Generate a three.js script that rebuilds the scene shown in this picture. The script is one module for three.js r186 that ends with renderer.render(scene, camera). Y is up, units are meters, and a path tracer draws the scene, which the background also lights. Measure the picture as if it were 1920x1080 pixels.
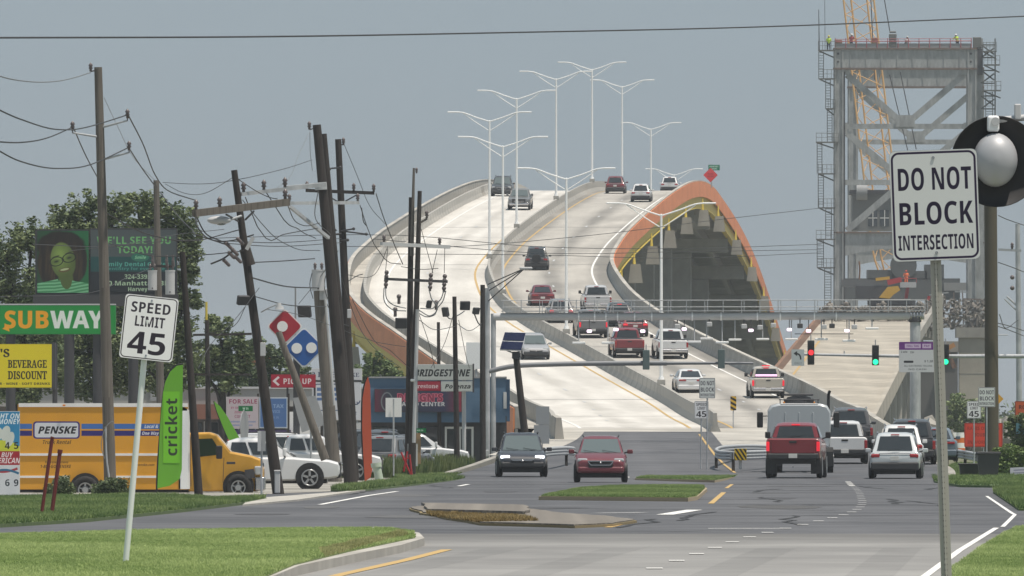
import * as THREE from 'three';
import { mergeGeometries } from 'three/addons/utils/BufferGeometryUtils.js';
import { RoundedBoxGeometry } from 'three/addons/geometries/RoundedBoxGeometry.js';
import { MarchingCubes } from 'three/addons/objects/MarchingCubes.js';

// ---------- camera, sky, sun, exposure ----------
const scene = new THREE.Scene();
const F = 22000, EYE = 1.6, PITCH = Math.atan(280 / F);           // long telephoto lens, eye height
const camera = new THREE.PerspectiveCamera(2 * Math.atan(540 / F) * 180 / Math.PI, 16 / 9, 1, 12000);
camera.position.set(0, EYE, 0); camera.rotation.set(PITCH, 0, 0);
const renderer = new THREE.WebGLRenderer({ antialias: true });
renderer.toneMapping = THREE.LinearToneMapping; renderer.toneMappingExposure = 1.1;
renderer.shadowMap.enabled = true;
{
  const w = 128, h = 64, d = new Float32Array(w * h * 4);
  const L = (a, b, t) => a + (b - a) * t;
  for (let j = 0; j < h; j++) for (let i = 0; i < w; i++) {
    const e = (j + .5) / h * 2 - 1, t = Math.max(0, e), k = (j * w + i) * 4, q = Math.pow(t, .8);
    let c = [L(.30, .30, q), L(.362, .372, q), L(.402, .45, q)];
    if (e < -.02) c = [.2, .2, .2];
    const wv = 1 + .02 * Math.sin(i / w * 6.283 * 3 + j * .3) * t;
    for (let n = 0; n < 3; n++) d[k + n] = c[n] * wv; d[k + 3] = 1;
  }
  const sky = new THREE.DataTexture(d, w, h, THREE.RGBAFormat, THREE.FloatType);
  sky.mapping = THREE.EquirectangularReflectionMapping; sky.magFilter = THREE.LinearFilter; sky.needsUpdate = true;
  scene.background = sky; scene.environment = sky;
}
const sun = new THREE.DirectionalLight(0xfff4e6, 4.25);
sun.position.set(270, 1000, -430); sun.target.position.set(0, 0, -600); sun.shadow.radius = 3; sun.castShadow = true;
sun.shadow.mapSize.set(4096, 4096); Object.assign(sun.shadow.camera, { left: -900, right: 900, top: 900, bottom: -900, near: 1, far: 3000 });
scene.add(sun, sun.target);
scene.fog = new THREE.FogExp2(0xc4ccd4, 0.00011);

// ---------- helpers ----------
let seed = 7; const rnd = () => { seed = (seed * 1664525 + 1013904223) >>> 0; return seed / 4294967296; };
const rr = (a, b) => a + (b - a) * rnd();
const V = (x, y, z) => new THREE.Vector3(x, y, z);
const cP = Math.cos(PITCH), sP = Math.sin(PITCH);
function P(px, py, d) {                                            // a point of the place seen at this pixel, d metres ahead
  const u = (px - 960) / F, v = (540 - py) / F, y = v * cP + sP, z = cP - v * sP;
  return V(u / z * d, EYE + y / z * d, -d);
}
function G(px, py, h = 0) {                                        // the point of the level ground at this pixel
  const v = (540 - py) / F, d = (h - EYE) * (cP - v * sP) / (v * cP + sP); return P(px, py, d).setY(h);
}
const used = {};
function numbered(n) { if (used[n] === undefined) { used[n] = 0; return n; } used[n]++; return n + '_' + String(used[n]).padStart(3, '0'); }
function thing(name, label, category, pos = V(0, 0, 0), group) {
  const o = new THREE.Group(); o.name = numbered(name); o.position.copy(pos); scene.add(o);
  o.userData = { label, category }; if (group) o.userData.group = group; return o;
}
function struct(o) { o.userData.kind = 'structure'; return o; }
const mats = {};
function mat(name, c, rough = .7, metal = 0, extra) {
  if (mats[name]) return mats[name];
  const m = new THREE.MeshPhysicalMaterial({ roughness: rough, metalness: metal, side: THREE.DoubleSide, ...extra });
  if (Array.isArray(c)) m.color.setRGB(...c); else if (c !== undefined && c !== null) m.color.set(c);
  m.name = name; return mats[name] = m;
}
function boxUV(g) {
  const p = g.attributes.position, n = g.attributes.normal, uv = new Float32Array(p.count * 2);
  for (let i = 0; i < p.count; i++) {
    const ax = Math.abs(n.getX(i)), ay = Math.abs(n.getY(i)), az = Math.abs(n.getZ(i));
    let a, b; if (ay >= ax && ay >= az) { a = p.getX(i); b = p.getZ(i); } else if (ax > az) { a = p.getZ(i); b = p.getY(i); } else { a = p.getX(i); b = p.getY(i); }
    uv[2 * i] = a; uv[2 * i + 1] = b;
  }
  g.setAttribute('uv', new THREE.BufferAttribute(uv, 2));
}
function M(name, geos, material, parent, o = {}) {                 // merge geometries into one named mesh under parent
  if (!Array.isArray(geos)) geos = [geos];
  let g = mergeGeometries(geos.map(q => { let r = q.index ? q.toNonIndexed() : q.clone(); for (const k of Object.keys(r.attributes)) if (!['position', 'normal', 'uv'].includes(k)) r.deleteAttribute(k); r.morphAttributes = {}; if (!r.attributes.uv) r.setAttribute('uv', new THREE.BufferAttribute(new Float32Array(r.attributes.position.count * 2), 2)); return r; }));
  if (parent && parent !== scene && !o.local) { let a = parent, s = V(0, 0, 0), loc = false; while (a && a !== scene) { if (a.userData.loc) loc = true; s.add(a.position); a = a.parent; } if (!loc) g.translate(-s.x, -s.y, -s.z); }
  if (!o.uv) boxUV(g);
  const m = new THREE.Mesh(g, material); m.castShadow = m.receiveShadow = true;
  m.name = (!parent || parent === scene) ? numbered(name) : name; (parent || scene).add(m); return m;
}
function tag(o, label, category, group, kind) { if (label) o.userData.label = label; if (category) o.userData.category = category; if (group) o.userData.group = group; if (kind) o.userData.kind = kind; return o; }
function box(w, h, d, x = 0, y = 0, z = 0, ry = 0, rz = 0, rx = 0) { const g = new THREE.BoxGeometry(w, h, d); if (rx) g.rotateX(rx); if (rz) g.rotateZ(rz); if (ry) g.rotateY(ry); return g.translate(x, y, z); }
function rbox(w, h, d, r, x = 0, y = 0, z = 0) { return new RoundedBoxGeometry(w, h, d, 2, r).translate(x, y, z); }
function rod(a, b, r0, r1 = r0, n = 8) {
  const d = b.clone().sub(a), g = new THREE.CylinderGeometry(r1, r0, d.length(), n);
  g.applyQuaternion(new THREE.Quaternion().setFromUnitVectors(V(0, 1, 0), d.clone().normalize()));
  const c = a.clone().add(b).multiplyScalar(.5); return g.translate(c.x, c.y, c.z);
}
function beam(a, b, w, h) {                                        // rectangular bar from a to b
  const d = b.clone().sub(a), g = new THREE.BoxGeometry(w, h, d.length());
  const m = new THREE.Matrix4().lookAt(a, b, Math.abs(d.x) + Math.abs(d.z) < 1e-6 ? V(0, 0, 1) : V(0, 1, 0)); g.applyMatrix4(m);
  const c = a.clone().add(b).multiplyScalar(.5); return g.translate(c.x, c.y, c.z);
}
function tube(pts, r, n = 6, seg) { return new THREE.TubeGeometry(new THREE.CatmullRomCurve3(pts), seg || pts.length * 5, r, n, false); }
function quad(a, b, c, d) {
  const g = new THREE.BufferGeometry(); g.setAttribute('position', new THREE.BufferAttribute(new Float32Array([a, b, c, a, c, d].flatMap(v => [v.x, v.y, v.z])), 3));
  g.setAttribute('uv', new THREE.BufferAttribute(new Float32Array([0, 0, 1, 0, 1, 1, 0, 0, 1, 1, 0, 1]), 2)); g.computeVertexNormals(); return g;
}
function sphere(r, x, y, z, a = 12, b = 8) { return new THREE.SphereGeometry(r, a, b).translate(x, y, z); }
function prism(shapePts, depth) { const s = new THREE.Shape(shapePts.map(p => new THREE.Vector2(p[0], p[1]))); return new THREE.ExtrudeGeometry(s, { depth, bevelEnabled: false }); }
function rrect(w, h, r) { const s = new THREE.Shape(), x = -w / 2, y = -h / 2; s.moveTo(x + r, y); s.lineTo(x + w - r, y); s.quadraticCurveTo(x + w, y, x + w, y + r); s.lineTo(x + w, y + h - r); s.quadraticCurveTo(x + w, y + h, x + w - r, y + h); s.lineTo(x + r, y + h); s.quadraticCurveTo(x, y + h, x, y + h - r); s.lineTo(x, y + r); s.quadraticCurveTo(x, y, x + r, y); return s; }
function flat(pts, y) {                                            // level sheet with this outline (world x,z)
  const g = new THREE.ShapeGeometry(new THREE.Shape(pts.map(p => new THREE.Vector2(p.x, -p.z)))); g.rotateX(-Math.PI / 2); return g.translate(0, y, 0);
}
function slab(pts, y0, y1) { const g = new THREE.ExtrudeGeometry(new THREE.Shape(pts.map(p => new THREE.Vector2(p.x, -p.z))), { depth: y1 - y0, bevelEnabled: false }); g.rotateX(-Math.PI / 2); return g.translate(0, y0, 0); }
function curve(tab) {                                              // smooth function through [[z, value], ...]
  const n = tab.length, s = tab.map((_, i) => { const a = tab[Math.max(0, i - 1)], b = tab[Math.min(n - 1, i + 1)]; return (b[1] - a[1]) / (b[0] - a[0]); });
  return z => {
    if (z <= tab[0][0]) return tab[0][1] + s[0] * (z - tab[0][0]); if (z >= tab[n - 1][0]) return tab[n - 1][1] + s[n - 1] * (z - tab[n - 1][0]);
    let i = 0; while (z > tab[i + 1][0]) i++;
    const h = tab[i + 1][0] - tab[i][0], t = (z - tab[i][0]) / h, t2 = t * t, t3 = t2 * t;
    return (2 * t3 - 3 * t2 + 1) * tab[i][1] + (t3 - 2 * t2 + t) * h * s[i] + (-2 * t3 + 3 * t2) * tab[i + 1][1] + (t3 - t2) * h * s[i + 1];
  };
}
function sweep(section, xf, yf, z0, z1, step = 6) {                // sweep a closed outline (u right, v up) along a rail
  const n = Math.max(1, Math.ceil((z1 - z0) / step)), m = section.length, pos = [];
  const ring = i => { const z = z0 + (z1 - z0) * i / n; return section.map(q => V(xf(z) + q[0], yf(z) + q[1], -z)); };
  let a = ring(0); const push = (...v) => v.forEach(q => pos.push(q.x, q.y, q.z));
  const cap = (r, fl) => { for (const t of THREE.ShapeUtils.triangulateShape(section.map(q => new THREE.Vector2(q[0], q[1])), [])) fl ? push(r[t[0]], r[t[2]], r[t[1]]) : push(r[t[0]], r[t[1]], r[t[2]]); };
  cap(a, false);
  for (let i = 1; i <= n; i++) { const b = ring(i); for (let k = 0; k < m; k++) { const l = (k + 1) % m; push(a[k], b[k], b[l], a[k], b[l], a[l]); } a = b; }
  cap(a, true);
  const g = new THREE.BufferGeometry(); g.setAttribute('position', new THREE.BufferAttribute(new Float32Array(pos), 3)); g.computeVertexNormals(); return g;
}
function strip(xa, xb, yf, z0, z1, step = 6, nx = 1) {             // a sheet between two rails; uv: u across 0..1, v metres along
  const n = Math.max(1, Math.ceil((z1 - z0) / step)), pos = [], uv = [];
  for (let i = 0; i < n; i++) for (let k = 0; k < nx; k++) {
    const za = z0 + (z1 - z0) * i / n, zb = z0 + (z1 - z0) * (i + 1) / n, q = (z, t) => { pos.push(xa(z) + (xb(z) - xa(z)) * t, yf(z, t), -z); uv.push(t, z); };
    const t0 = k / nx, t1 = (k + 1) / nx; q(za, t0); q(za, t1); q(zb, t1); q(za, t0); q(zb, t1); q(zb, t0);
  }
  const g = new THREE.BufferGeometry(); g.setAttribute('position', new THREE.BufferAttribute(new Float32Array(pos), 3)); g.setAttribute('uv', new THREE.BufferAttribute(new Float32Array(uv), 2)); g.computeVertexNormals(); return g;
}
// ---------- procedural textures ----------
function noiseGrid(n, oct, sd) {                                   // tileable value noise 0..1
  const out = new Float32Array(n * n); let s = sd; const r = () => { s = (s * 1664525 + 1013904223) >>> 0; return s / 4294967296; };
  let amp = 1, tot = 0, f = 4;
  for (let o = 0; o < oct; o++) {
    const g = Float32Array.from({ length: f * f }, r);
    for (let j = 0; j < n; j++) for (let i = 0; i < n; i++) {
      const x = i / n * f, y = j / n * f, a = x | 0, b = y | 0, u = x - a, v = y - b, w = u * u * (3 - 2 * u), e = v * v * (3 - 2 * v), a1 = (a + 1) % f, b1 = (b + 1) % f;
      out[j * n + i] += amp * ((g[b * f + a] * (1 - w) + g[b * f + a1] * w) * (1 - e) + (g[b1 * f + a] * (1 - w) + g[b1 * f + a1] * w) * e);
    }
    tot += amp; amp *= .6; f = Math.min(n, f * 2);
  }
  for (let i = 0; i < out.length; i++) out[i] /= tot; return out;
}
function texOf(n, fn, metres, mz) {                                // fn(i, j) gives linear rgb; stored as sRGB bytes
  const d = new Uint8Array(n * n * 4), e = x => 255 * Math.pow(Math.min(1, Math.max(0, x)), 1 / 2.2);
  for (let j = 0; j < n; j++) for (let i = 0; i < n; i++) { const c = fn(i, j), k = (j * n + i) * 4; d[k] = e(c[0]); d[k + 1] = e(c[1]); d[k + 2] = e(c[2]); d[k + 3] = 255; }
  const t = new THREE.DataTexture(d, n, n, THREE.RGBAFormat); t.wrapS = t.wrapT = THREE.RepeatWrapping; t.magFilter = THREE.LinearFilter; t.minFilter = THREE.LinearMipmapLinearFilter; t.generateMipmaps = true;
  t.colorSpace = THREE.SRGBColorSpace; t.repeat.set(1 / metres, 1 / (mz || metres)); t.needsUpdate = true; return t;
}
const N1 = noiseGrid(256, 6, 11), N2 = noiseGrid(256, 4, 23), N3 = noiseGrid(256, 7, 5);
const mixc = (a, b, t) => { t = Math.min(1, Math.max(0, t)); return [a[0] + (b[0] - a[0]) * t, a[1] + (b[1] - a[1]) * t, a[2] + (b[2] - a[2]) * t]; };
const at2 = (N, i, j) => N[((j & 255) << 8) + (i & 255)];
const noisy = (a, b, metres, mz, k = 1.6) => texOf(256, (i, j) => mixc(a, b, (at2(N1, i, j) - .5) * k * 1.3 + .5 + (at2(N3, i * 3, j * 3) - .5) * .8), metres, mz);
const T = {
  asphaltPale: noisy([.20, .198, .195], [.31, .307, .30], 19, 37),
  asphalt: texOf(256, (i, j) => { const v = .5 + (at2(N2, i, j) - .5) * 1.5 + (at2(N3, i * 5, j * 5) - .5) * .9; return mixc([.058, .061, .070], [.120, .123, .134], v); }, 23, 31),
  concrete: noisy([.36, .345, .315], [.52, .5, .455], 17, 23),
  concreteOld: noisy([.26, .25, .225], [.40, .385, .345], 13, 19),
  barrier: noisy([.30, .295, .275], [.47, .455, .42], 4, 4),
  deckNew: texOf(256, (i, j) => { const u = i / 256, k = .5 + .5 * Math.cos((u - .5) * 6.283 * 4), v = .62 + (at2(N2, i, j) - .5) * 1.1 + (at2(N3, i * 3, j) - .5) * .5 - .28 * k; return mixc([.46, .445, .415], [.71, .692, .655], v); }, 1, 60),
  deckWorn: texOf(256, (i, j) => { const u = i / 256, k = Math.pow(.5 + .5 * Math.cos((u - .06) * 6.283 * 2.3), 2), v = .66 + (at2(N2, i >> 1, j) - .5) * 1.1 + (at2(N3, i * 3, j) - .5) * .4 - .6 * k; return mixc([.215, .205, .19], [.51, .487, .445], v); }, 1, 70),
  dirt: noisy([.09, .1, .05], [.2, .19, .12], 7, 11),
  lawn: texOf(256, (i, j) => { const v = .5 + (at2(N1, i, j) - .5) * 1.4 + (at2(N3, i * 7, j * 7) - .5) * .9; return mixc([.10, .15, .04], [.22, .28, .09], v); }, 5, 9),
  lawnFar: texOf(256, (i, j) => { const v = .5 + (at2(N1, i, j) - .5) * 1.6 + (at2(N3, i * 7, j * 7) - .5) * .7; return mixc([.05, .10, .028], [.15, .20, .06], v); }, 6, 14),
  wood: texOf(256, (i, j) => { const v = .5 + (at2(N3, i * 4, j >> 2) - .5) * 1.8 + (at2(N1, i, j) - .5) * .7; return mixc([.016, .013, .012], [.05, .041, .037], v); }, .7, 3),
  woodPale: texOf(256, (i, j) => { const v = .5 + (at2(N3, i * 4, j >> 2) - .5) * 1.8 + (at2(N1, i, j) - .5) * .7; return mixc([.085, .075, .065], [.20, .18, .155], v); }, .7, 3),
  steel: noisy([.25, .265, .27], [.43, .45, .455], 3, 6, 1.2),
  galv: noisy([.36, .38, .40], [.52, .54, .56], 1.1, 2),
  orange: texOf(256, (i, j) => mixc([.62, .2, .075], [.84, .31, .125], .55 + (at2(N1, i, j >> 3) - .5) * 1.5 + (at2(N3, i * 2, j) - .5) * .7), 24, 3),
  debris: noisy([.10, .09, .08], [.32, .29, .25], 3, 3, 2.4),
  rust: noisy([.16, .08, .045], [.34, .2, .13], 2, 2),
};
const C = {
  asphaltPale: mat('pale asphalt', 0xffffff, .85, 0, { map: T.asphaltPale }), asphaltMid: [.9, .8, .7, .62].map((k, i) => mat('mid asphalt ' + i, [k, k, k], .85, 0, { map: T.asphaltPale })), asphalt: mat('asphalt', 0xffffff, .82, 0, { map: T.asphalt }), concrete: mat('concrete', 0xffffff, .85, 0, { map: T.concrete }), concreteOld: mat('weathered concrete', 0xffffff, .88, 0, { map: T.concreteOld }),
  barrier: mat('barrier concrete', 0xffffff, .85, 0, { map: T.barrier }), deckNew: mat('pale deck concrete', 0xffffff, .85, 0, { map: T.deckNew }), deckWorn: mat('worn deck concrete', 0xffffff, .85, 0, { map: T.deckWorn }),
  dirt: mat('dirt', 0xffffff, .95, 0, { map: T.dirt }), lawn: mat('lawn', 0xffffff, .95, 0, { map: T.lawn }), lawnFar: mat('verge', 0xffffff, .95, 0, { map: T.lawnFar }),
  wood: mat('tarred wood', 0xffffff, .85, 0, { map: T.wood }), woodPale: mat('grey wood', 0xffffff, .85, 0, { map: T.woodPale }), steel: mat('painted steel', 0xffffff, .6, 0, { map: T.steel }),
  galv: mat('galvanised steel', 0xffffff, .55, .1, { map: T.galv }), zinc: mat('weathered zinc', [.42, .41, .37], .7), tan: mat('tan kerb', [.36, .29, .19], .9), pier: mat('pier concrete', [.95, 1, 1.06], .88, 0, { map: T.concreteOld }), debris: mat('mixed debris', 0xffffff, .9, 0, { map: T.debris }), flange: mat('brown flange', [.17, .13, .11], .8), rust: mat('rusty iron', 0xffffff, .85, 0, { map: T.rust }),
  white: mat('white paint', [.78, .78, .77], .5), lineWhite: mat('road paint white', [.76, .76, .74], .7), lineYellow: mat('road paint yellow', [.5, .34, .13], .7), lampWhite: mat('pale galvanised pole', [.84, .86, .87], .5, 0),
  blackDull: mat('sun faded black', [.04, .04, .043], .7), black: mat('black plastic', [.018, .018, .02], .5), dark: mat('dark grey', [.05, .05, .055], .6), tyre: mat('tyre rubber', [.018, .018, .019], .85), wire: mat('cable', [.035, .035, .037], .6), wirePale: mat('aluminium cable', [.22, .23, .24], .5, .3),
  glass: mat('dark glass', [.018, .022, .024], .06, 0, { clearcoat: 1, clearcoatRoughness: .03 }), glassPale: mat('windscreen glass', [.10, .125, .125], .07, 0, { clearcoat: 1, clearcoatRoughness: .03 }),
  chrome: mat('chrome', [.62, .62, .63], .18, 1), rim: mat('alloy rim', [.42, .43, .44], .3, .8), porcelain: mat('insulator', [.12, .1, .1], .35), grey: mat('mid grey', [.27, .28, .29], .6), greyPale: mat('pale grey', [.5, .51, .52], .55),
  orange: mat('orange fascia paint', 0xffffff, .6, 0, { map: T.orange }), yellow: mat('yellow girder paint', [.60, .47, .07], .55), sheet: mat('bare aluminium', [.38, .39, .4], .45, .4), red: mat('red paint', [.4, .02, .025], .4),
};
for (const k of ['concrete', 'concreteOld', 'barrier', 'asphalt', 'wood', 'woodPale', 'rust']) { C[k].bumpMap = C[k].map; C[k].bumpScale = .006; }
function canvas(w, h, draw) { const c = document.createElement('canvas'); c.width = w; c.height = h; const x = c.getContext('2d'); draw(x, w, h); const t = new THREE.CanvasTexture(c); t.colorSpace = THREE.SRGBColorSpace; return t; }
function print(t, rough = .5, extra) { return new THREE.MeshPhysicalMaterial({ map: t, roughness: rough, side: THREE.DoubleSide, ...extra }); }
function text(x, s, px, py, size, color, o = {}) { x.save(); x.translate(px, py); if (o.rot) x.rotate(o.rot); x.scale(o.sx || 1, 1); x.font = `${o.style || 'bold'} ${size}px ${o.font || 'sans-serif'}`; x.fillStyle = color; x.textAlign = o.align || 'center'; x.textBaseline = 'middle'; x.fillText(s, 0, 0); x.restore(); }
function fit(x, s, px, py, size, width, color, o = {}) { x.font = `${o.style || 'bold'} ${size}px ${o.font || 'sans-serif'}`; const w = x.measureText(s).width; text(x, s, px, py, size, color, { ...o, sx: width / w }); }
// ---------- ground, roads, islands ----------
{
  const g = new THREE.PlaneGeometry(9000, 9000, 1, 1).rotateX(-Math.PI / 2).translate(0, -.03, -3500);
  struct(M('ground', g, C.dirt));
}
const deckY = curve([[395, 0], [435, .05], [480, .35], [520, .8], [560, 1.4], [600, 2.05], [660, 2.75], [720, 3.9], [760, 5.55], [805, 7.8], [875, 11.4], [940, 15.0], [1005, 18.65], [1076, 22.5], [1130, 25.0], [1165, 26.1], [1195, 26.5], [1225, 26.25], [1300, 23.8], [1375, 20.4], [1450, 16.4], [1560, 10.2]]);
const medX = curve([[500, 9.8], [600, 10.2], [660, 9.95], [720, 9.16], [760, 6.9], [805, 3.73], [840, 1.2], [875, -.68], [910, -1.6], [940, -1.8], [970, -1.0], [1005, .4], [1076, 4.05], [1150, 7.85], [1225, 11.5], [1300, 15.4], [1375, 19], [1560, 27]]);
const wL = curve([[560, 8], [600, 8.2], [720, 9.7], [805, 10.3], [875, 10.1], [940, 9.4], [1100, 9.4], [1560, 9.4]]);
const wLo = curve([[560, 9.6], [600, 10], [720, 11.8], [805, 11.8], [875, 11.5], [940, 11.0], [1100, 11.1], [1560, 11.1]]);
const wR = curve([[500, 7.4], [600, 7.7], [720, 9.1], [805, 9.1], [875, 9.8], [940, 9.8], [1560, 9.9]]);
const leftX = z => medX(z) - wL(z), outX = z => medX(z) - wLo(z), rightX = z => medX(z) + wR(z);
const leftEdge = [[-300, 1002], [0, 992], [160, 981], [340, 962], [450, 950], [560, 940], [660, 925], [760, 913], [880, 900]].map(p => G(...p));
const rightEdge = [[1760, 903], [1800, 918], [1850, 938], [1905, 965], [1885, 985], [1740, 1080], [1560, 1300]].map(p => G(...p));
{
  struct(M('road', strip(z => -14 - z * .02, z => 13 + z * .012, () => .006, 60, 440, 10, 8), C.asphalt));
  struct(M('worn_road', strip(z => -14, z => 16, () => .008, 60, 168, 10, 8), C.asphaltPale)); C.asphaltMid.forEach((m, i) => struct(M('worn_road', strip(z => -14, z => 16, () => .0078 - i * .0003, 166 + i * 6, 176 + i * 6, 10, 8), m)));
  // side street on the right and its apron
  struct(M('side_street', flat([G(1905, 966), G(2100, 966), G(2100, 992), G(1880, 992)], .01), C.asphalt));
  // ramp up to the bridge
  const xl = curve([[397, -2.0], [430, -1.8], [503, .5], [560, 2.7], [600, 3.4]]), xr = curve([[397, 14.4], [430, 15.6], [480, 17.4], [525, 17.6], [600, 17.9]]);
  const y = z => Math.max(deckY(z), 0) + .012;
  struct(M('road_ramp', [strip(z => xl(z) - 1, z => medX(z) - .2, y, 397, 596, 8, 4), strip(z => medX(z) - .2, z => xr(z) + .3, y, 397, 545, 8, 4)], C.asphalt));
  struct(M('concrete_approach', [strip(z => medX(z) - .2, z => xr(z) + .3, y, 545, 600, 8, 4), strip(z => xl(z) - 2.2, z => xl(z) + (z - 520) * .006, z => y(z) + .004, 520, 596, 8), strip(z => xl(z) - 2.2, z => medX(z), z => y(z) + .004, 588, 600, 8, 4)], C.concrete));
  // side walls of the ramp
  struct(M('ramp_embankment', [sweep([[-.3, -.02], [-.3, -4], [0, -4], [0, -.02]], z => xl(z) - 1.6, y, 425, 600), sweep([[-.05, -.02], [-.05, -4], [.3, -4], [.3, -.02]], z => xr(z) + .3, y, 425, 600)], C.concreteOld));
  // parking lot on the left
  struct(M('parking_lot', flat([G(-900, 936), G(0, 936), G(330, 934), G(640, 921), G(760, 905), V(-4, 0, -470), V(-4, 0, -620), V(-60, 0, -620)], .012), C.concreteOld));
  // painted markings
  const line = (name, pts, w, m, y0 = .014) => { const g = []; for (let i = 0; i < pts.length - 1; i++) { const a = pts[i], b = pts[i + 1], d = b.clone().sub(a).setY(0).normalize(), n = V(-d.z, 0, d.x).multiplyScalar(w / 2); const Y = q => q.clone().setY(q.y + y0); g.push(quad(Y(a.clone().add(n)), Y(b.clone().add(n)), Y(b.clone().sub(n)), Y(a.clone().sub(n)))); } return struct(M(name, g, m)); };
  line('edge_line', [G(1700, 1108), G(1740, 1078), G(1800, 1033), G(1868, 991)], .1, C.lineWhite);
  line('edge_line', [G(1880, 989), G(1903, 966), G(1897, 963), G(1850, 931)], .08, C.lineWhite);
  line('edge_line', [G(1746, 908), G(1741, 893), G(1752, 884)], .16, C.lineWhite);
  line('edge_line', [G(600, 947), G(690, 930), G(745, 922)], .14, C.lineWhite);
  line('edge_line', [G(860, 912), G(930, 899), G(1010, 886)], .16, C.lineWhite);
  line('stop_line', [G(1328, 992), G(1480, 992)], .5, C.lineWhite); line('stop_line', [G(1246, 966), G(1302, 957)], .35, C.lineWhite); line('stop_line', [G(1122, 963), G(1208, 962)], .3, C.lineWhite);
  line('stop_line', [G(430, 1003), G(700, 990)], .3, C.lineWhite); line('stop_line', [G(480, 998), G(620, 994)], .2, C.lineWhite);
  line('yellow_line', [G(600, 1090), G(640, 1079), G(760, 1052), G(838, 1032)], .16, C.lineYellow); line('yellow_line', [G(1140, 990), G(1182, 980)], .14, C.lineYellow); line('yellow_line', [G(1333, 945), G(1357, 924)], .14, C.lineYellow); line('yellow_line', [G(1362, 916), G(1375, 907)], .12, C.lineYellow);
  const lane = curve([[120, .75], [135, 1.41], [185, 3.7], [251, 7.3], [320, 9.5], [391, 11.3], [470, 13], [600, 14]]);
  let z = 127.5; while (z < 420) { const a = V(lane(z), deckY(z) + .008, -z), b = V(lane(z + 3), deckY(z + 3) + .008, -z - 3); line('lane_dash', [a, b], .2, C.lineWhite); const q = z + 5.6; line('lane_dash', [V(lane(q) - .1, .006, -q), V(lane(q) + .1, .006, -q)].map(v => v), .7, C.lineWhite); z += 8.9; }
  for (let k = 0; k < 6; k++) { const q = 440 + k * 24; const xa = curve([[440, 5.4], [500, 7.0], [560, 5.4]]); line('lane_dash', [V(4.3 + (q - 440) * .006, deckY(q) + .012, -q), V(4.3 + (q - 437) * .006, deckY(q + 3) + .012, -q - 3)], .22, C.lineWhite); }
  line('yellow_line', [460, 490, 520, 550, 580].map(q => V(medX(q) - .9, Math.max(deckY(q), .01) + .012, -q)), .11, C.lineYellow);
}
{ // worn tarmac: patches, sealed cracks and tyre tracks
  seed = 909; const dk = mat('bitumen seal', [.028, .028, .03], .7), patch = [mat('dark patch', [.066, .068, .075], .85), mat('grey patch', [.105, .107, .112], .9), mat('brown stain', [.08, .08, .082], .9)];
  const lane = curve([[60, -2.6], [120, .75], [135, 1.41], [185, 3.7], [251, 7.3], [320, 9.5], [391, 11.3]]);
  for (let i = 0; i < 14; i++) { const z = rr(190, 390), x = lane(z) + rr(-13, 2), w = rr(.3, 1.3), l = rr(2, 9), n = 9, p = []; for (let k = 0; k < n; k++) { const a = k / n * 6.283; p.push(V(x + Math.cos(a) * w * rr(.7, 1.1), 0, -z + Math.sin(a) * l * rr(.7, 1.1))); } struct(M('tarmac_patch', flat(p, .0095 + i * .0002), patch[i % 3])); }
  for (let i = 0; i < 34; i++) { const z = rr(196, 390), x = lane(z) + rr(-15, 3), along = rnd() < .3; let p = V(x, 0, -z); const w = rr(.03, .09), q = [p.clone()]; for (let k = 0; k < 7; k++) { p = p.clone().add(along ? V(rr(-.25, .35), 0, -rr(2, 5)) : V(rr(.5, 1.1), 0, rr(-1.2, 1.2))); q.push(p); }
    const g = []; for (let k = 0; k < 7; k++) { const d = q[k + 1].clone().sub(q[k]).normalize(), m = V(-d.z, 0, d.x).multiplyScalar(along ? w : w * 2.4), Y = v => v.clone().setY(.0135); g.push(quad(Y(q[k].clone().add(m)), Y(q[k + 1].clone().add(m)), Y(q[k + 1].clone().sub(m)), Y(q[k].clone().sub(m)))); } struct(M('sealed_crack', g, dk)); }
  for (const o of [-3.0, -1.3, .9, 2.7]) struct(M('tyre_track', strip(z => lane(z) + o - .28, z => lane(z) + o + .28, () => .0088, 90, 172, 8), mat('tyre track', [.88, .88, .88], .8, 0, { map: T.asphaltPale })));
}
const blade = (() => {                                             // a clump of grass blades
  const g = []; for (let i = 0; i < 7; i++) { const a = rr(0, 6.28), r = rr(0, .05), x = Math.cos(a) * r, z = Math.sin(a) * r, h = rr(.6, 1), l = rr(-.5, .5) * h, q = rr(-.5, .5) * h, w = .12; g.push(quad(V(x - w, 0, z), V(x + w, 0, z), V(x + l + .01, h, z + q), V(x + l - .01, h, z + q))); }
  return mergeGeometries(g);
})();
function inside(p, poly) { let c = false; for (let i = 0, j = poly.length - 1; i < poly.length; j = i++) if ((poly[i].z > p.z) !== (poly[j].z > p.z) && p.x < (poly[j].x - poly[i].x) * (p.z - poly[i].z) / (poly[j].z - poly[i].z) + poly[i].x) c = !c; return c; }
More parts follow.
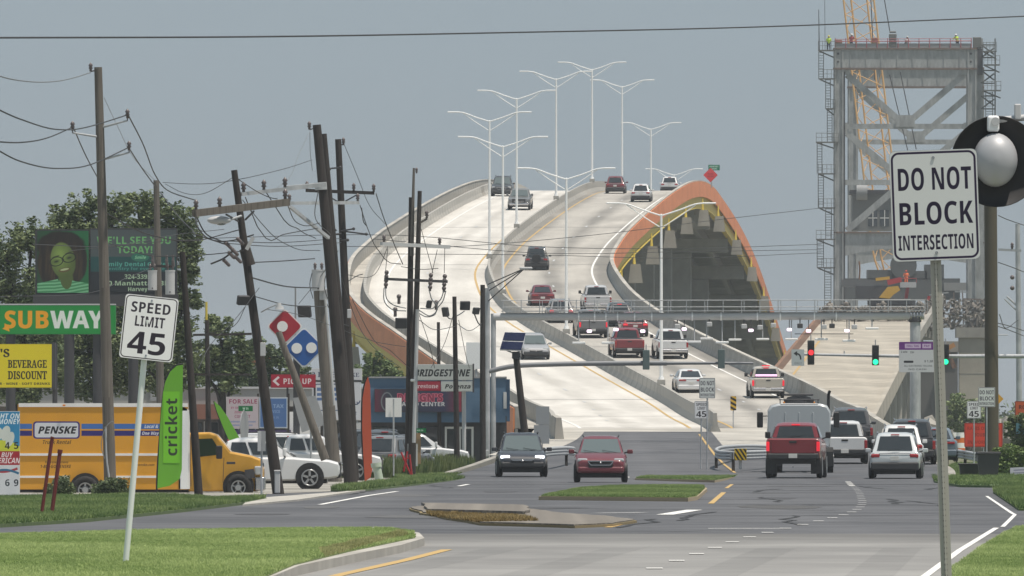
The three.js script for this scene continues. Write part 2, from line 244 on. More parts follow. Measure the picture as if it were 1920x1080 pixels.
function grass(name, label, poly, n, y, size, h, tones) {
  const m = mat('grass blades', 0xffffff, .9); const im = new THREE.InstancedMesh(blade, m, n), o = new THREE.Object3D(), col = new THREE.Color();
  const bx = new THREE.Box3().setFromPoints(poly); let k = 0;
  for (let t = 0; t < n * 30 && k < n; t++) {
    const p = V(rr(bx.min.x, bx.max.x), 0, rr(bx.min.z, bx.max.z)); if (!inside(p, poly)) continue;
    const v = at2(N1, (p.x * 21) | 0, (p.z * 9) | 0); o.position.set(p.x, y, p.z); o.rotation.set(0, rr(0, 6.28), 0); const s = rr(.7, 1.3); o.scale.set(size * s, h * s * (.6 + v), size * s); o.updateMatrix(); im.setMatrixAt(k, o.matrix);
    const c = mixc(tones[0], tones[1], (v - .5) * 2.2 + .5 + rr(-.3, .3)); im.setColorAt(k, col.setRGB(...c)); k++;
  }
  im.count = k; im.name = numbered(name); im.castShadow = im.receiveShadow = true; scene.add(im); tag(im, label, 'grass', null, 'stuff'); return im;
}
function inset(poly, d) { const c = V(0, 0, 0); poly.forEach(p => c.add(p)); c.multiplyScalar(1 / poly.length); return poly.map(p => { const q = c.clone().sub(p); q.z *= .35; q.normalize(); return p.clone().add(q.multiplyScalar(d)); }); }
const GT = [[.25, .34, .115], [.50, .59, .25]], GF = [[.10, .165, .055], [.26, .33, .125]];
{
  const near = [G(-500, 1019), G(0, 1018), G(240, 1012), G(500, 1007), G(740, 1006), G(786, 1013), G(796, 1024), G(752, 1038), G(680, 1053), G(560, 1080), G(380, 1160), G(-900, 1300)];
  struct(M('median_kerb', slab(near, -.02, .12), C.concrete)); const q = inset(near, .28);
  struct(M('median_lawn', slab(q, .1, .135), C.lawn)); grass('median_grass', 'short sunlit grass on the near median around the leaning speed sign', q, 110000, .13, .055, .04, GT);
  const rough = (p, a) => { seed = 31; const o = []; p.forEach((v, i) => { const n = p[(i + 1) % p.length]; for (let k = 0; k < 4; k++) { const q = v.clone().lerp(n, k / 4); o.push(q.add(V(rr(-a, a), 0, rr(-a, a) * 4))); } }); return o; };
  grass('dry_grass', 'straw coloured ragged grass along the tip of the near median kerb', [G(610, 1064), G(700, 1040), G(765, 1022), G(755, 1014), G(690, 1030), G(600, 1052)], 5000, .13, .06, .055, [[.27, .27, .11], [.5, .48, .23]]);
  const isl = [G(770, 957), G(800, 953), G(985, 959), G(1060, 968), G(1150, 974), G(1188, 981), G(1150, 988), G(1080, 991), G(900, 986), G(790, 966)]; { const r = rough(isl, .07); isl.length = 0; isl.push(...r); }
  struct(M('island_kerb', slab(isl, -.02, .05), mat('faded kerb paint', [.23, .18, .09], .9))); struct(M('traffic_island', slab(inset(isl, .12), .04, .075), C.debris));
  struct(M('island_kerb', slab(rough(inset([G(790, 953), G(985, 957), G(998, 966), G(985, 971), G(800, 966)], .1), .05), .06, .13), C.debris)); grass('dry_grass', 'dry brown grass tufts along the edge of the broken traffic island', [G(800, 968), G(960, 974), G(1010, 984), G(900, 986), G(810, 974)], 2600, .06, .09, .07, [[.2, .14, .05], [.36, .27, .12]]);
  const i3 = [G(1010, 938), G(1085, 922), G(1140, 918), G(1318, 917), G(1326, 922), G(1308, 938), G(1290, 941)];
  struct(M('grass_island_kerb', slab(i3, -.02, .1), C.tan)); const q3 = inset(i3, .22); struct(M('grass_island', slab(q3, .08, .115), C.lawn));
  grass('island_grass', 'green grass on the middle traffic island', q3, 14000, .11, .1, .05, GF);
  const i4 = [G(1190, 902), G(1225, 893), G(1260, 885), G(1400, 879), G(1402, 888), G(1380, 899), G(1340, 906)];
  struct(M('grass_island_kerb', slab(i4, -.02, .1), C.tan)); const q4 = inset(i4, .22); struct(M('grass_island', slab(q4, .08, .115), C.lawn));
  grass('island_grass', 'green grass on the far traffic island in front of the guardrail', q4, 12000, .11, .1, .06, GF);
  const vl = [G(-300, 940), G(0, 937), G(330, 935), G(400, 940), G(500, 938), G(450, 948), G(335, 962), G(160, 980), G(0, 990), G(-300, 1001)];
  struct(M('left_verge', slab(vl, -.02, .07), C.lawnFar)); grass('verge_grass', 'darker green grass verge in front of the yellow box truck', vl, 42000, .06, .1, .09, GF);
  const v2 = [G(620, 922), G(760, 905), V(-5, 0, -470), V(-3.2, 0, -560), V(-1.6, 0, -520), V(-2.4, 0, -440), G(875, 900), G(760, 913), G(660, 924)];
  struct(M('roadside_verge', slab(v2, -.02, .06), C.lawnFar)); grass('tall_grass', 'tall unmown grass beside the white pickup and steel signal pole', [V(-8, 0, -445), V(-3.6, 0, -450), V(-1.6, 0, -500), V(-2.2, 0, -540), V(-6.5, 0, -530)], 9000, .05, .25, .62, [[.06, .10, .03], [.19, .22, .08]]);
  grass('verge_grass', 'grass strip along the left kerb below the orange banner', v2, 14000, .06, .13, .15, GF);
  struct(M('pavement', [slab([G(470, 938), G(640, 925), G(720, 916), G(660, 925), G(560, 940), G(455, 950)], -.02, .05)], C.concrete));
  const nr = [G(1786, 1084), G(1850, 1034), G(1905, 1002), G(2000, 995), G(2100, 1100), G(2100, 1300), G(1620, 1300)];
  struct(M('right_lawn', slab(nr, -.02, .1), C.lawn)); grass('right_grass', 'sunlit grass in the lower right corner beside the perforated sign post', nr, 70000, .1, .055, .045, GT);
  const vr = [G(1745, 893), G(1752, 906), G(1800, 914), G(1870, 915), G(1960, 917), G(2050, 900), G(2050, 872), G(1790, 872)];
  struct(M('right_verge', slab(vr, -.02, .08), C.lawnFar)); grass('verge_grass', 'grass verge around the wheelie bins on the right', vr, 16000, .07, .12, .12, GF);
  const vr2 = [G(1862, 925), G(1910, 958), G(2000, 958), G(2000, 917), G(1880, 918)];
  struct(M('right_verge', slab(vr2, -.02, .05), C.lawnFar)); grass('verge_grass', 'worn grass corner between the kerb lines on the right', vr2, 9000, .04, .1, .15, GF);
}
// ---------- the new bridge ----------
const B0 = 600, B1 = 1540;
const bridge = thing('concrete_bridge', 'tall curving concrete bridge with orange and yellow painted edges carrying traffic', 'bridge', V(9, 0, -600));
{
  const dy = k => z => deckY(z) + k;
  M('deck', strip(leftX, medX, z => deckY(z), B0, B1, 6, 2), C.deckNew, bridge, { uv: 1 });
  M('deck', strip(medX, rightX, z => deckY(z), B0, B1, 6, 2), C.deckWorn, bridge, { uv: 1 });
  M('shared_path', strip(outX, leftX, z => deckY(z), B0, B1, 6), C.concrete, bridge);
  M('deck_slab', [sweep([[-.1, -.02], [-.1, -.35], [.1, -.35], [.1, -.02]], outX, deckY, B0, B1), sweep([[-.1, -.02], [-.1, -.35], [.1, -.35], [.1, -.02]], rightX, deckY, B0, B1), strip(outX, rightX, z => deckY(z) - .3, B0, B1, 6)], C.pier, bridge);
  M('median_barrier', sweep([[-.3, 0], [-.13, .35], [-.09, .95], [.09, .95], [.13, .35], [.3, 0]], medX, deckY, B0 - 12, B1), C.barrier, bridge);
  M('inner_barrier', sweep([[-.2, 0], [-.14, .92], [.08, .92], [.12, .35], [.25, 0]], leftX, deckY, B0 - 25, B1), C.barrier, bridge);
  M('barrier_end', sweep([[-.2, 0], [-.14, 1.05], [.12, 1.05], [.25, 0]], z => leftX(z) + (575 - z) * .02, deckY, B0 - 34, B0 - 25), C.concrete, bridge);
  M('outer_parapet', sweep([[-.05, 0], [-.05, 1.05], [.2, 1.05], [.24, 0]], outX, deckY, B0, B1), C.barrier, bridge);
  M('right_parapet', sweep([[-.32, 0], [-.17, .35], [-.12, .93], [.1, .93], [.1, 0]], rightX, deckY, B0 - 80, B1), C.barrier, bridge);
  M('parapet_coping', [sweep([[-.16, .93], [-.16, 1.03], [.13, 1.03], [.13, .93]], rightX, deckY, B0 - 80, B1), sweep([[-.08, 1.05], [-.08, 1.13], [.24, 1.13], [.24, 1.05]], outX, deckY, B0, B1)], C.concrete, bridge);
  M('orange_fascia', [sweep([[-.06, 1.03], [-.14, 1.03], [-.14, -.62], [-.06, -.62]], outX, deckY, B0, B1), sweep([[.11, .92], [.2, .92], [.2, -.62], [.11, -.62]], rightX, deckY, B0 + 20, B1)], C.orange, bridge);
  const gird = (o, m) => [sweep([[o - .02, -.35], [o - .02, -1.75], [o + .02, -1.75], [o + .02, -.35]], medX, deckY, B0 + 60, B1), sweep([[o - .25, -1.75], [o - .25, -1.82], [o + .25, -1.82], [o + .25, -1.75]], medX, deckY, B0 + 60, B1)];
  const girdE = (f, s) => [sweep([[s * .55, -.35], [s * .55, -1.7], [s * .6, -1.7], [s * .6, -.35]], f, deckY, B0, B1), sweep([[s * .35, -1.7], [s * .35, -1.78], [s * .85, -1.78], [s * .85, -1.7]], f, deckY, B0, B1)];
  M('yellow_girder', girdE(z => outX(z) - .45, 1), C.yellow, bridge); M('yellow_girder', girdE(z => rightX(z) + .35, -1), C.yellow, bridge);
  for (const o of [-7, -3.5, 0, 3.5, 6.5]) M('girder', gird(o), C.grey, bridge);
  // edge lines on the deck
  const ln = (f, z0, z1, m, n) => M(n, strip(z => f(z) - .08, z => f(z) + .08, z => deckY(z) + .012, z0, z1, 6), m, bridge);
  ln(z => medX(z) - 1.1, B0, B1, C.lineYellow, 'yellow_line'); ln(z => medX(z) + 1.1, B0, B1, C.lineYellow, 'yellow_line'); ln(z => rightX(z) - 1.6, B0, B1, C.lineWhite, 'edge_line'); ln(z => leftX(z) + 1.5, B0, B1, C.lineWhite, 'edge_line');
  for (let z = 640; z < 1180; z += 24.4) { ln(z2 => medX(z2) - 4.9, z, z + 3, C.greyPale, 'lane_dash'); }
  for (let z = 640; z < 1180; z += 24.4) { ln(z2 => medX(z2) + 4.8, z, z + 3, C.greyPale, 'lane_dash'); }
  for (const z of [604, 662, 720, 805, 880, 950, 1030, 1110]) M('expansion_joint', strip(outX, rightX, z2 => deckY(z2) + .008, z, z + .35, 1), C.dark, bridge);
  // piers
  for (const z of [690, 730, 770, 810, 850, 885, 922, 960, 998, 1037, 1076, 1118, 1165, 1215, 1270, 1325, 1380, 1440, 1500]) {
    const a = outX(z) + .5, b = rightX(z) - .35, y = deckY(z) - 1.8, c = (a + b) / 2; if (y < 1.6) continue;
    const h = Math.min(1.5, y), cap = new THREE.Shape([[a, y], [b, y], [b + .0, y - h], [a, y - h]].map(q => new THREE.Vector2(q[0], q[1])));
    M('pier_cap', new THREE.ExtrudeGeometry(cap, { depth: 1.7, bevelEnabled: false }).translate(0, 0, -z - .85), C.pier, bridge);
    const blk = x => prism([[-.62, 0], [.62, 0], [.42, 1.6], [-.42, 1.6]], 1.5).translate(x, y - 1.75, -z - .75 + .9);
    M('bearing_block', blk(b + .95), C.concrete, bridge); M('bearing_block', blk(a - 1.0), C.concrete, bridge);
    const st = x => new THREE.CylinderGeometry(.06, .2, 1.2, 4).rotateY(.78).translate(x, y + .4, -z + .9);
    M('bearing_stiffener', st(b + .85), C.yellow, bridge); M('bearing_stiffener', st(a - .9), C.yellow, bridge);
    if (y - h > .5) { const w = (b - a) * .66, x = c - .5; M('pier_wall', rbox(w, y - h + .3, 1.4, .2, x, (y - h - .3) / 2, -z), C.pier, bridge); }
  }
  // retaining wall panels under the low end
  for (let z = 604; z < 700; z += 8) { const x = outX(z + 4) + .3, y = deckY(z + 4) - .6; M('wall_panel', box(.25, y, 7.9, x, y / 2, -z - 4, Math.atan((outX(z + 8) - outX(z)) / -8)), C.concreteOld, bridge); const x2 = rightX(z + 4) - .3; M('wall_panel', box(.25, y, 7.9, x2, y / 2, -z - 4, Math.atan((rightX(z + 8) - rightX(z)) / -8)), C.concreteOld, bridge); }
}
function lamp(z, h, i) {
  const p = V(medX(z), deckY(z) + .95, -z);
  const o = thing('street_lamp', `pale twin-armed street lamp on the bridge median, ${['nearest', 'second nearest', 'third nearest', 'fourth nearest', 'fifth nearest', 'sixth nearest', 'at the crest, its top the highest', 'first one beyond the crest', 'second one beyond the crest', 'third one beyond the crest'][i]}`, 'street lamp', p, 'street lamps along the bridge median');
  o.userData.loc = true;
  M('base_block', rbox(.5, .35, .5, .03, 0, .12, 0), C.barrier, o); M('base_plate', new THREE.CylinderGeometry(.16, .19, .18, 10).translate(0, .38, 0), C.lampWhite, o);
  M('pole', new THREE.CylinderGeometry(.075, .115, h - .3, 10).translate(0, (h - .3) / 2 + .3, 0), C.lampWhite, o);
  for (const s of [-1, 1]) {
    const a = M('arm', [tube([V(0, h - .05, 0), V(s * 1.1, h + .3, 0), V(s * 2.1, h + .66, 0), V(s * 2.6, h + .72, 0)], .052, 6), tube([V(0, h - .8, 0), V(s * 1.1, h - .1, 0), V(s * 2.1, h + .6, 0)], .034, 5)], C.lampWhite, o);
    M('lamp_head', rbox(.85, .1, .3, .045, s * 2.95, h + .72, 0), C.lampWhite, a);
  }
  M('cap', sphere(.07, 0, h, 0, 8, 5), C.lampWhite, o);
}
[[720, 10.4], [805, 10.6], [875, 10.95], [940, 11], [1005, 11], [1076, 11], [1150, 11], [1225, 11], [1300, 11], [1375, 11]].forEach(([z, h], i) => lamp(z, h, i));
// ---------- vehicles ----------
const paints = {};
function paint(c) { const k = c.join(); return paints[k] || (paints[k] = new THREE.MeshPhysicalMaterial({ color: new THREE.Color().setRGB(...c), roughness: .42, clearcoat: .8, clearcoatRoughness: .08, side: THREE.DoubleSide })); }
const C2 = { tail: mat('tail lamp', [.35, .008, .012], .2, 0, { clearcoat: 1 }), tailOn: mat('lit tail lamp', [.5, .01, .015], .2, 0, { emissive: new THREE.Color(1, .03, .06), emissiveIntensity: .55 }), head: mat('headlamp', [.55, .57, .58], .1, .3, { clearcoat: 1 }), headOn: mat('lit headlamp', [.8, .8, .85], .2, 0, { emissive: new THREE.Color(.8, .85, 1), emissiveIntensity: 2.2 }), amber: mat('amber lamp', [.7, .25, .03], .3), plate: mat('number plate', [.62, .62, .6], .5), trim: mat('bumper plastic', [.03, .031, .034], .6), silver: mat('bright trim', [.5, .5, .52], .25, .9), pink: mat('lit light bar', [.9, .6, .8], .3, 0, { emissive: new THREE.Color(1, .55, .85), emissiveIntensity: .9 }) };
function loft(rings, caps = true) {                                // rings: arrays of equal length points
  const pos = [], n = rings[0].length, p = (...v) => v.forEach(q => pos.push(q.x, q.y, q.z));
  for (let i = 0; i < rings.length - 1; i++) for (let k = 0; k < n; k++) { const l = (k + 1) % n, a = rings[i], b = rings[i + 1]; p(a[k], b[k], b[l], a[k], b[l], a[l]); }
  if (caps) for (const [r, f] of [[rings[0], 0], [rings[rings.length - 1], 1]]) { const c = V(0, 0, 0); r.forEach(q => c.add(q)); c.multiplyScalar(1 / n); for (let k = 0; k < n; k++) { const l = (k + 1) % n; f ? p(c, r[l], r[k]) : p(c, r[k], r[l]); } }
  const g = new THREE.BufferGeometry(); g.setAttribute('position', new THREE.BufferAttribute(new Float32Array(pos), 3)); g.computeVertexNormals();
  return g;
}
function smooth(g, deg = 38) {                                     // average normals of faces that meet at less than deg
  const p = g.attributes.position, fn = [], map = new Map(), key = i => `${Math.round(p.getX(i) * 500)},${Math.round(p.getY(i) * 500)},${Math.round(p.getZ(i) * 500)}`;
  const a = V(), b = V(), c = V(); for (let i = 0; i < p.count; i += 3) { a.fromBufferAttribute(p, i); b.fromBufferAttribute(p, i + 1); c.fromBufferAttribute(p, i + 2); const n = b.clone().sub(a).cross(c.clone().sub(a)); const w = n.length(); fn.push([n.normalize(), w]); for (let k = 0; k < 3; k++) { const q = key(i + k); (map.get(q) || map.set(q, []).get(q)).push(i / 3); } }
  const N = new Float32Array(p.count * 3), cs = Math.cos(deg * Math.PI / 180);
  for (let i = 0; i < p.count; i++) { const f = fn[(i / 3) | 0][0], s = V(); for (const t of map.get(key(i))) if (fn[t][1] > 1e-9 && fn[t][0].dot(f) > cs) s.addScaledVector(fn[t][0], fn[t][1]); if (s.lengthSq() < 1e-12) s.copy(f); s.normalize(); N.set([s.x, s.y, s.z], i * 3); }
  g.setAttribute('normal', new THREE.BufferAttribute(N, 3)); return g;
}
function bodyRing(z, hw, y0, y1, r) {                              // rounded section, shoulders drawn in a little
  const o = [], top = hw - .05; const add = (x, y) => o.push(V(x, y, z));
  const half = [[hw * .9, y0], [hw * .985, y0 + r * .8], [hw, (y0 + y1) * .5], [hw * .992, y1 - r], [top - r * .3, y1 - r * .25], [top - r * 1.2, y1]];
  for (const q of half) add(q[0], q[1]); for (const q of half.slice().reverse()) add(-q[0], q[1]); return o;
}
// kinds: rear is at +z, front at -z
const KINDS = {
  suv: { L: 4.6, W: 1.85, H: 1.68, belt: .98, hood: 1.0, sill: .31, rb: 2.22, rt: 1.75, ft: -.35, fb: -1.2, nose: .72, wr: .345, ax: [-1.42, 1.38], tails: 'corner' },
  bigsuv: { L: 5.2, W: 2.0, H: 1.9, belt: 1.12, hood: 1.14, sill: .32, rb: 2.54, rt: 2.25, ft: -.4, fb: -1.2, nose: .9, wr: .39, ax: [-1.65, 1.55], tails: 'tall' },
  sedan: { L: 4.7, W: 1.82, H: 1.44, belt: .92, hood: .86, sill: .2, rb: 1.75, rt: .95, ft: -.45, fb: -1.3, nose: .6, wr: .325, ax: [-1.4, 1.4], tails: 'bar' },
  pickup: { L: 5.75, W: 2.02, H: 1.92, belt: 1.22, hood: 1.18, sill: .42, rb: .75, rt: .58, ft: -.75, fb: -1.45, nose: .9, wr: .40, ax: [-1.95, 1.75], tails: 'tall' },
  small: { L: 5.3, W: 1.9, H: 1.78, belt: 1.1, hood: 1.06, sill: .38, rb: .55, rt: .4, ft: -.7, fb: -1.4, nose: .85, wr: .37, ax: [-1.75, 1.6], tails: 'tall' },
  single: { L: 5.4, W: 2.0, H: 1.8, belt: 1.14, hood: 1.1, sill: .4, rb: .05, rt: -.02, ft: -.75, fb: -1.5, nose: .85, wr: .39, ax: [-1.9, 1.65], tails: 'tall' },
};
function car(kind, color, label, category, o = {}) {
  const K = { ...KINDS[kind], ...o.dim }, { L, W, H } = K, hw = W / 2, P1 = paint(color), rearZ = L / 2, t = thing({ suv: 'parked_suv', bigsuv: 'large_suv', sedan: 'sedan_car', pickup: 'pickup_truck', small: 'pickup_truck', single: 'pickup_truck' }[kind].replace('parked_suv', 'suv_car'), label, category, V(0, 0, 0), o.group);
  t.userData.loc = true; t.rotation.order = 'YXZ';
  const pk = kind === 'pickup' || kind === 'small' || kind === 'single', y0 = K.sill, bt = K.belt, hd = K.hood, bed = pk ? bt + .03 : bt;
  const trunk = kind === 'sedan' ? bt + .03 : bed;
  const R = pk ? .07 : .1;
  const st = pk ? [[rearZ, .97, y0 + .16, bed - .04], [rearZ - .04, .985, y0 + .1, bed], [rearZ - .4, 1, y0 + .02, bed], [K.rb + .05, 1, y0, bed], [0, 1, y0 - .06, bt], [K.fb, 1, y0 - .06, bt - .01], [K.fb - .2, 1, y0 - .03, hd], [-L / 2 + .35, .99, y0, hd - .06], [-L / 2 + .06, .96, y0 + .05, hd - .14], [-L / 2, .9, y0 + .12, hd - .26]]
    : [[rearZ, .86, y0 + .22, trunk - .14], [rearZ - .05, .94, y0 + .14, trunk - .05], [rearZ - .22, .985, y0 + .04, trunk], [rearZ - .8, 1, y0, bt + .01], [0, 1, y0 - .03, bt], [K.fb + .1, 1, y0 - .03, bt - .02], [K.fb - .15, .995, y0, hd], [-L / 2 + .5, .97, y0, hd - .08], [-L / 2 + .12, .92, y0 + .04, hd - .2], [-L / 2 + .02, .84, y0 + .1, K.nose - .05], [-L / 2, .78, y0 + .16, K.nose - .12]];
  M('body', smooth(loft(st.map(s => bodyRing(s[0], hw * s[1], s[2], s[3], R))), 42), P1, t);
  // cabin
  const a = hw - (pk ? .1 : .09), b = hw - (pk ? .27 : .27), yb = bt - .03, y1 = H - .09;
  const ring = (z, hb, ht, y, cr = 1, yb2 = yb) => [V(hb, yb2, z), V(hb * .55 + ht * .45, yb2 + (y - yb2) * .5, z), V(ht + .02, y - .03, z), V(ht - .05, y + .045 * cr, z), V(ht - .28, y + .085 * cr, z), V(-ht + .28, y + .085 * cr, z), V(-ht + .05, y + .045 * cr, z), V(-ht - .02, y - .03, z), V(-hb * .55 - ht * .45, yb2 + (y - yb2) * .5, z), V(-hb, yb2, z)];
  const flatR = (z, h) => [V(h, yb, z), V(h, yb + .004, z), V(h * .97, yb + .008, z), V(h * .93, yb + .01, z), V(h * .7, yb + .012, z), V(-h * .7, yb + .012, z), V(-h * .93, yb + .01, z), V(-h * .97, yb + .008, z), V(-h, yb + .004, z), V(-h, yb, z)];
  const mid = (K.rt + K.ft) / 2;
  M('cabin', smooth(loft([flatR(K.rb, a - .03), ring(K.rt, a - .02, b - .02, y1 - .045, .3), ring(K.rt - .3, a, b, y1 - .01), ring(mid, a, b, y1 + .01), ring(K.ft + .2, a, b, y1 - .01), ring(K.ft, a, b - .01, y1 - .045, .3), flatR(K.fb, a - .02)], false), 40), o.roof ? paint(o.roof) : P1, t);
  const pane = (p, u0, u1, v0, v1, n, off = .012) => { const f = (u, v) => { const lo = p[0].clone().lerp(p[1], u), hi = p[3].clone().lerp(p[2], u); return lo.lerp(hi, v).addScaledVector(n, off); }; return quad(f(u0, v0), f(u1, v0), f(u1, v1), f(u0, v1)); };
  const nrm = p => p[1].clone().sub(p[0]).cross(p[3].clone().sub(p[0])).normalize();
  const rear = [V(-a + .03, yb, K.rb), V(a - .03, yb, K.rb), V(b - .02, y1 - .03, K.rt), V(-b + .02, y1 - .03, K.rt)], front = [V(a - .02, yb, K.fb), V(-a + .02, yb, K.fb), V(-b, y1 - .03, K.ft), V(b, y1 - .03, K.ft)];
  M('rear_window', pane(rear, .09, .91, pk ? .12 : .14, .93, nrm(rear), .035), C.glass, t);
  M('windscreen', pane(front, .045, .955, .06, .96, nrm(front), .03), o.coming ? C.glassPale : C.glass, t);
  for (const s of [-1, 1]) {
    const q = [V(s * a, yb, K.rb - .02), V(s * a, yb, K.fb + .02), V(s * b, y1 - .02, K.ft), V(s * b, y1 - .02, K.rt)], n = V(s, .3, 0).normalize();
    const cuts = kind === 'single' ? [[.12, .78]] : pk ? [[.1, .4], [.45, .82]] : [[.1, .3], [.34, .56], [.6, .84]];
    for (const [u0, u1] of cuts) M('side_window', pane(q, u0, u1, .16, .9, n, .035), C.glass, t);
    const ms = M('mirror', rbox(.2, pk ? .24 : .15, .1, .035, s * (hw + .12), bt + (pk ? .14 : .06), K.fb + .28), o.coming || !pk ? P1 : C.black, t); M('mirror_arm', beam(V(s * (hw - .1), bt, K.fb + .26), V(s * (hw + .06), bt + .05, K.fb + .28), .05, .05), C.black, ms);
    // wheels
    for (const z of K.ax) {
      M('wheel_arch', new THREE.CylinderGeometry(K.wr + .08, K.wr + .08, .06, 22).rotateZ(Math.PI / 2).translate(s * (hw - .022), K.wr + .02, z), C.black, t);
      const wh = M('wheel', [new THREE.TorusGeometry(K.wr - .085, .09, 8, 22).rotateY(Math.PI / 2).scale(1.25, 1, 1).translate(s * (hw - .075), K.wr, z), new THREE.CylinderGeometry(K.wr - .02, K.wr - .02, .2, 22).rotateZ(Math.PI / 2).translate(s * (hw - .075), K.wr, z)], C.tyre, t);
      const sp = []; for (let i = 0; i < 5; i++) { const an = i * 1.2566; sp.push(beam(V(s * (hw + .025), K.wr, z), V(s * (hw + .025), K.wr + Math.cos(an) * (K.wr - .1), z + Math.sin(an) * (K.wr - .1)), .03, .07)); }
      M('rim', [new THREE.TorusGeometry(K.wr - .12, .025, 6, 20).rotateY(Math.PI / 2).translate(s * (hw + .025), K.wr, z), ...sp], C.rim, wh);
    }
    const tm = o.brake ? C2.tailOn : C2.tail, hm = o.lights ? C2.headOn : C2.head;
    if (K.tails === 'tall') M('tail_light', rbox(.13, .36, .09, .03, s * (hw - .08), bed - .3, rearZ - .03), tm, t);
    else if (K.tails === 'bar') M('tail_light', rbox(.46, .11, .1, .04, s * (hw - .36), trunk - .16, rearZ - .03), tm, t);
    else M('tail_light', rbox(.34, .15, .2, .05, s * (hw - .24), bt - .13, rearZ - .09), tm, t);
    const hl = K.tails === 'tall' ? rbox(.3, .18, .14, .04, s * (hw - .24), hd - .28, -L / 2 + .1) : rbox(.36, .13, .3, .05, s * (hw - .27), hd - .26, -L / 2 + .2);
    M('headlight', hl, hm, t);
    M('fog_light', rbox(.13, .09, .05, .02, s * (hw - .3), y0 + .22, -L / 2 + .04), C2.head, t);
    if (!pk && kind !== 'sedan') M('roof_rail', tube([V(s * (b - .03), y1 + .04, K.rt - .15), V(s * (b - .01), y1 + .09, K.rt - .35), V(s * (b - .01), y1 + .09, K.ft + .4), V(s * (b - .03), y1 + .05, K.ft + .2)], .02, 5), o.coming ? C.black : C2.silver, t);
    M('door_handle', rbox(.03, .03, .18, .01, s * (hw + .005), bt - .14, .35), pk ? C.black : P1, t);
  }
  M('rear_bumper', rbox(W * (pk ? .96 : .94), pk ? .24 : .3, .24, .07, 0, y0 + (pk ? .14 : .16), rearZ - .06), pk ? (o.chrome ? C2.silver : C2.trim) : kind === 'sedan' ? P1 : C2.trim, t);
  M('front_bumper', rbox(W * .9, .24, .3, .09, 0, y0 + .14, -L / 2 + .12), pk ? (o.chrome ? C2.silver : C2.trim) : o.bump ? P1 : C2.trim, t);
  const gr = M('grille', rbox(pk ? 1.25 : .86, pk ? .36 : .3, .1, .04, 0, pk ? hd - .32 : K.nose - .2, -L / 2 + .03), C.black, t);
  M('grille_surround', [beam(V(-.45, K.nose - .07, -L / 2 - .03), V(.45, K.nose - .07, -L / 2 - .03), .03, .035), beam(V(-.34, y0 + .3, -L / 2 - .03), V(.34, y0 + .3, -L / 2 - .03), .03, .03), beam(V(-.45, K.nose - .07, -L / 2 - .03), V(-.34, y0 + .3, -L / 2 - .03), .03, .03), beam(V(.45, K.nose - .07, -L / 2 - .03), V(.34, y0 + .3, -L / 2 - .03), .03, .03)], C2.silver, gr);
  M('number_plate', rbox(.32, .16, .02, .008, 0, pk ? y0 + .16 : kind === 'sedan' ? .62 : bt - .22, rearZ + (pk ? .065 : .045)), C2.plate, t);
  if (pk) {
    M('tailgate', rbox(W * .8, .52, .05, .02, 0, bed - .29, rearZ + .012), P1, t); M('tailgate_handle', rbox(.28, .08, .03, .015, 0, bed - .13, rearZ + .035), C.black, t);
    M('bed_cover', box(W - .24, .03, rearZ - K.rb - .25, 0, bed + .012, (rearZ + K.rb) / 2 + .05), C2.trim, t);
  } else M('hatch_seam', rbox(W * .62, .03, .03, .012, 0, bt - .05, rearZ - .005), kind === 'sedan' ? P1 : C2.silver, t);
  M('brake_light', rbox(.32, .05, .06, .02, 0, y1 - (pk ? .0 : .0), K.rt + (pk ? .0 : .05)), o.brake ? C2.tailOn : C2.tail, t);
  if (o.coming) { M('emblem', sphere(.05, 0, K.nose - .13, -L / 2 - .03, 8, 6).scale(1, 1, 1), C2.silver, t); M('wiper', [beam(V(-.6, yb + .05, K.fb - .03), V(-.05, yb + .14, K.fb + .1), .015, .015), beam(V(.05, yb + .05, K.fb - .03), V(.6, yb + .14, K.fb + .1), .015, .015)], C.black, t); }
  else M('wiper', beam(V(-.25, yb + .1, K.rb + .02), V(.2, yb + .16, K.rb), .015, .015), C.black, t);
  M('underbody', box(W * .8, .2, L * .86, 0, y0 - .04, 0), C.black, t);
  if (o.extra) o.extra(t, K, hw, rearZ, bed, y1);
  return t;
}
const slope = (f, z) => (f(z + 3) - f(z - 3)) / 6;
function onDeck(t, px, py, K, coming, z0 = 480, z1 = 1195, yawAdd = 0) {  // stand a vehicle on the carriageway seen at this pixel
  let lo = z0, hi = z1; const sy = z => { const dy = Math.max(0, deckY(z)) + .012 - EYE; return 820 - dy / z * F; };
  for (let i = 0; i < 50; i++) { const m = (lo + hi) / 2; sy(m) > py ? lo = m : hi = m; }
  put(t, lo, (px - 960) * lo / F, coming, yawAdd);
}
function put(t, z, x, coming, yawAdd = 0) {
  const L2 = 2.6, zc = z + L2, sx = slope(medX, zc), sy = slope(deckY, zc); t.position.set(x + sx * L2, Math.max(0, deckY(zc)) + .012, -zc);
  t.rotation.y = -Math.atan(sx) + (coming ? Math.PI : 0) + yawAdd; t.rotation.x = Math.atan(sy) * (coming ? -1 : 1); return t;
}
function onFlat(t, px, py, yaw) { onDeck(t, px, py, 0, false, 150, 600); t.rotation.y = yaw; return t; }
const WHITE = [.66, .67, .68], SILVER = [.34, .35, .37], BLACK = [.022, .023, .027], RED = [.2, .01, .02], MAROON = [.14, .012, .022], CHAMP = [.46, .43, .37], GREY = [.16, .165, .175], DGREY = [.06, .062, .068];
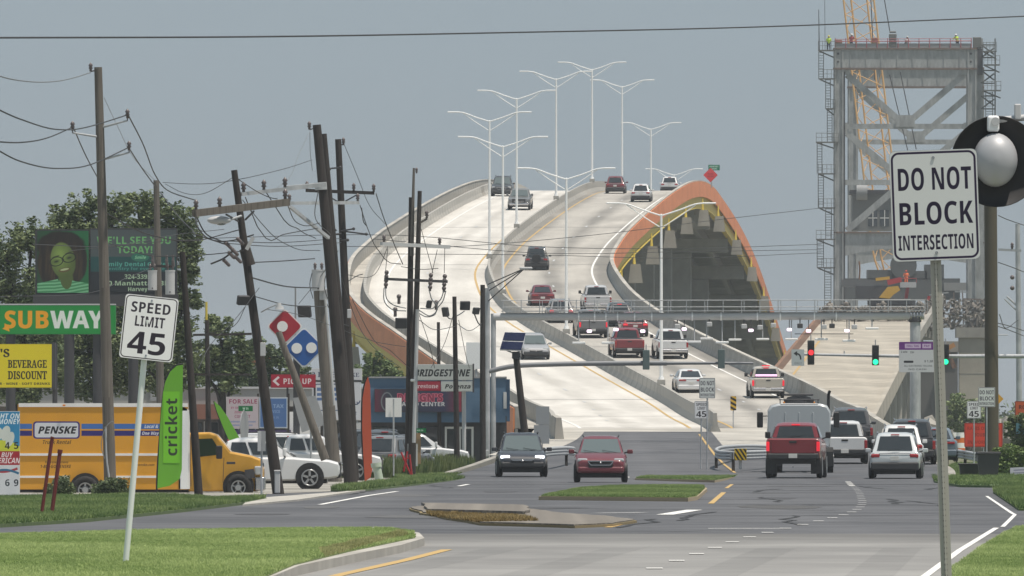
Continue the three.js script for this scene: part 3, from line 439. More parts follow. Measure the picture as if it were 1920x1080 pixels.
{ // the junction
  const p1 = car('pickup', RED, 'dark red pickup truck with brake lights lit behind the pale grey truck cab', 'pickup truck', { brake: 1, dim: { W: 2.03, H: 2.08, belt: 1.46, hood: 1.4, sill: .68, wr: .45 }, extra(t, K, hw, rz, bed) { M('mud_guard', [box(.35, .5, .04, -hw + .2, .42, K.ax[1] + .5), box(.35, .5, .04, hw - .2, .42, K.ax[1] + .5)], C.black, t); M('tow_hitch', rod(V(0, .42, rz), V(0, .42, rz + .18), .035), C2.silver, t); } });
  onFlat(p1, 1496, 897, -.07);
  onFlat(car('suv', [.5, .535, .56], 'white SUV with black lower bumper in the right lane, nearest of the right lane queue', 'suv', { dim: { W: 1.9, H: 1.72, L: 4.7 } }), 1684, 898, -.055);
  onFlat(car('suv', MAROON, 'dark red SUV coming toward the camera with a bright-edged grille', 'suv', { coming: 1, bump: 1, dim: { W: 1.81, H: 1.64, L: 4.3, hood: 1.04, nose: .82, belt: 1.02 } }), 1127, 905, Math.PI - .01);
  onFlat(car('suv', [.018, .02, .03], 'black SUV with headlights on coming toward the camera beside the left kerb', 'suv', { coming: 1, lights: 1, dim: { W: 1.84, H: 1.68 } }), 977, 895, Math.PI + .02);
  put(car('small', WHITE, 'white pickup truck on dark asphalt just right of the grey truck cab', 'pickup truck', { dim: { L: 5.3, H: 1.8, W: 1.92 } }), 492, 13.95, 0);
  put(car('bigsuv', DGREY, 'dark grey SUV queuing ahead of the white pickup right of the truck cab', 'suv', {}), 536, 15.5, 0);
  put(car('suv', WHITE, 'white and grey SUV half hidden behind the nearest white SUV', 'suv', { dim: { H: 1.75 } }), 480, 15.95, 0);
  put(car('bigsuv', BLACK, 'black SUV behind the white SUV, left of the perforated sign post', 'suv', {}), 490, 16.75, 0, -.02);
  put(car('sedan', [.12, .16, .2], 'blue grey car at the right edge of the queue by the sign post', 'car', {}), 500, 18.1, 0);
}
{ // on the bridge, away from the camera
  onDeck(car('pickup', CHAMP, 'champagne pickup truck with a lit pink light bar beside the right parapet', 'pickup truck', { chrome: 1, brake: 1, extra(t, K, hw, rz, bed, y1) { M('light_bar', rbox(1.35, .12, .12, .04, 0, bed + .12, K.rb + .08), C2.pink, t); M('roof_beacon', rbox(.5, .07, .14, .03, 0, y1 + .13, K.rt - .1), C2.tailOn, t); } }), 1440, 747);
  onDeck(car('sedan', WHITE, 'white sedan beside the median barrier, partly behind the small white intersection sign', 'car', {}), 1297, 737);
  onDeck(car('pickup', RED, 'bright red pickup truck under the left traffic signal arm', 'pickup truck', {}), 1180, 671);
  onDeck(car('pickup', WHITE, 'white pickup truck right of the second street lamp below the gantry pipe', 'pickup truck', { chrome: 1 }), 1262, 673);
  onDeck(car('pickup', GREY, 'grey pickup truck just below the gantry pipe next to the median', 'pickup truck', { brake: 1 }), 1112, 634);
  onDeck(car('suv', RED, 'red SUV with tail lights lit below the gantry pipe', 'suv', { brake: 1 }), 1192, 632);
  onDeck(car('suv', BLACK, 'black SUV just below the gantry pipe between two red tail lamps', 'suv', { brake: 1 }), 1163, 613);
  onDeck(car('suv', GREY, 'grey car showing through the gantry railing left of the white pickup', 'suv', { brake: 1 }), 1053, 606);
  onDeck(car('pickup', [.5, .51, .53], 'white and silver pickup truck just above the gantry railing', 'pickup truck', { chrome: 1 }), 1121, 586);
  onDeck(car('sedan', MAROON, 'dark red car above the left end of the gantry railing', 'car', { dim: { H: 1.5 } }), 1018, 574);
  onDeck(car('suv', [.035, .038, .042], 'dark SUV with a spare wheel on the back halfway up the bridge', 'suv', { dim: { H: 1.85, W: 1.88 }, extra(t, K, hw, rz) { M('spare_wheel', new THREE.CylinderGeometry(.36, .36, .22, 18).rotateX(Math.PI / 2).translate(0, .95, rz + .1), C.tyre, t); } }), 1006, 507);
  onDeck(car('suv', MAROON, 'dark red SUV at the crest of the bridge', 'suv', {}), 1153, 363);
  onDeck(car('suv', WHITE, 'white SUV just below the crest, left of the other white one', 'suv', {}), 1201, 379);
  onDeck(car('suv', WHITE, 'white SUV at the crest beside the orange parapet', 'suv', { dim: { L: 4.5 } }), 1255, 356.5);
}
{ // coming down the bridge
  onDeck(car('suv', SILVER, 'silver SUV coming down the bridge beside the solar panel', 'suv', { coming: 1 }), 1006, 675, 0, true);
  onDeck(car('pickup', [.15, .155, .16], 'grey pickup truck coming down from the crest', 'pickup truck', { coming: 1, chrome: 1 }), 973, 394, 0, true);
  onDeck(car('bigsuv', BLACK, 'black SUV coming down at the crest on the left carriageway', 'suv', { coming: 1 }), 940, 368, 0, true);
}
{ // truck cab ahead of the red pickup
  const t = thing('truck_tractor', 'pale grey truck cab with roof beacons and exhaust stack, ahead of the dark red pickup', 'truck'); t.userData.loc = true; t.rotation.order = 'YXZ';
  const W = 2.5, col = paint([.40, .435, .465]);
  const ring = (z, w, y0, y1, r = .3) => bodyRing(z, w, y0, y1, r);
  M('cab', smooth(loft([ring(.5, W / 2 - .04, .9, 2.62), ring(.42, W / 2, .85, 2.7), ring(-1.2, W / 2, .8, 2.7), ring(-1.7, W / 2 - .05, .8, 2.55)]), 40), col, t);
  M('bonnet', smooth(loft([ring(-1.6, W / 2 - .15, .8, 1.9), ring(-3.2, W / 2 - .3, .75, 1.65), ring(-3.5, W / 2 - .4, .8, 1.5)]), 40), col, t);
  for (const x of [-.55, 0, .55]) M('panel_rib', rbox(.06, 1.4, .03, .01, x, 1.65, .505), col, t);
  M('top_rail', rbox(1.5, .1, .12, .03, 0, 2.66, .42), C.greyPale, t);
  M('roof_rail', [tube([V(-.8, 2.86, .3), V(.8, 2.86, .3)], .025), ...[-.75, -.25, .25, .75].map(x => rod(V(x, 2.65, .3), V(x, 2.86, .3), .02))], C.dark, t);
  M('wind_deflector', smooth(loft([ring(-.2, .6, 2.65, 3.02), ring(-.9, .55, 2.65, 2.9)]), 40), C.dark, t); M('beacon', rbox(1.15, .09, .25, .04, 0, 3.05, -.3), C.dark, t);
  for (const s of [-1, 1]) {
    if (s > 0) M('exhaust_stack', [rod(V(s * 1.16, 1.0, .3), V(s * 1.16, 2.95, .3), .06), tube([V(s * 1.16, 2.9, .3), V(s * 1.17, 3.06, .32), V(s * 1.21, 3.2, .38)], .06)], C.black, t);
    M('mirror', rbox(.24, .62, .12, .05, s * (W / 2 + .27), 2.05, -1.3), C.black, t); M('mirror_bracket', rod(V(s * W / 2, 2.2, -1.3), V(s * (W / 2 + .3), 2.2, -1.3), .02), C.black, t);
    M('fuel_tank', new THREE.CylinderGeometry(.33, .33, 1.3, 16).rotateX(Math.PI / 2).translate(s * .95, .75, .1), C2.silver, t);
    for (const z of [-2.6, 2.1, 3.3]) { const w = M('wheel', new THREE.CylinderGeometry(.5, .5, z > 0 ? .55 : .3, 22).rotateZ(Math.PI / 2).translate(s * 1.0, .5, z), C.tyre, t); M('rim', new THREE.CylinderGeometry(.28, .28, .03, 16).rotateZ(Math.PI / 2).translate(s * (1.0 + (z > 0 ? .28 : .16)), .5, z), C.rim, w); }
    M('chassis_rail', box(.1, .25, 6.6, s * .42, .92, .7), C.dark, t); M('mud_flap', box(.55, .55, .02, s * 1.0, .55, 3.95), C.black, t); M('tail_light', rbox(.3, .12, .06, .03, s * .75, .8, 3.98), C2.tail, t);
    M('marker_light', sphere(.04, s * .6, 2.74, .42, 8, 6), C2.amber, t);
  }
  M('fifth_wheel', new THREE.CylinderGeometry(.45, .45, .12, 20).translate(0, 1.12, 2.6), C.dark, t);
  put(t, 462, 11.35, 0);
}
// ---------- trees and shrubs ----------
const leafMats = [mat('leaves', 0xffffff, .6, 0, { transmission: 0 })];
function leaves(clumps, n, size, tones, sd) {                       // clumps: [centre, radius]; many small leaf faces through the crown
  seed = sd; const pos = [], col = []; const tot = clumps.reduce((s, c) => s + c[1] ** 2, 0);
  for (const [c, r] of clumps) {
    const sub = Math.max(5, Math.round(34 * r)); const knots = [];
    for (let k = 0; k < sub; k++) { const d = V(rr(-1, 1), rr(-1, 1), rr(-1, 1)); if (d.length() > 1) d.normalize(); d.setLength(Math.pow(rnd(), .4)); knots.push([c.clone().add(V(d.x * r, d.y * r * .85, d.z * r)), rr(.16, .34) * Math.max(.6, r), rr(-.35, .35)]); }
    const m = Math.round(n * 1.9 * r * r / tot);
    for (let i = 0; i < m; i++) {
      const [kc, kr, kt] = knots[(rnd() * sub) | 0], d = V(rr(-1, 1), rr(-1, 1), rr(-1, 1)); d.multiplyScalar(kr); const p = kc.clone().add(d);
      const a = V(rr(-1, 1), rr(-.5, .5), rr(-1, 1)).normalize(), b = V(rr(-1, 1), rr(-1, 1), rr(-1, 1)).cross(a).normalize(), s = size * .8 * rr(.6, 1.3);
      const p0 = p.clone().addScaledVector(a, -s), p1 = p.clone().addScaledVector(b, s * .45), p2 = p.clone().addScaledVector(a, s), p3 = p.clone().addScaledVector(b, -s * .45);
      for (const q of [p0, p1, p2, p0, p2, p3]) pos.push(q.x, q.y, q.z);
      const t = mixc(tones[0], tones[1], .5 + kt + rr(-.35, .35)); for (let k = 0; k < 6; k++) col.push(...t);
    }
  }
  const g = new THREE.BufferGeometry(); g.setAttribute('position', new THREE.BufferAttribute(new Float32Array(pos), 3)); g.setAttribute('color', new THREE.BufferAttribute(new Float32Array(col), 3)); g.computeVertexNormals(); return g;
}
const leafMat = mat('foliage', 0xffffff, .7, 0, { vertexColors: true });
function tree(name, label, base, d, clumps, n, size, tones, sd, group) {
  const b = P(base[0], base[1], d); b.y = 0; const t = thing(name, label, name.includes('shrub') ? 'shrub' : 'tree', b, group);
  const cs = clumps.map(([x, y, r, dz]) => [P(x, y, d + (dz || 0)), r * d / F]);
  const g = leaves(cs, n, size, tones, sd); g.translate(-b.x, -b.y, -b.z); const m = new THREE.Mesh(g, leafMat); m.name = 'crown'; m.castShadow = m.receiveShadow = true; t.add(m);
  const top = cs.reduce((s, c) => s.add(c[0]), V(0, 0, 0)).multiplyScalar(1 / cs.length), fork = b.clone().lerp(top, .45);
  if (name.includes('shrub')) { M('stem', cs.map(c => rod(b, c[0], .05, .015, 6)), C.wood, t); return; }
  M('trunk', [tube([b, b.clone().lerp(fork, .5).add(V(.1, 0, .1)), fork], .22, 8), rod(b, b.clone().add(V(0, .6, 0)), .34, .22)], C.wood, t);
  for (const c of cs) M('limb', tube([fork, fork.clone().lerp(c[0], .5).add(V(rr(-.3, .3), rr(-.1, .4), rr(-.3, .3))), c[0]], .075, 6), C.wood, t);
}
const TL = [[.055, .09, .036], [.19, .235, .10]], TD = [[.05, .08, .035], [.15, .20, .085]];
tree('shade_tree', 'broad green tree at the left edge behind the fast food sign', [40, 760], 520, [[10, 470, 52], [60, 448, 42], [20, 540, 58], [70, 600, 50], [0, 640, 60], [90, 680, 52], [30, 720, 50], [-30, 560, 60], [50, 640, 50, 3], [0, 700, 60, 3]], 14000, .13, TL, 101, 'trees on the left behind the shops');
tree('shade_tree', 'tall green tree rising above the lit advertising billboard', [190, 760], 530, [[120, 412, 40], [165, 388, 34], [215, 392, 34], [130, 450, 48], [200, 440, 50], [130, 640, 48], [200, 620, 55], [170, 700, 60], [240, 700, 50], [250, 560, 55], [110, 560, 50, 3], [150, 590, 50, 3], [110, 690, 55, 3]], 17000, .13, TL, 102, 'trees on the left behind the shops');
tree('shade_tree', 'tall green tree with an open crown right of the billboard', [310, 750], 525, [[258, 386, 32], [295, 398, 36], [340, 412, 34], [355, 460, 36], [300, 450, 46], [345, 510, 36], [310, 560, 44], [352, 560, 30], [330, 620, 44], [285, 650, 55], [340, 690, 50], [262, 440, 40], [230, 650, 50, 3], [300, 700, 50, 3]], 16000, .13, TL, 103, 'trees on the left behind the shops');
tree('small_tree', 'smaller rounded tree behind the shop roof left of the leaning pole', [415, 735], 560, [[408, 612, 26], [430, 640, 30], [400, 665, 36], [438, 690, 34], [372, 690, 34], [455, 665, 22], [420, 715, 30]], 6500, .13, TL, 104, 'trees on the left behind the shops');
tree('small_tree', 'dark green tree behind the red sign below the pizza sign', [560, 740], 640, [[480, 655, 26], [520, 668, 28], [560, 700, 24], [540, 710, 30], [490, 705, 30], [450, 715, 26]], 4500, .14, TD, 105, 'trees on the left behind the shops');
tree('bushy_shrub', 'green bush at the foot of the yellow bridge girder', [705, 715], 640, [[700, 676, 18], [722, 690, 20], [738, 704, 16], [700, 706, 22], [745, 714, 14], [680, 700, 18]], 4200, .12, [[.07, .115, .045], [.2, .27, .1]], 106);
tree('bushy_shrub', 'pale green bush in front of the excavated old bridge on the right', [1815, 830], 900, [[1800, 760, 24], [1825, 775, 26], [1790, 790, 24], [1838, 800, 22], [1812, 815, 24]], 5000, .16, [[.12, .18, .07], [.32, .38, .18]], 107);
tree('bushy_shrub', 'bright green bush beside the wheelie bins at the right edge', [1890, 893], 470, [[1882, 852, 20], [1895, 868, 22], [1876, 872, 16], [1910, 858, 22], [1912, 880, 16]], 5000, .08, [[.07, .13, .03], [.2, .27, .08]], 108);
tree('hedge_shrub', 'olive green hedge at the right edge behind the white yard sign', [1930, 880], 500, [[1900, 800, 26], [1925, 790, 28], [1915, 835, 26], [1945, 820, 30]], 4500, .1, TL, 109);
tree('low_shrub', 'low dark bush at the foot of the nearest utility pole', [212, 935], 320, [[188, 920, 12], [205, 908, 15], [222, 914, 14], [230, 925, 10]], 2600, .05, TD, 110);
tree('low_shrub', 'low dark bush left of the nearest utility pole in front of the truck', [110, 937], 318, [[100, 918, 11], [115, 908, 12], [125, 922, 11]], 2200, .05, TD, 111);
{ // far wood on the horizon
  const o = []; for (const [x0, x1, d, h, sd] of [[-200, 700, 1500, 9, 1], [1700, 2200, 1500, 9, 2], [600, 1900, 2600, 12, 3]]) { const cl = []; seed = sd * 77; for (let x = x0; x < x1; x += 22) { const q = P(x + rr(-8, 8), 800, d); q.y = rr(.2, .4) * h; cl.push([q, rr(.4, .8) * h * .6]); } o.push(leaves(cl, 9000, .42, TD, sd * 31)); }
  const g = mergeGeometries(o), m = new THREE.Mesh(g, leafMat); m.name = 'far_wood'; scene.add(m); tag(m, 'far line of trees on the hazy horizon', 'trees', null, 'stuff');
}
// ---------- utility poles and cables ----------
function pole(name, label, top, foot, d, w, m, o = {}) {            // w: widths in pixels at the top and the foot
  const f = P(foot[0], foot[1], d), t = P(top[0], top[1], d); if (o.ground !== false) { const k = (f.y + .3) / (t.y - f.y); f.addScaledVector(t.clone().sub(f), -k); }
  const g = thing(name, label, o.cat || 'utility pole', f.clone(), o.group); M('shaft', rod(f, t, w[1] / 2 * d / F, w[0] / 2 * d / F, 14), m, g); g.userData.ax = [f, t]; g.userData.d = d; return g;
}
const insulator = (p, s = 1) => { const r = .055 * s; return new THREE.LatheGeometry([[0, 0], [r * .6, 0], [r * .5, r], [r, r * 1.3], [r * .55, r * 2], [r, r * 2.5], [r * .5, r * 3.3], [0, r * 3.8]].map(q => new THREE.Vector2(...q)), 10).translate(p.x, p.y, p.z); };
function arm(g, a, b, d, w, h, m, ins = []) {                        // cross-arm between two pixels, insulators at fractions of its length
  const A = P(a[0], a[1], Array.isArray(d) ? d[0] : d), B = P(b[0], b[1], Array.isArray(d) ? d[1] : d); const c = M('crossarm', beam(A, B, w, h), m, g);
  for (const t of ins) M('insulator', insulator(A.clone().lerp(B, t).add(V(0, h / 2 - .02, 0)), 1.5), C.porcelain, c); return c;
}
let wireN = 0;
function wire(pts, r, label, group, m = C.wire, sag = 0) {           // pts: [px, py, d]
  let q = pts.map(p => P(...p)); if (q.length === 2) { const n = 10, [a, b] = q; q = []; for (let i = 0; i <= n; i++) { const t = i / n; q.push(a.clone().lerp(b, t).add(V(0, -sag * 4 * t * (1 - t), 0))); } }
  const o = M('cable', tube(q, r, 5), m, scene); return tag(o, label, 'cable', group);
}
function transformer(g, px, py, d, h, w, m = C.greyPale) {           // px, py: centre; h, w in pixels
  const s = d / F, c = P(px, py, d), H = h * s, R = w * s / 2; const t = M('transformer', [new THREE.CylinderGeometry(R, R, H, 18).translate(c.x, c.y, c.z), new THREE.CylinderGeometry(R * 1.06, R * 1.06, H * .07, 18).translate(c.x, c.y + H * .5, c.z)], m, g);
  for (const k of [-.5, .5]) M('bushing', insulator(V(c.x + k * R, c.y + H * .53, c.z), 1.3), C.porcelain, t); M('drain_plug', sphere(.03, c.x, c.y - H * .4, c.z + R, 6, 5), C.dark, t); return t;
}
function floodlight(g, px, py, d, w, h, yaw) {
  const s = d / F, c = P(px, py, d); const b = rbox(w * s, h * s, .14, .03); b.rotateX(.25); b.rotateY(yaw); b.translate(c.x, c.y, c.z); const f = M('floodlight', b, C.dark, g);
  const l = new THREE.BoxGeometry(w * s * .85, h * s * .8, .02).translate(0, 0, -.09); l.rotateX(.25); l.rotateY(yaw); l.translate(c.x, c.y, c.z); M('lens', l, C.glassPale, f); return f;
}
{
  const g = pole('utility_pole', 'tall grey wooden utility pole standing in front of the yellow truck', [184, 126], [207, 920], 322, [15, 24], C.woodPale);
  for (const [a, b] of [[[190, 239], [239, 226]], [[187, 257], [136, 249]], [[193, 299], [242, 286]]]) { const A = P(a[0], a[1], 322), B = P(b[0], b[1], 321.5); const c = M('bracket_arm', rod(A, B, .035, .025), C.galv, g); M('insulator', [rod(B, B.clone().add(V(0, .1, 0)), .015), insulator(B.clone().add(V(0, .06, 0)), 1.3)], C.porcelain, c); M('arm_plate', rbox(.1, .28, .12, .02, A.x, A.y, A.z), C.galv, c); }
  const q = P(170, 134, 322); M('top_insulator', [insulator(q, 1.2), rod(q, P(180, 132, 322), .018)], C.porcelain, g); M('cable_riser', tube([P(198, 800, 321.7), P(200, 860, 321.7), P(206, 905, 321.7)], .03, 6), C.galv, g);
  M('cable_loop', tube([P(196, 860, 321.6), P(190, 835, 321.6), P(199, 800, 321.6), P(212, 790, 321.6), P(214, 802, 321.6)], .012, 5), C.wirePale, g);
  const gw = 'cables reaching the left edge of the frame';
  wire([[-30, 134, 200], [30, 150, 240], [85, 154, 275], [130, 148, 305], [170, 136, 322]], .014, 'thin pale cable sagging from the top of the tall left pole to the frame edge', gw, C.wirePale);
  wire([[-30, 192, 220], [40, 224, 255], [110, 243, 285], [180, 234, 315], [240, 215, 322]], .017, 'dark cable sagging left from the upper right bracket of the tall pole', gw);
  wire([[-30, 264, 220], [40, 267, 260], [90, 258, 295], [135, 239, 322]], .017, 'dark cable leaving the left bracket of the tall pole toward the frame edge', gw);
  wire([[-30, 266, 220], [40, 303, 255], [110, 316, 285], [180, 305, 312], [242, 276, 322]], .017, 'lowest dark cable looping left below the brackets of the tall pole', gw);
  wire([[241, 217, 322], [268, 270, 345], [292, 330, 370], [320, 360, 390], [365, 375, 400]], .02, 'dark cable dropping right from the upper bracket of the tall pole', gw);
  wire([[242, 278, 322], [266, 315, 345], [290, 348, 370]], .018, 'dark cable dropping right from the lower bracket of the tall pole', gw);
  wire([[138, 240, 322], [160, 290, 332], [188, 342, 345]], .017, 'dark cable dropping from the left bracket behind the tall pole', gw);
  wire([[195, 183, 322], [222, 240, 340], [250, 295, 360], [292, 340, 380]], .008, 'very thin cable slanting down right of the tall pole', gw, C.wirePale);
}
{
  const g = pole('utility_pole', 'grey wooden pole with two transformers in front of the right end of the billboard', [293, 338], [301, 760], 470, [11, 17], C.woodPale);
  transformer(g, 286, 526, 469, 36, 17); transformer(g, 319, 530, 469, 44, 18); M('fuse_arm', beam(P(283, 498, 469), P(322, 500, 469), .08, .1), C.wood, g);
  for (const x of [286, 312, 324]) M('fuse_switch', [rod(P(x, 478, 468.6), P(x + 2, 500, 468.6), .05), insulator(P(x, 498, 468.6), 1.4)], C.porcelain, g);
}
pole('utility_pole', 'bare brown pole leaning in front of the box truck cab', [342, 472], [373, 936], 307, [11, 17], C.wood);
{
  const g = pole('utility_pole', 'leaning pole with a thick wooden crossarm and a cobra street light', [439, 319], [522, 926], 330, [12, 23], C.wood);
  arm(g, [364, 400], [540, 379], [327, 329.6], .16, .2, C.woodPale, [.02, .27, .97]); arm(g, [452, 364], [610, 346], [330, 331], .1, .11, C.galv, [.03, .27, .52]);
  M('brace', beam(P(424, 402, 328), P(447, 415, 329.8), .04, .04), C.dark, g); M('brace', beam(P(476, 396, 328.5), P(460, 412, 329.8), .04, .04), C.dark, g);
  const l = M('street_light_arm', rod(P(452, 405, 329.5), P(425, 414, 328.5), .035), C.galv, g); { const c = P(411, 413, 328); const s = new THREE.SphereGeometry(1, 14, 8).scale(.34, .12, .16).translate(c.x, c.y, c.z); M('lamp_head', s, C.greyPale, l); M('lens', new THREE.SphereGeometry(.11, 10, 6).scale(1.4, .7, 1).translate(c.x + .05, c.y - .07, c.z), C.glassPale, l); }
  for (const [x, y] of [[425, 457], [436, 468], [446, 448], [430, 474], [420, 488], [442, 482]]) M('switchgear', [rod(P(x, y, 329.3), P(x + 9, y + 9, 329.3), .05), sphere(.06, ...P(x, y, 329.3).toArray(), 6, 5), sphere(.05, ...P(x + 9, y + 9, 329.3).toArray(), 6, 5)], C.porcelain, g);
  M('switch_bracket', beam(P(475, 445, 329.6), P(462, 468, 329.6), .1, .1), C.greyPale, g); M('splice_collar', rod(P(459, 466, 330), P(468, 498, 330), .16, .17), C.wood, g);
  M('guy_clamp', rbox(.15, .38, .1, .02, ...P(493, 655, 329.6).toArray()), C.greyPale, g);
  floodlight(g, 456, 563, 329, 24, 18, .5); M('lamp_bracket', tube([P(490, 585, 330), P(505, 577, 329.6), P(517, 572, 329.5)], .02, 5), C.galv, g); { const c = P(523, 572, 329.5); M('photocell', new THREE.CylinderGeometry(.06, .08, .12, 10).translate(c.x, c.y, c.z), C.greyPale, g); }
}
{
  const g = pole('utility_pole', 'tallest dark double pole leaning beside the orange banner', [594, 234], [658, 905], 395, [16, 27], C.wood, {});
  M('stub_pole', rod(P(606, 251, 396), P(650, 760, 396), .12, .16, 12), C.wood, g);
  M('steel_band', rod(P(601, 342, 394.9), P(602, 356, 394.9), .21, .21, 14), C.galv, g); arm(g, [538, 352], [602, 346], [380, 394], .11, .13, C.galv); M('side_brace', beam(P(543, 387, 392), P(616, 446, 394), .1, .1), C.galv, g);
  const q = P(580, 243, 395); M('top_insulator', [insulator(q, 1.4), rod(q, P(592, 240, 395), .02)], C.porcelain, g); M('ground_wire', tube([P(581, 248, 394.8), P(582, 290, 394.8), P(586, 320, 394.8)], .01, 4), C.wirePale, g);
  floodlight(g, 571, 584, 394, 26, 22, -.4); { const c = P(602, 516, 394.6); M('meter_box', rbox(.14, .3, .1, .02, ...P(655, 588, 394.6).toArray()), C.greyPale, g); }
}
{
  const g = pole('utility_pole', 'second dark pole just right of the tallest double pole', [634, 261], [662, 850], 430, [12, 19], C.wood);
  arm(g, [573, 357], [702, 362], 429.6, .1, .12, C.wood, [.02, .7, .99]); arm(g, [540, 381], [672, 380], [426, 429.4], .1, .12, C.galv, [.02, .99]);
  for (const [a, b] of [[[640, 433], [663, 429]], [[640, 433], [687, 439]], [[630, 432], [625, 426]], [[618, 316], [638, 314]], [[640, 438], [618, 440]], [[640, 450], [652, 450]], [[606, 316], [618, 317]]]) M('line_clamp', [rod(P(a[0], a[1], 429.5), P(b[0], b[1], 429), .03), sphere(.06, ...P(b[0], b[1], 429).toArray(), 6, 5)], C.dark, g);
  const q = P(644, 272, 430); M('top_insulator', [insulator(q, 1.4), rod(q, P(637, 270, 430), .02)], C.porcelain, g); M('brace', beam(P(613, 366, 429.3), P(633, 378, 429.5), .04, .04), C.dark, g); M('brace', beam(P(668, 366, 429.3), P(648, 377, 429.5), .04, .04), C.dark, g);
}
{
  const g = pole('utility_pole', 'weathered thick pole with a transformer behind the tallest dark pole', [598, 545], [622, 830], 420, [21, 27], C.woodPale);
  transformer(g, 597, 526, 419.5, 38, 25); M('transformer_bracket', rbox(.3, .4, .2, .03, ...P(607, 552, 419.7).toArray()), C.galv, g); for (const x of [585, 612]) M('jumper', tube([P(x, 512, 419.4), P(x - 4, 535, 419.4), P(x + 2, 560, 419.4)], .014, 4), C.wire, g); M('conduit', rod(P(610, 560, 419.3), P(627, 760, 419.3), .04), C.greyPale, g);
}
pole('utility_pole', 'broken grey stub pole leaning across the pizza sign', [522, 622], [610, 862], 350, [12, 17], C.woodPale, { ground: false });
{
  const g = pole('utility_pole', 'pair of dark poles carrying the switch gear in front of the shop signs', [787, 358], [772, 870], 440, [8, 16], C.wood); M('second_pole', rod(P(771, 370, 440.4), P(766, 875, 440.4), .09, .15, 12), C.wood, g); M('top_pole', rod(P(776, 315, 440.2), P(772, 480, 440.2), .045, .08, 10), C.woodPale, g);
  arm(g, [715, 457], [842, 463], [437, 441], .12, .13, C.greyPale, [.04, .86]); arm(g, [722, 523], [838, 528], [438, 440], .1, .1, C.dark);
  const q = P(781, 325, 440); M('top_insulator', insulator(q, 1.1), C.porcelain, g); arm(g, [785, 419], [801, 410], 440, .07, .08, C.woodPale, [.95]);
  for (const [x, y] of [[725, 511], [808, 516], [834, 518]]) M('fuse_switch', [0, 1, 2, 3].map(k => sphere(.085, ...P(x - k * .5, y + k * 7.5, 439).toArray(), 8, 6)).concat(rod(P(x, y - 4, 439), P(x - 2, y + 30, 439), .05)), C.porcelain, g);
  for (const [pts] of [[[[723, 540], [725, 560], [738, 572], [762, 578]]], [[[720, 540], [721, 565], [735, 580], [762, 583]]], [[[805, 545], [810, 562], [819, 572], [818, 584], [806, 592], [786, 582]]], [[[832, 545], [827, 560], [818, 570], [812, 578], [788, 578]]], [[[836, 545], [830, 565], [820, 578], [815, 590], [800, 594], [786, 588]]]]) M('insulated_lead', tube(pts.map(p => P(p[0], p[1], 438.8)), .022, 5), C.wirePale, g);
  for (const [x, y] of [[748, 556], [818, 567], [741, 580]]) M('arrester', [rod(P(x, y, 439), P(x, y + 14, 439), .06), sphere(.09, ...P(x, y, 439).toArray(), 8, 6)], C.porcelain, g);
  floodlight(g, 752, 606, 439, 22, 20, 0); floodlight(g, 805, 571, 439, 8, 16, 1); M('security_camera', rbox(.18, .1, .2, .04, ...P(774, 713, 439.3).toArray()), C.white, g);
  M('conduit', rod(P(783, 580, 439.5), P(776, 830, 439.5), .07), C.greyPale, g);
  const gw = 'thin leads hanging from the switch gear crossarm'; for (const [a, b, q] of [[[727, 466], [723, 508], 'left end of the pale crossarm'], [[834, 465], [833, 512], 'right end of the pale crossarm'], [[820, 468], [810, 512], 'inner right insulator of the pale crossarm'], [[790, 430], [812, 512], 'small bracket above the pale crossarm']]) wire([[...a, 438.5], [...b, 438.5]], .012, 'thin lead hanging from the ' + q, gw);
}
{
  const g = pole('light_pole', 'slim dark pole with two floodlights in front of the blue shop', [852, 556], [857, 868], 500, [8, 12], C.wood, { cat: 'light pole' }); floodlight(g, 835, 585, 499.5, 13, 18, -.7); floodlight(g, 872, 573, 499.5, 19, 17, .2); M('lamp_bracket', tube([P(857, 592, 499.8), P(864, 588, 499.6), P(871, 583, 499.5)], .025, 5), C.galv, g); M('lamp_bracket', tube([P(850, 598, 499.8), P(842, 597, 499.6), P(838, 592, 499.5)], .025, 5), C.dark, g);
}
pole('utility_pole', 'short dark pole behind the tyre signs', [822, 604], [824, 830], 560, [6, 9], C.wood);
{ const g = pole('light_pole', 'dark wooden pole with one floodlight beside the steel signal pole', [905, 534], [905, 868], 520, [9, 13], C.wood, { cat: 'light pole' }); floodlight(g, 893, 583, 519.5, 15, 13, .9); M('jumper', tube([P(888, 585, 519.6), P(897, 606, 519.6), P(903, 612, 519.6)], .03, 5), C.dark, g); }
{ const g = pole('solar_pole', 'dark pole topped by a tilted solar panel above the ramp', [967, 662], [986, 830], 470, [12, 16], C.wood, { cat: 'solar pole' });
  const a = P(947, 622, 470), b = P(986, 623, 470.2), c = P(977, 658, 469.4), d = P(937, 656, 469.2); const n = V(0, .3, 1).multiplyScalar(.03); const mk = (k0, k1, off) => quad(a.clone().lerp(d, k1).add(off), b.clone().lerp(c, k1).add(off), b.clone().lerp(c, k0).add(off), a.clone().lerp(d, k0).add(off));
  const pn = M('solar_panel', loft([[a, b, c, d], [a, b, c, d].map(p => p.clone().add(V(0, -.02, -.05)))]), C.galv, g); const cell = mat('solar cell', [.012, .018, .05], .85, 0, { specularIntensity: .15 }); M('cell_sheet', mk(.04, .47, n), cell, pn); M('cell_sheet', mk(.53, .96, n), cell, pn); M('bracket', rod(P(950, 657, 469.6), P(968, 664, 470), .03), C.galv, g); M('battery_box', rbox(.3, .28, .25, .03, ...P(967, 666, 469.8).toArray()), C.dark, g);
}
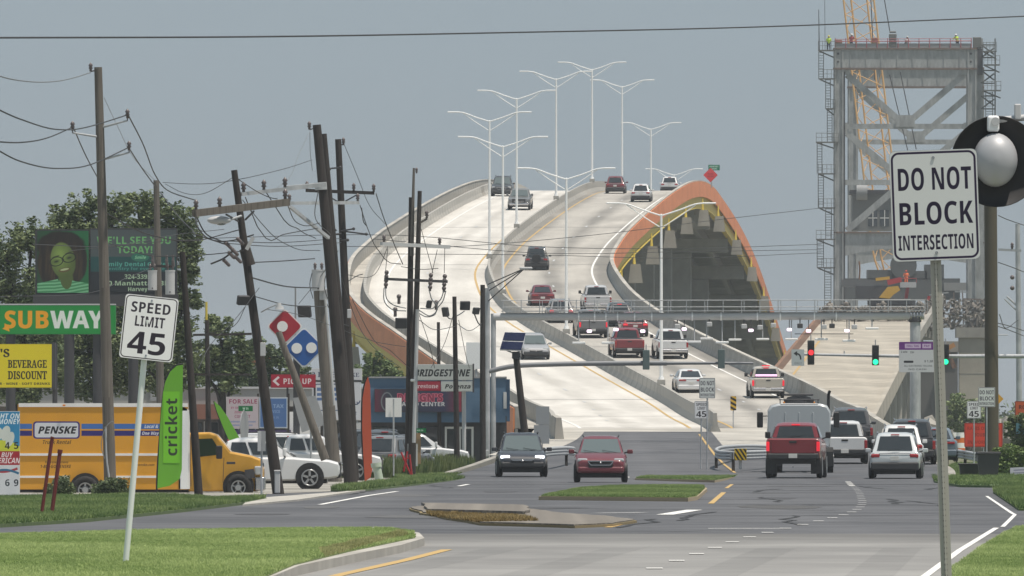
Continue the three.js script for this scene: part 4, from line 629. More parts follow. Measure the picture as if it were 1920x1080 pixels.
pole('utility_pole', 'dark thin pole with a long crossarm behind the box truck cab', [388, 600], [391, 815], 470, [8, 12], C.wood, {}); { const o = scene.children[scene.children.length - 1]; arm(o, [362, 628], [472, 626], 469.6, .08, .09, C.wood); arm(o, [362, 702], [470, 702], 469.6, .06, .08, C.wood); M('mast', rod(P(387, 566, 470), P(387, 610, 470), .05), C.yellow, o); }
pole('mast', 'thin distant mast in the haze left of the tallest pole', [554, 538], [554, 800], 900, [3, 4], C.grey, { cat: 'mast' });
{ // long cables
  wire([[-40, 71, 230], [480, 69, 260], [960, 61, 300], [1440, 50, 340], [1960, 29, 380]], .021, 'long dark cable crossing the whole sky near the top of the frame', null);
  const g1 = 'thin cables strung between the leaning poles', w = (label, pts, r = .013, m) => wire(pts, r, label, g1, m || C.wire);
  w('thin cable from the crossarm pole top toward the tallest dark pole', [[305, 342, 372], [360, 345, 360], [440, 338, 330], [520, 320, 345], [585, 300, 380]], .01); w('cable sagging from the transformer pole to the top of the leaning crossarm pole', [[310, 345, 372], [345, 362, 360], [385, 362, 345], [438, 332, 330]], .01);
  w('short dark cable from the leaning pole top to the steel crossarm', [[445, 335, 330], [480, 358, 330], [500, 368, 330], [520, 373, 331]], .013); w('very thin pale cable from the tallest pole top down to the steel crossarm', [[582, 245, 395], [560, 290, 370], [545, 330, 350], [520, 352, 331]], .008, C.wirePale); w('thin cable slanting down right from the top of the second dark pole', [[645, 270, 430], [670, 330, 435], [690, 380, 440], [722, 420, 450]], .011); w('cable hanging off the tallest pole above its steel band', [[597, 357, 330], [590, 400, 340], [620, 440, 380]], .013);
  w('cable swinging right from the middle insulator of the steel crossarm', [[500, 362, 330], [520, 395, 331], [560, 430, 350], [592, 447, 395]], .015); w('short cable loop under the tip of the thick wooden crossarm', [[540, 386, 331], [550, 410, 340], [570, 423, 360], [600, 418, 395]], .014); w('long sagging cable loop between the leaning crossarm pole and the tallest pole', [[460, 370, 330], [480, 420, 332], [500, 448, 335], [530, 440, 345], [595, 428, 390]], .015); w('lowest long cable loop between the leaning crossarm pole and the weathered pole', [[455, 375, 330], [500, 430, 335], [545, 462, 350], [600, 470, 395]], .012);
  w('thick cable from the left end of the wooden crossarm to the switchgear', [[366, 400, 327], [380, 430, 327], [410, 450, 329], [428, 456, 330]], .02); w('second thick cable loop under the cobra street light', [[366, 408, 327], [372, 428, 326], [395, 449, 328], [440, 450, 330], [476, 440, 330]], .02); w('dark cable running down left of the street light to the switchgear', [[300, 360, 380], [330, 400, 360], [360, 430, 340], [390, 448, 330], [428, 460, 330]], .018); w('straight cable between the leaning crossarm pole collar and the tallest pole', [[455, 493, 330], [520, 490, 350], [590, 485, 395]], .018); w('short thick cable left of the leaning pole collar', [[395, 495, 330], [420, 484, 330], [440, 468, 330]], .026);
  w('cable from the lower steel arm of the second dark pole to the switch gear', [[675, 385, 429], [690, 430, 432], [710, 470, 437], [735, 494, 439], [752, 495, 439]], .016); w("cable from the right tip of the second dark pole's crossarm to the switch gear", [[705, 363, 429], [720, 410, 433], [740, 460, 437], [755, 495, 439]], .018); w('short hanging loop under the right tip of the lower steel arm', [[678, 390, 429], [684, 420, 431], [688, 424, 431]], .018); w('level cable between the two dark insulators above the switch gear arm', [[752, 500, 439], [790, 505, 439], [822, 503, 439]], .013); w('sagging cable from the second dark pole up to the pale switch gear crossarm', [[650, 515, 435], [690, 520, 437], [712, 500, 439], [727, 462, 439]], .012); w('short cable ending at the bridge parapet post', [[648, 530, 430], [670, 517, 440], [680, 514, 450]], .018);
  w('thin cable left of the leaning pole below its floodlight', [[460, 575, 330], [440, 610, 330], [380, 628, 330]], .01); w('thin cable passing over the pizza sign', [[500, 580, 330], [560, 590, 380], [620, 610, 420], [700, 640, 430], [760, 650, 440]], .01); w('thin cable falling in front of the orange fascia toward the tyre sign', [[660, 560, 430], [690, 620, 430], [735, 660, 438], [768, 690, 440]], .012); w('thin cable slanting left of the slim floodlight pole', [[850, 590, 500], [835, 640, 500], [808, 690, 498]], .013); w('thin cable slanting from the switch gear pole to the tyre sign', [[786, 590, 440], [800, 630, 445], [815, 690, 480]], .013); w('thin cable slanting right of the slim floodlight pole', [[860, 600, 500], [868, 640, 500], [880, 690, 520]], .013);
  w('telephone bundle from the leaning crossarm pole across to the weathered pole', [[470, 520, 330], [530, 536, 360], [598, 540, 420]], .022); w('second telephone cable below the bundle on the weathered pole', [[478, 556, 330], [540, 572, 370], [612, 575, 420]], .016);
  w('cable from the weathered pole sagging to the second dark pole', [[608, 560, 420], [630, 600, 425], [655, 612, 430]], .014); w('long cable from the tallest pole down behind the orange banner', [[640, 520, 395], [664, 590, 400], [700, 650, 420], [752, 690, 440]], .012);
  w('cable from the tall left pole behind the billboard to the leaning crossarm pole', [[200, 400, 322], [280, 440, 326], [360, 452, 328], [452, 430, 330]], .016); w('second cable from the tall left pole to the leaning crossarm pole', [[201, 455, 322], [290, 480, 326], [380, 478, 328], [462, 470, 330]], .014);
  w('guy cable slanting from the leaning crossarm pole toward the truck cab', [[486, 540, 330], [440, 600, 325], [400, 640, 320], [372, 690, 310]], .01); w('cable dropping from the tallest pole to the pizza sign', [[634, 470, 395], [600, 520, 420], [560, 570, 450]], .011); w('cable joining the switch gear poles to the slim floodlight pole', [[786, 600, 440], [815, 618, 470], [853, 612, 500]], .014); w('cable joining the slim floodlight pole to the dark pole by the steel mast', [[856, 606, 500], [880, 620, 510], [904, 606, 520]], .014);
  const g2 = 'faint distribution cables crossing in front of the bridge'; const x = (label, pts) => wire(pts, .013, label, g2, C.wire);
  x('faint cable from the left trees across the billboard and bridge, topmost on the deck', [[130, 470, 470], [420, 446, 440], [700, 440, 450], [1000, 462, 480], [1280, 466, 520], [1540, 458, 560]]); x('faint cable just under the topmost one across the bridge deck', [[700, 448, 450], [1000, 474, 480], [1280, 472, 520], [1540, 468, 560]]); x('faint cable crossing the bridge just above the dark SUV, lowest of the three', [[700, 476, 450], [1000, 478, 480], [1280, 484, 520], [1540, 474, 560]]); x('faint cable climbing right across the orange bridge edge into the sky', [[640, 462, 430], [860, 462, 455], [1100, 442, 480], [1330, 414, 520], [1540, 390, 560]]); x('faint cable crossing the face on the billboard', [[60, 458, 400], [200, 462, 420], [330, 440, 450], [420, 430, 470]]); x('faint cable rising below the billboard at the left', [[0, 556, 420], [150, 552, 430], [240, 520, 450], [290, 500, 470]]);
  x('faint level cable right of the leaning pole collar, upper one', [[430, 452, 330], [520, 455, 370], [640, 447, 430]]); x('faint level cable right of the leaning pole collar, lower one', [[420, 456, 330], [520, 462, 370], [640, 455, 430]]);
}
// ---------- shops, signs and parked vehicles on the left ----------
function rbx(x0, y0, x1, y1, d, depth, back = true) {               // a box whose front face fills this pixel rectangle at distance d
  const a = P(x0, y1, d), b = P(x1, y0, d); return new THREE.BoxGeometry(b.x - a.x, b.y - a.y, depth).translate((a.x + b.x) / 2, (a.y + b.y) / 2, -d - (back ? depth / 2 : -depth / 2));
}
function face(x0, y0, x1, y1, d) { const a = P(x0, y1, d), b = P(x1, y0, d); const g = new THREE.PlaneGeometry(b.x - a.x, b.y - a.y); return g.translate((a.x + b.x) / 2, (a.y + b.y) / 2, -d); }
function base(x, d) { const p = P(x, 500, d); p.y = 0; return p; }
function post(x, y0, d, r, m, g, y1) { const t = P(x, y0, d); const f = y1 ? P(x, y1, d) : V(t.x, -.3, t.z); return M('post', rod(f, t, r, r, 10), m, g); }
const pf = (t, g, parent, rough = .45) => M('print', g, print(t, rough), parent, { uv: 1 });
{ // billboard
  const g = thing('advertising_billboard', 'green tinted billboard with a smiling face in glasses beside white lettering', 'billboard', base(200, 488));
  M('cabinet', rbx(66, 430, 167, 552, 488, .35), C.dark, g); M('cabinet', rbx(168.5, 428, 332, 552, 488, .35), C.dark, g); M('skirt', rbx(62, 552, 334, 574, 487.9, .4), C.dark, g); for (const x of [130, 190, 250]) post(x, 560, 488.3, .22, C.dark, g);
  { // a generic smiling portrait, shaded softly pixel by pixel
    const W = 192, H = 240, d = new Uint8Array(W * H * 4), ss = (a, b, v) => { v = Math.min(1, Math.max(0, (v - a) / (b - a))); return v * v * (3 - 2 * v); }, el = (x, y, cx, cy, rx, ry, a = 0) => { const c = Math.cos(a), s = Math.sin(a), u = (x - cx) * c + (y - cy) * s, v = -(x - cx) * s + (y - cy) * c; return Math.hypot(u / rx, v / ry); };
    for (let j = 0; j < H; j++) for (let i = 0; i < W; i++) {
      const x = i / W, y = j / H * 1.25, n = at2(N3, i * 2, j * 2), n2 = at2(N1, i * 5 + (y * 40 | 0), j >> 1); let c = mixc([36, 74, 48], [24, 104, 60], x + .3 * (n - .5));
      const hair = Math.min(el(x, y, .46, .3, .47, .3), el(x, y, .23, .66, .23, .42), el(x, y, .77, .6, .2, .44)); c = mixc(c, mixc([30, 24, 21], [74, 60, 40], ss(.35, .75, n2) * (1 - .5 * Math.abs(x - .45))), 1 - ss(.9, 1.06, hair + (n - .5) * .18));
      const neck = el(x, y, .56, .98, .15, .26, -.1); c = mixc(c, [78, 96, 48], 1 - ss(.85, 1.05, neck));
      const top = y - (.98 + .22 * Math.abs(x - .56) * (x < .56 ? .55 : .8) - (x < .4 ? (x - .1) * .1 : 0)); if (top > 0 && neck > .75) c = mixc([58, 130, 84], [128, 190, 146], .5 + .5 * Math.sin((y + .12 * x * x + .02 * n) * 95));
      const f = el(x, y, .5, .6, .245, .385, -.16), lit = .62 + .38 * (1 - ss(0, 1, Math.hypot((x - .44) / .34, (y - .5) / .5))); c = mixc(c, [128 * lit, 154 * lit, 76 * lit].map(v => v + (n - .5) * 12), 1 - ss(.93, 1.03, f));
      const sh = el(x, y, .54, .66, .035, .07); c = mixc(c, [92, 112, 56], .45 * (1 - ss(.5, 1.2, sh))); for (const q of [[.37, .615], [.62, .54]]) { c = mixc(c, [66, 84, 46], .5 * (1 - ss(.4, 1.2, el(x, y, q[0], q[1], .1, .055, -.28)))); c = mixc(c, [26, 30, 22], .85 * (1 - ss(.6, 1.1, el(x, y, q[0], q[1], .05, .018, -.28)))); const r = el(x, y, q[0], q[1], .128, .088, -.28); c = mixc(c, [22, 30, 24], (1 - ss(.05, .13, Math.abs(r - 1)))); c = mixc(c, [30, 34, 24], .7 * (1 - ss(.5, 1.1, el(x, y, q[0] - .01, q[1] - .1, .09, .016, -.32)))); }
      c = mixc(c, [22, 30, 24], 1 - ss(.4, 1.1, el(x, y, .495, .578, .04, .012, -.3))); const m = el(x, y, .53, .785, .12, .045, -.2); c = mixc(c, [96, 70, 48], .8 * (1 - ss(.8, 1.1, m))); c = mixc(c, [176, 190, 146], 1 - ss(.75, 1, el(x, y, .53, .775, .1, .024, -.2))); c = mixc(c, [84, 104, 52], .5 * (1 - ss(.2, 1.1, Math.abs(el(x, y, .53, .74, .19, .12, -.2) - 1) * 6)) * (y > .72 ? 1 : 0));
      const k = (((H - 1 - j) * W) + i) * 4; d[k] = c[0]; d[k + 1] = c[1]; d[k + 2] = c[2]; d[k + 3] = 255;
    }
    const t = new THREE.DataTexture(d, W, H, THREE.RGBAFormat); t.colorSpace = THREE.SRGBColorSpace; t.magFilter = THREE.LinearFilter; t.needsUpdate = true; pf(t, face(70, 433, 166, 549, 487.97), g);
  }
  pf(canvas(320, 230, (x, w, h) => {
    x.fillStyle = '#4b5456'; x.fillRect(0, 0, w, h); x.fillStyle = '#1d4a4a'; x.fillRect(0, h * .43, w, h * .24); x.fillStyle = '#22282e'; x.fillRect(0, h * .67, w, h * .33);
    fit(x, "WE'LL SEE YOU", w * .51, h * .17, 38, w * .88, '#6fb36f'); fit(x, 'TODAY!', w * .52, h * .32, 36, w * .42, '#6fb36f'); x.fillStyle = '#2f6f5c'; x.beginPath(); x.ellipse(w * .58, h * .44, 34, 16, 0, 0, 7); x.fill(); text(x, 'Smile', w * .58, h * .44, 16, '#8fc9a0', { style: 'italic bold' });
    fit(x, 'Family Dental Center', w * .52, h * .55, 22, w * .8, '#58a596'); fit(x, 'dentistry for every age', w * .52, h * .62, 14, w * .7, '#4a8f86'); text(x, '324-3393', w * .55, h * .75, 24, '#a9c3a4'); fit(x, '50 Manhattan Bl', w * .52, h * .855, 24, w * .74, '#a9c3a4'); text(x, 'Harvey', w * .55, h * .95, 22, '#a9c3a4');
  }), face(170, 431, 330, 548, 487.97), g);
}
{ // green sandwich shop sign
  const g = thing('shop_sign', 'long green sign with yellow and white SUBWAY lettering on dark posts', 'sign', base(100, 470)); M('cabinet', rbx(-40, 572, 217, 627, 470, .4), mat('sign green', [.02, .21, .05], .4), g); for (const x of [20, 183]) post(x, 620, 470.3, .2, C.dark, g); M('edge_trim', rbx(-40, 569.5, 217, 572, 469.98, .44), C.greyPale, g);
  pf(canvas(512, 110, (x, w, h) => { x.fillStyle = '#128a3a'; x.fillRect(0, 0, w, h); const k = w / 257; fit(x, 'SUB', (40 + 50) * k, h * .5, 92, 86 * k, '#e9a21c', { style: '900' }); fit(x, 'WAY', (40 + 144) * k, h * .5, 92, 98 * k, '#dfe6e0', { style: '900' }); x.fillStyle = '#e9a21c'; x.beginPath(); x.moveTo(44 * k, h * .82); x.lineTo(56 * k, h * .66); x.lineTo(58 * k, h * .92); x.fill(); }), face(-40, 573, 217, 626, 469.97), g);
}
{ // yellow drink shop sign
  const g = thing('shop_sign', 'yellow sign reading BEVERAGE DISCOUNT in black at the left edge', 'sign', base(30, 450)); M('cabinet', rbx(-70, 645, 98, 727, 450, .4), mat('sign yellow', [.62, .52, .02], .4), g); M('frame', rbx(97, 642, 104, 730, 449.98, .5), C.dark, g); for (const x of [-30, 103]) post(x, 645, 450.4, .1, C.dark, g);
  pf(canvas(336, 164, (x, w, h) => { x.fillStyle = '#d9c81a'; x.fillRect(0, 0, w, h); const k = w / 168, o = { font: 'serif', style: '900' }; text(x, "LEE'S", 58 * k, h * .2, 44, '#14120a', o); fit(x, 'BEVERAGE', 122 * k, h * .46, 40, 74 * k, '#14120a', o); fit(x, 'DISCOUNT', 122 * k, h * .72, 42, 74 * k, '#14120a', o); fit(x, 'BEER · LIQUOR · WINE · SOFT DRINKS', 90 * k, h * .92, 13, 150 * k, '#2a2608'); }), face(-70, 646, 97, 726, 449.97), g);
}
{ // tobacco price board
  const g = thing('price_board', 'upright blue and red price board with white figures at the left edge', 'sign', base(5, 314)); M('panel', rbx(-46, 771, 37, 934, 314, .12), C.white, g); post(14, 930, 314.1, .07, C.wood, g); post(-30, 930, 314.1, .07, C.wood, g);
  pf(canvas(200, 390, (x, w, h) => { x.fillStyle = '#2f86b4'; x.fillRect(0, 0, w, h * .46); x.fillStyle = '#c9cf3a'; x.beginPath(); x.ellipse(w * .6, h * .46, w * .42, h * .13, 0, Math.PI, 0); x.fill(); x.fillRect(w * .1, h * .4, w, h * .06); fit(x, 'RIGHT ON', w * .64, h * .05, 32, w * .7, '#e8eef0', { style: 'italic bold' }); fit(x, 'THE MONEY', w * .6, h * .115, 32, w * .78, '#e8eef0', { style: 'italic bold' }); x.fillStyle = '#cfd6cf'; for (const q of [[.5, .27, .1], [.68, .25, .1], [.78, .32, .09]]) { x.beginPath(); x.ellipse(w * q[0], h * q[1], w * q[2], h * .09, .3, 0, 7); x.fill(); }
    text(x, '4', w * .72, h * .395, 42, '#1a1c18'); text(x, '5', w * .92, h * .395, 42, '#1a1c18'); x.fillStyle = '#a32430'; x.fillRect(0, h * .46, w, h * .16); fit(x, 'BUY', w * .7, h * .5, 30, w * .26, '#e9e4e4', { style: 'italic bold' }); fit(x, 'AMERICAN', w * .64, h * .57, 34, w * .72, '#e9e4e4', { style: 'italic bold' }); x.fillStyle = '#d3d8dc'; x.fillRect(0, h * .62, w, h * .38); x.strokeStyle = '#a8323c'; x.lineWidth = 10; x.beginPath(); x.moveTo(w * .3, h * .66); x.quadraticCurveTo(w * .6, h * .74, w * .95, h * .66); x.stroke(); x.strokeStyle = '#2d6c8f'; x.beginPath(); x.moveTo(w * .4, h * .71); x.quadraticCurveTo(w * .65, h * .64, w * .98, h * .72); x.stroke(); text(x, '6', w * .72, h * .83, 42, '#1f2a33'); text(x, '9', w * .92, h * .83, 42, '#1f2a33'); }), face(-46, 772, 37, 933, 313.97), g);
}
{ // yellow box truck
  const D = 337, s = D / F, g = thing('box_truck', 'yellow rental box truck with blue stripes parked side on at the left', 'box truck', base(260, D));
  const yel = paint([.62, .32, .025]); M('cargo_box', rbx(33, 758, 352, 918, D, 2.3), yel, g);
  pf(canvas(1280, 640, (x, w, h) => {
    x.fillStyle = '#d4982a'; x.fillRect(0, 0, w, h); const k = w / 318, Y = y => (y - 758) / 160 * h; x.fillStyle = '#3f6cb0'; x.fillRect(0, Y(794), w, Y(804) - Y(794)); x.fillStyle = '#2a2270'; x.fillRect(0, Y(807), w, Y(817) - Y(807));
    x.fillStyle = '#d4982a'; x.fillRect(26 * k, Y(788), 93 * k, Y(824) - Y(788)); x.fillStyle = '#2f2276'; x.beginPath(); x.roundRect(28 * k, Y(789.5), 88 * k, Y(822.5) - Y(789.5), 26); x.fill(); x.fillStyle = '#cfd2d8'; x.beginPath(); x.roundRect(31 * k, Y(792), 82 * k, Y(820) - Y(792), 18); x.fill();
    fit(x, 'PENSKE', 72 * k, Y(806), 74, 72 * k, '#15151c', { style: 'italic 900' }); fit(x, 'Truck Rental', 72 * k, Y(829), 40, 54 * k, '#4a3a1a', { style: 'italic bold' }); fit(x, 'For reservations', 72 * k, Y(867), 26, 44 * k, '#5a4218', { style: 'italic bold' }); fit(x, '1-800-GO-PENSKE', 70 * k, Y(875), 34, 58 * k, '#4a3616', { style: 'italic bold' });
    fit(x, 'Local &', 250 * k, Y(799), 34, 26 * k, '#e4e6ea', { style: 'italic bold' }); fit(x, 'One Way', 248 * k, Y(812), 34, 32 * k, '#e4e6ea', { style: 'italic bold' }); fit(x, 'gopenske.com', 236 * k, Y(872), 26, 40 * k, '#5a4218', { style: 'italic bold' });
  }), face(34, 759, 351, 917, D - .02), g);
  for (const [y0, y1] of [[756, 763], [850, 854.5], [892, 896]]) M('rub_rail', rbx(35, y0, y1 > 890 ? 130 : 352, y1, D - .05, .08), C.white, g); M('rub_rail', rbx(198, 892, 352, 896, D - .05, .08), C.white, g);
  M('corner_post', rbx(338, 770, 352, 917, D - .06, .1), C.lampWhite, g); M('roof_cap', smooth(loft([[...[0, 1, 2, 3]].map(i => P([335, 356, 356, 335][i], [757, 770, 917, 917][i], D - .02)), [...[0, 1, 2, 3]].map(i => P([335, 356, 356, 335][i], [757, 770, 917, 917][i], D + 2.2))]), 30), C.white, g);
  M('skirt', rbx(35, 918, 352, 925, D + .1, 1.9), C.black, g); M('wheel_well', prism([[130, 925], [142, 896], [178, 896], [190, 925]].map(q => { const p = P(q[0], q[1], D); return [p.x, p.y]; }), .1).translate(0, 0, -D + .0), C.black, g);
  const cab = [[354, 815], [392, 814], [404, 818], [430, 850], [470, 858], [486, 864], [490, 880], [490, 912], [480, 918], [356, 918]].map(q => { const p = P(q[0], q[1], D - .1); return [p.x, p.y]; });
  const cs = new THREE.Shape(cab.map(q => new THREE.Vector2(...q))); M('cab', new THREE.ExtrudeGeometry(cs, { depth: 1.7, bevelEnabled: true, bevelSize: .06, bevelThickness: .12, bevelSegments: 3 }).translate(0, 0, -D - 1.9), yel, g);
  const sh = (n, pts, m, off, par = g) => M(n, new THREE.ShapeGeometry(new THREE.Shape(pts.map(q => { const p = P(q[0], q[1], D); return new THREE.Vector2(p.x, p.y); }))).translate(0, 0, -D + off), m, par);
  sh('side_window', [[371, 823], [398, 822], [417, 852], [372, 857]], C.glass, .09); sh('quarter_window', [[360, 823], [368, 823], [369, 857], [360, 857]], C.glass, .09); M('door_seam', [rod(P(357, 820, D - .25), P(358, 912, D - .25), .008), rod(P(420, 858, D - .25), P(418, 905, D - .25), .008)], C.dark, g); M('windscreen', quad(P(404.5, 820, D + .1), P(430, 849, D + .1), P(430, 849, D + 1.6), P(404.5, 820, D + 1.6)).translate(.03, .03, 0), C.glass, g);
  M('mirror', rbox(.18, .38, .12, .04, ...P(411, 848, D - .5).toArray()), C.black, g); M('door_handle', rbox(.15, .04, .05, .01, ...P(366, 872, D - .28).toArray()), C.black, g); M('fender_vent', rbox(.25, .07, .03, .01, ...P(433, 868, D - .27).toArray()), C.dark, g);
  M('front_bumper', rbox(.28, .4, 1.9, .05, ...P(488, 907, D + .9).toArray()), C2.silver, g); M('headlight', rbox(.22, .25, .3, .05, ...P(484, 882, D + .02).toArray()), C2.head, g); M('grille', rbox(.1, .5, 1.4, .03, ...P(491, 884, D + .9).toArray()), C.black, g); sh('logo_board', [[459, 881], [476, 879], [479, 896], [459, 898]], C.dark, .22);
  for (const [x, y] of [[160, 916], [447, 912], [340, 925]]) if (x !== 340) { const c = P(x, y + 2, D - .1); M('wheel_arch', new THREE.CylinderGeometry(.45, .45, .08, 22).rotateX(Math.PI / 2).translate(c.x, c.y + .03, -D + .14), C.black, g); const w = M('wheel', [new THREE.TorusGeometry(.29, .11, 8, 22).translate(c.x, c.y, -D + .16), new THREE.CylinderGeometry(.36, .36, .3, 22).rotateX(Math.PI / 2).translate(c.x, c.y, -D - .02)], C.tyre, g); M('rim', [new THREE.TorusGeometry(.2, .03, 6, 18).translate(c.x, c.y, -D + .2), new THREE.CylinderGeometry(.09, .12, .06, 12).rotateX(Math.PI / 2).translate(c.x, c.y, -D + .2), ...[0, 1, 2, 3, 4].map(i => beam(V(c.x, c.y, -D + .19), V(c.x + Math.sin(i * 1.257) * .2, c.y + Math.cos(i * 1.257) * .2, -D + .19), .05, .03))], C.rim, w); }
  M('rear_step', rbx(36, 921, 62, 927, D, 1.8), C.dark, g); M('marker_light', [0, 1, 2].map(i => rbox(.08, .05, .03, .01, ...P(120 + i * 90, 760, D - .12).toArray())).slice(0, 1), C2.amber, g);
}
function flag(name, label, pts, d, m, pr, polePts, lean) {
  const g = thing(name, label, 'banner flag', base(pts[0][0], d)); const w = pts.map(q => { const p = P(q[0], q[1], d); return new THREE.Vector2(p.x, p.y); }); const sg = new THREE.ExtrudeGeometry(new THREE.Shape(w), { depth: .02, bevelEnabled: false, curveSegments: 6 }).translate(0, 0, -d); M('cloth', sg, m, g);
  M('pole', tube(polePts.map(q => P(q[0], q[1], d + .02)), .03, 6), C.black, g); if (pr) pf(pr[0], quad(P(pr[1], pr[4], d - .03), P(pr[3], pr[4], d - .03), P(pr[3], pr[2], d - .03), P(pr[1], pr[2], d - .03)), g, .7); return g;
}
const cloth = (n, c) => mat(n, c, .75, 0, { transmission: .15, thickness: 0 });
flag('feather_flag', 'tall lime green feather flag reading cricket in front of the box truck', [[295, 916], [318, 911], [337, 898], [341, 880], [343, 684], [331, 686], [319, 697], [310, 716], [305, 740], [300, 800]], 318, cloth('lime cloth', [.16, .46, .03]), [canvas(64, 256, (x, w, h) => { x.fillStyle = '#75c32a'; x.fillRect(0, 0, w, h); x.font = 'bold 46px sans-serif'; text(x, 'cricket', w * .5, h * .5, 62, '#2c3a26', { rot: -Math.PI / 2, sx: 1.02 }); }), 306, 734, 337, 868], [[296, 940], [294, 916], [301, 800], [307, 735], [315, 705], [328, 686], [343, 682]]);
flag('feather_flag', 'smaller lime green feather flag bending behind the yellow truck cab', [[401, 752], [413, 762], [427, 782], [444, 812], [459, 838], [468, 856], [450, 858], [432, 832], [418, 800], [407, 772]], 400, cloth('lime cloth', 0), null, [[455, 905], [451, 860], [433, 833], [418, 800], [407, 772], [401, 752]]).children.length;
flag('feather_flag', 'faded orange feather flag standing beside the tallest dark pole', [[684, 903], [695, 895], [698, 880], [694, 722], [690, 706], [685, 718], [680, 745], [679, 800], [681, 850]], 398, cloth('orange cloth', [.55, .1, .045]), null, [[686, 915], [680, 850], [678, 800], [679, 745], [684, 718], [691, 705]]);
{ // low shop building behind
  const D = 580, g = thing('shop_building', 'long low grey shop building behind the parked pickups on the left', 'building', base(430, D)); const st = mat('pale stucco', [.33, .33, .32], .85), dk = mat('shop front', [.09, .085, .085], .6);
  M('wall', rbx(-80, 762, 690, 890, D + .6, 14), mat('shop wall', [.16, .145, .135], .85), g); M('roof_band', rbx(-80, 728, 690, 762, D, 15), st, g); M('coping', rbx(-82, 725, 692, 729, D - .1, 15.4), C.greyPale, g);
  for (let i = 0; i < 14; i++) { const x = 225 + i * 32; M('window', rbx(x, 792, x + 26, 860, D + .55, .1), C.glass, g); M('door_frame', [rbx(x - 3, 790, x - 1, 884, D + .5, .1), rbx(x - 3, 786, x + 28, 790, D + .5, .1)].slice(0, 1), C.greyPale, g); }
  M('tiled_canopy', rbx(345, 758, 414, 786, D - 1.2, 1.3), mat('clay tile', [.22, .1, .07], .8), g); M('white_bay', rbx(541, 772, 600, 860, D - .5, 1), C.white, g); M('awning', rbx(425, 806, 545, 828, D - 1, 1.2), mat('purple awning', [.05, .03, .1], .7), g); M('vent', rbx(282, 722, 302, 752, D - .6, .6), C.grey, g);
}
{ const D = 900, g = thing('far_building', 'pale far building with an orange roof behind the trees', 'building', base(480, D)); M('wall', rbx(448, 682, 506, 780, D, 8), C.white, g); M('roof', rbx(444, 664, 510, 684, D - .3, 9), mat('orange roof', [.4, .17, .09], .8), g); M('window', rbx(470, 700, 485, 716, D - .05, .1), C.glass, g); }
{ const g = thing('sale_sign', 'white FOR SALE board joined to a blue board on posts', 'sign', base(485, 525)); M('panel', rbx(424, 744, 485, 804, 525, .1), C.white, g); M('panel', rbx(486, 745, 539, 803, 525, .1), C.white, g); for (const x of [423, 484, 541]) post(x, 738, 525.1, .05, C.wood, g);
  pf(canvas(244, 240, (x, w, h) => { x.fillStyle = '#b9aeb4'; x.fillRect(0, 0, w, h); fit(x, 'FOR SALE', w * .52, h * .14, 46, w * .9, '#8c2f52'); fit(x, 'BY OWNER', w * .36, h * .34, 24, w * .45, '#a05a72'); fit(x, 'ZONED', w * .4, h * .48, 26, w * .3, '#a05a72'); fit(x, 'CONTACT', w * .5, h * .62, 30, w * .5, '#8f4a66'); x.fillStyle = '#8d93ae'; x.fillRect(w * .12, h * .76, w * .8, 12); x.fillRect(w * .12, h * .87, w * .7, 12); }), face(424.5, 744.5, 484.5, 803.5, 524.97), g);
  pf(canvas(208, 232, (x, w, h) => { x.fillStyle = '#4a6c9f'; x.fillRect(0, 0, w, h); fit(x, 'T.J. TAX', w * .5, h * .28, 40, w * .75, '#8ba4c6'); fit(x, 'SERVICE', w * .5, h * .46, 30, w * .5, '#7f9ac0'); fit(x, 'WALK IN', w * .5, h * .66, 24, w * .4, '#7591ba'); x.strokeStyle = '#a9b8cc'; x.lineWidth = 6; x.strokeRect(3, 3, w - 6, h - 6); }), face(486.5, 746, 538.5, 802, 524.97), g); }
{ // pizza sign: two tilted squares
  const D = 470, s = D / F, g = thing('pizza_sign', 'red and blue diamond sign with three white dots like a domino', 'sign', base(552, D)); const sq = (x, y, half, m, n) => { const c = P(x, y, D), h = half * s * 1.41 / 1.0; const sh = rrect(h, h, h * .16); const ge = new THREE.ExtrudeGeometry(sh, { depth: .28, bevelEnabled: false }); ge.rotateZ(Math.PI / 4); return M(n, ge.translate(c.x, c.y, c.z - .28), m, g); };
  const w1 = sq(534, 612, 34.5, C.white, 'white_border'), r1 = sq(534, 612, 31.5, mat('sign red', [.36, .015, .03], .4), 'red_panel'); r1.position.z = .03; sq(570, 652, 40, C.white, 'white_border'); const b1 = sq(570, 652, 36.5, mat('sign blue', [.015, .09, .32], .4), 'blue_panel'); b1.position.z = .03;
  for (const [x, y] of [[529.5, 612], [556.5, 653], [584, 652]]) { const c = P(x, y, D); M('white_dot', new THREE.CylinderGeometry(10 * s, 10 * s, .03, 22).rotateX(Math.PI / 2).translate(c.x, c.y, c.z + .045), C.white, g); } post(556, 660, D + .3, .14, C.dark, g); { const c = P(524, 577, D); M('lamp_cap', new THREE.CylinderGeometry(.15, .19, .14, 12).translate(c.x, c.y, c.z), C.greyPale, g); }
}
{ const g = thing('arrow_sign', 'red PICK UP sign with a white arrow behind the leaning stub pole', 'sign', base(555, 540)); M('panel', rbx(508, 702, 592, 727, 540, .12), mat('sign red', 0), g); for (const x of [539, 590]) post(x, 703, 540.1, .05, C.dark, g); pf(canvas(336, 100, (x, w, h) => { x.fillStyle = '#a51d35'; x.fillRect(0, 0, w, h); x.strokeStyle = '#dcd4d6'; x.lineWidth = 18; x.beginPath(); x.moveTo(w * .17, h * .16); x.lineTo(w * .06, h * .5); x.lineTo(w * .17, h * .84); x.stroke(); fit(x, 'PICK UP', w * .59, h * .52, 62, w * .66, '#dcd4d6'); }), face(509, 703, 591, 726, 539.97), g); }
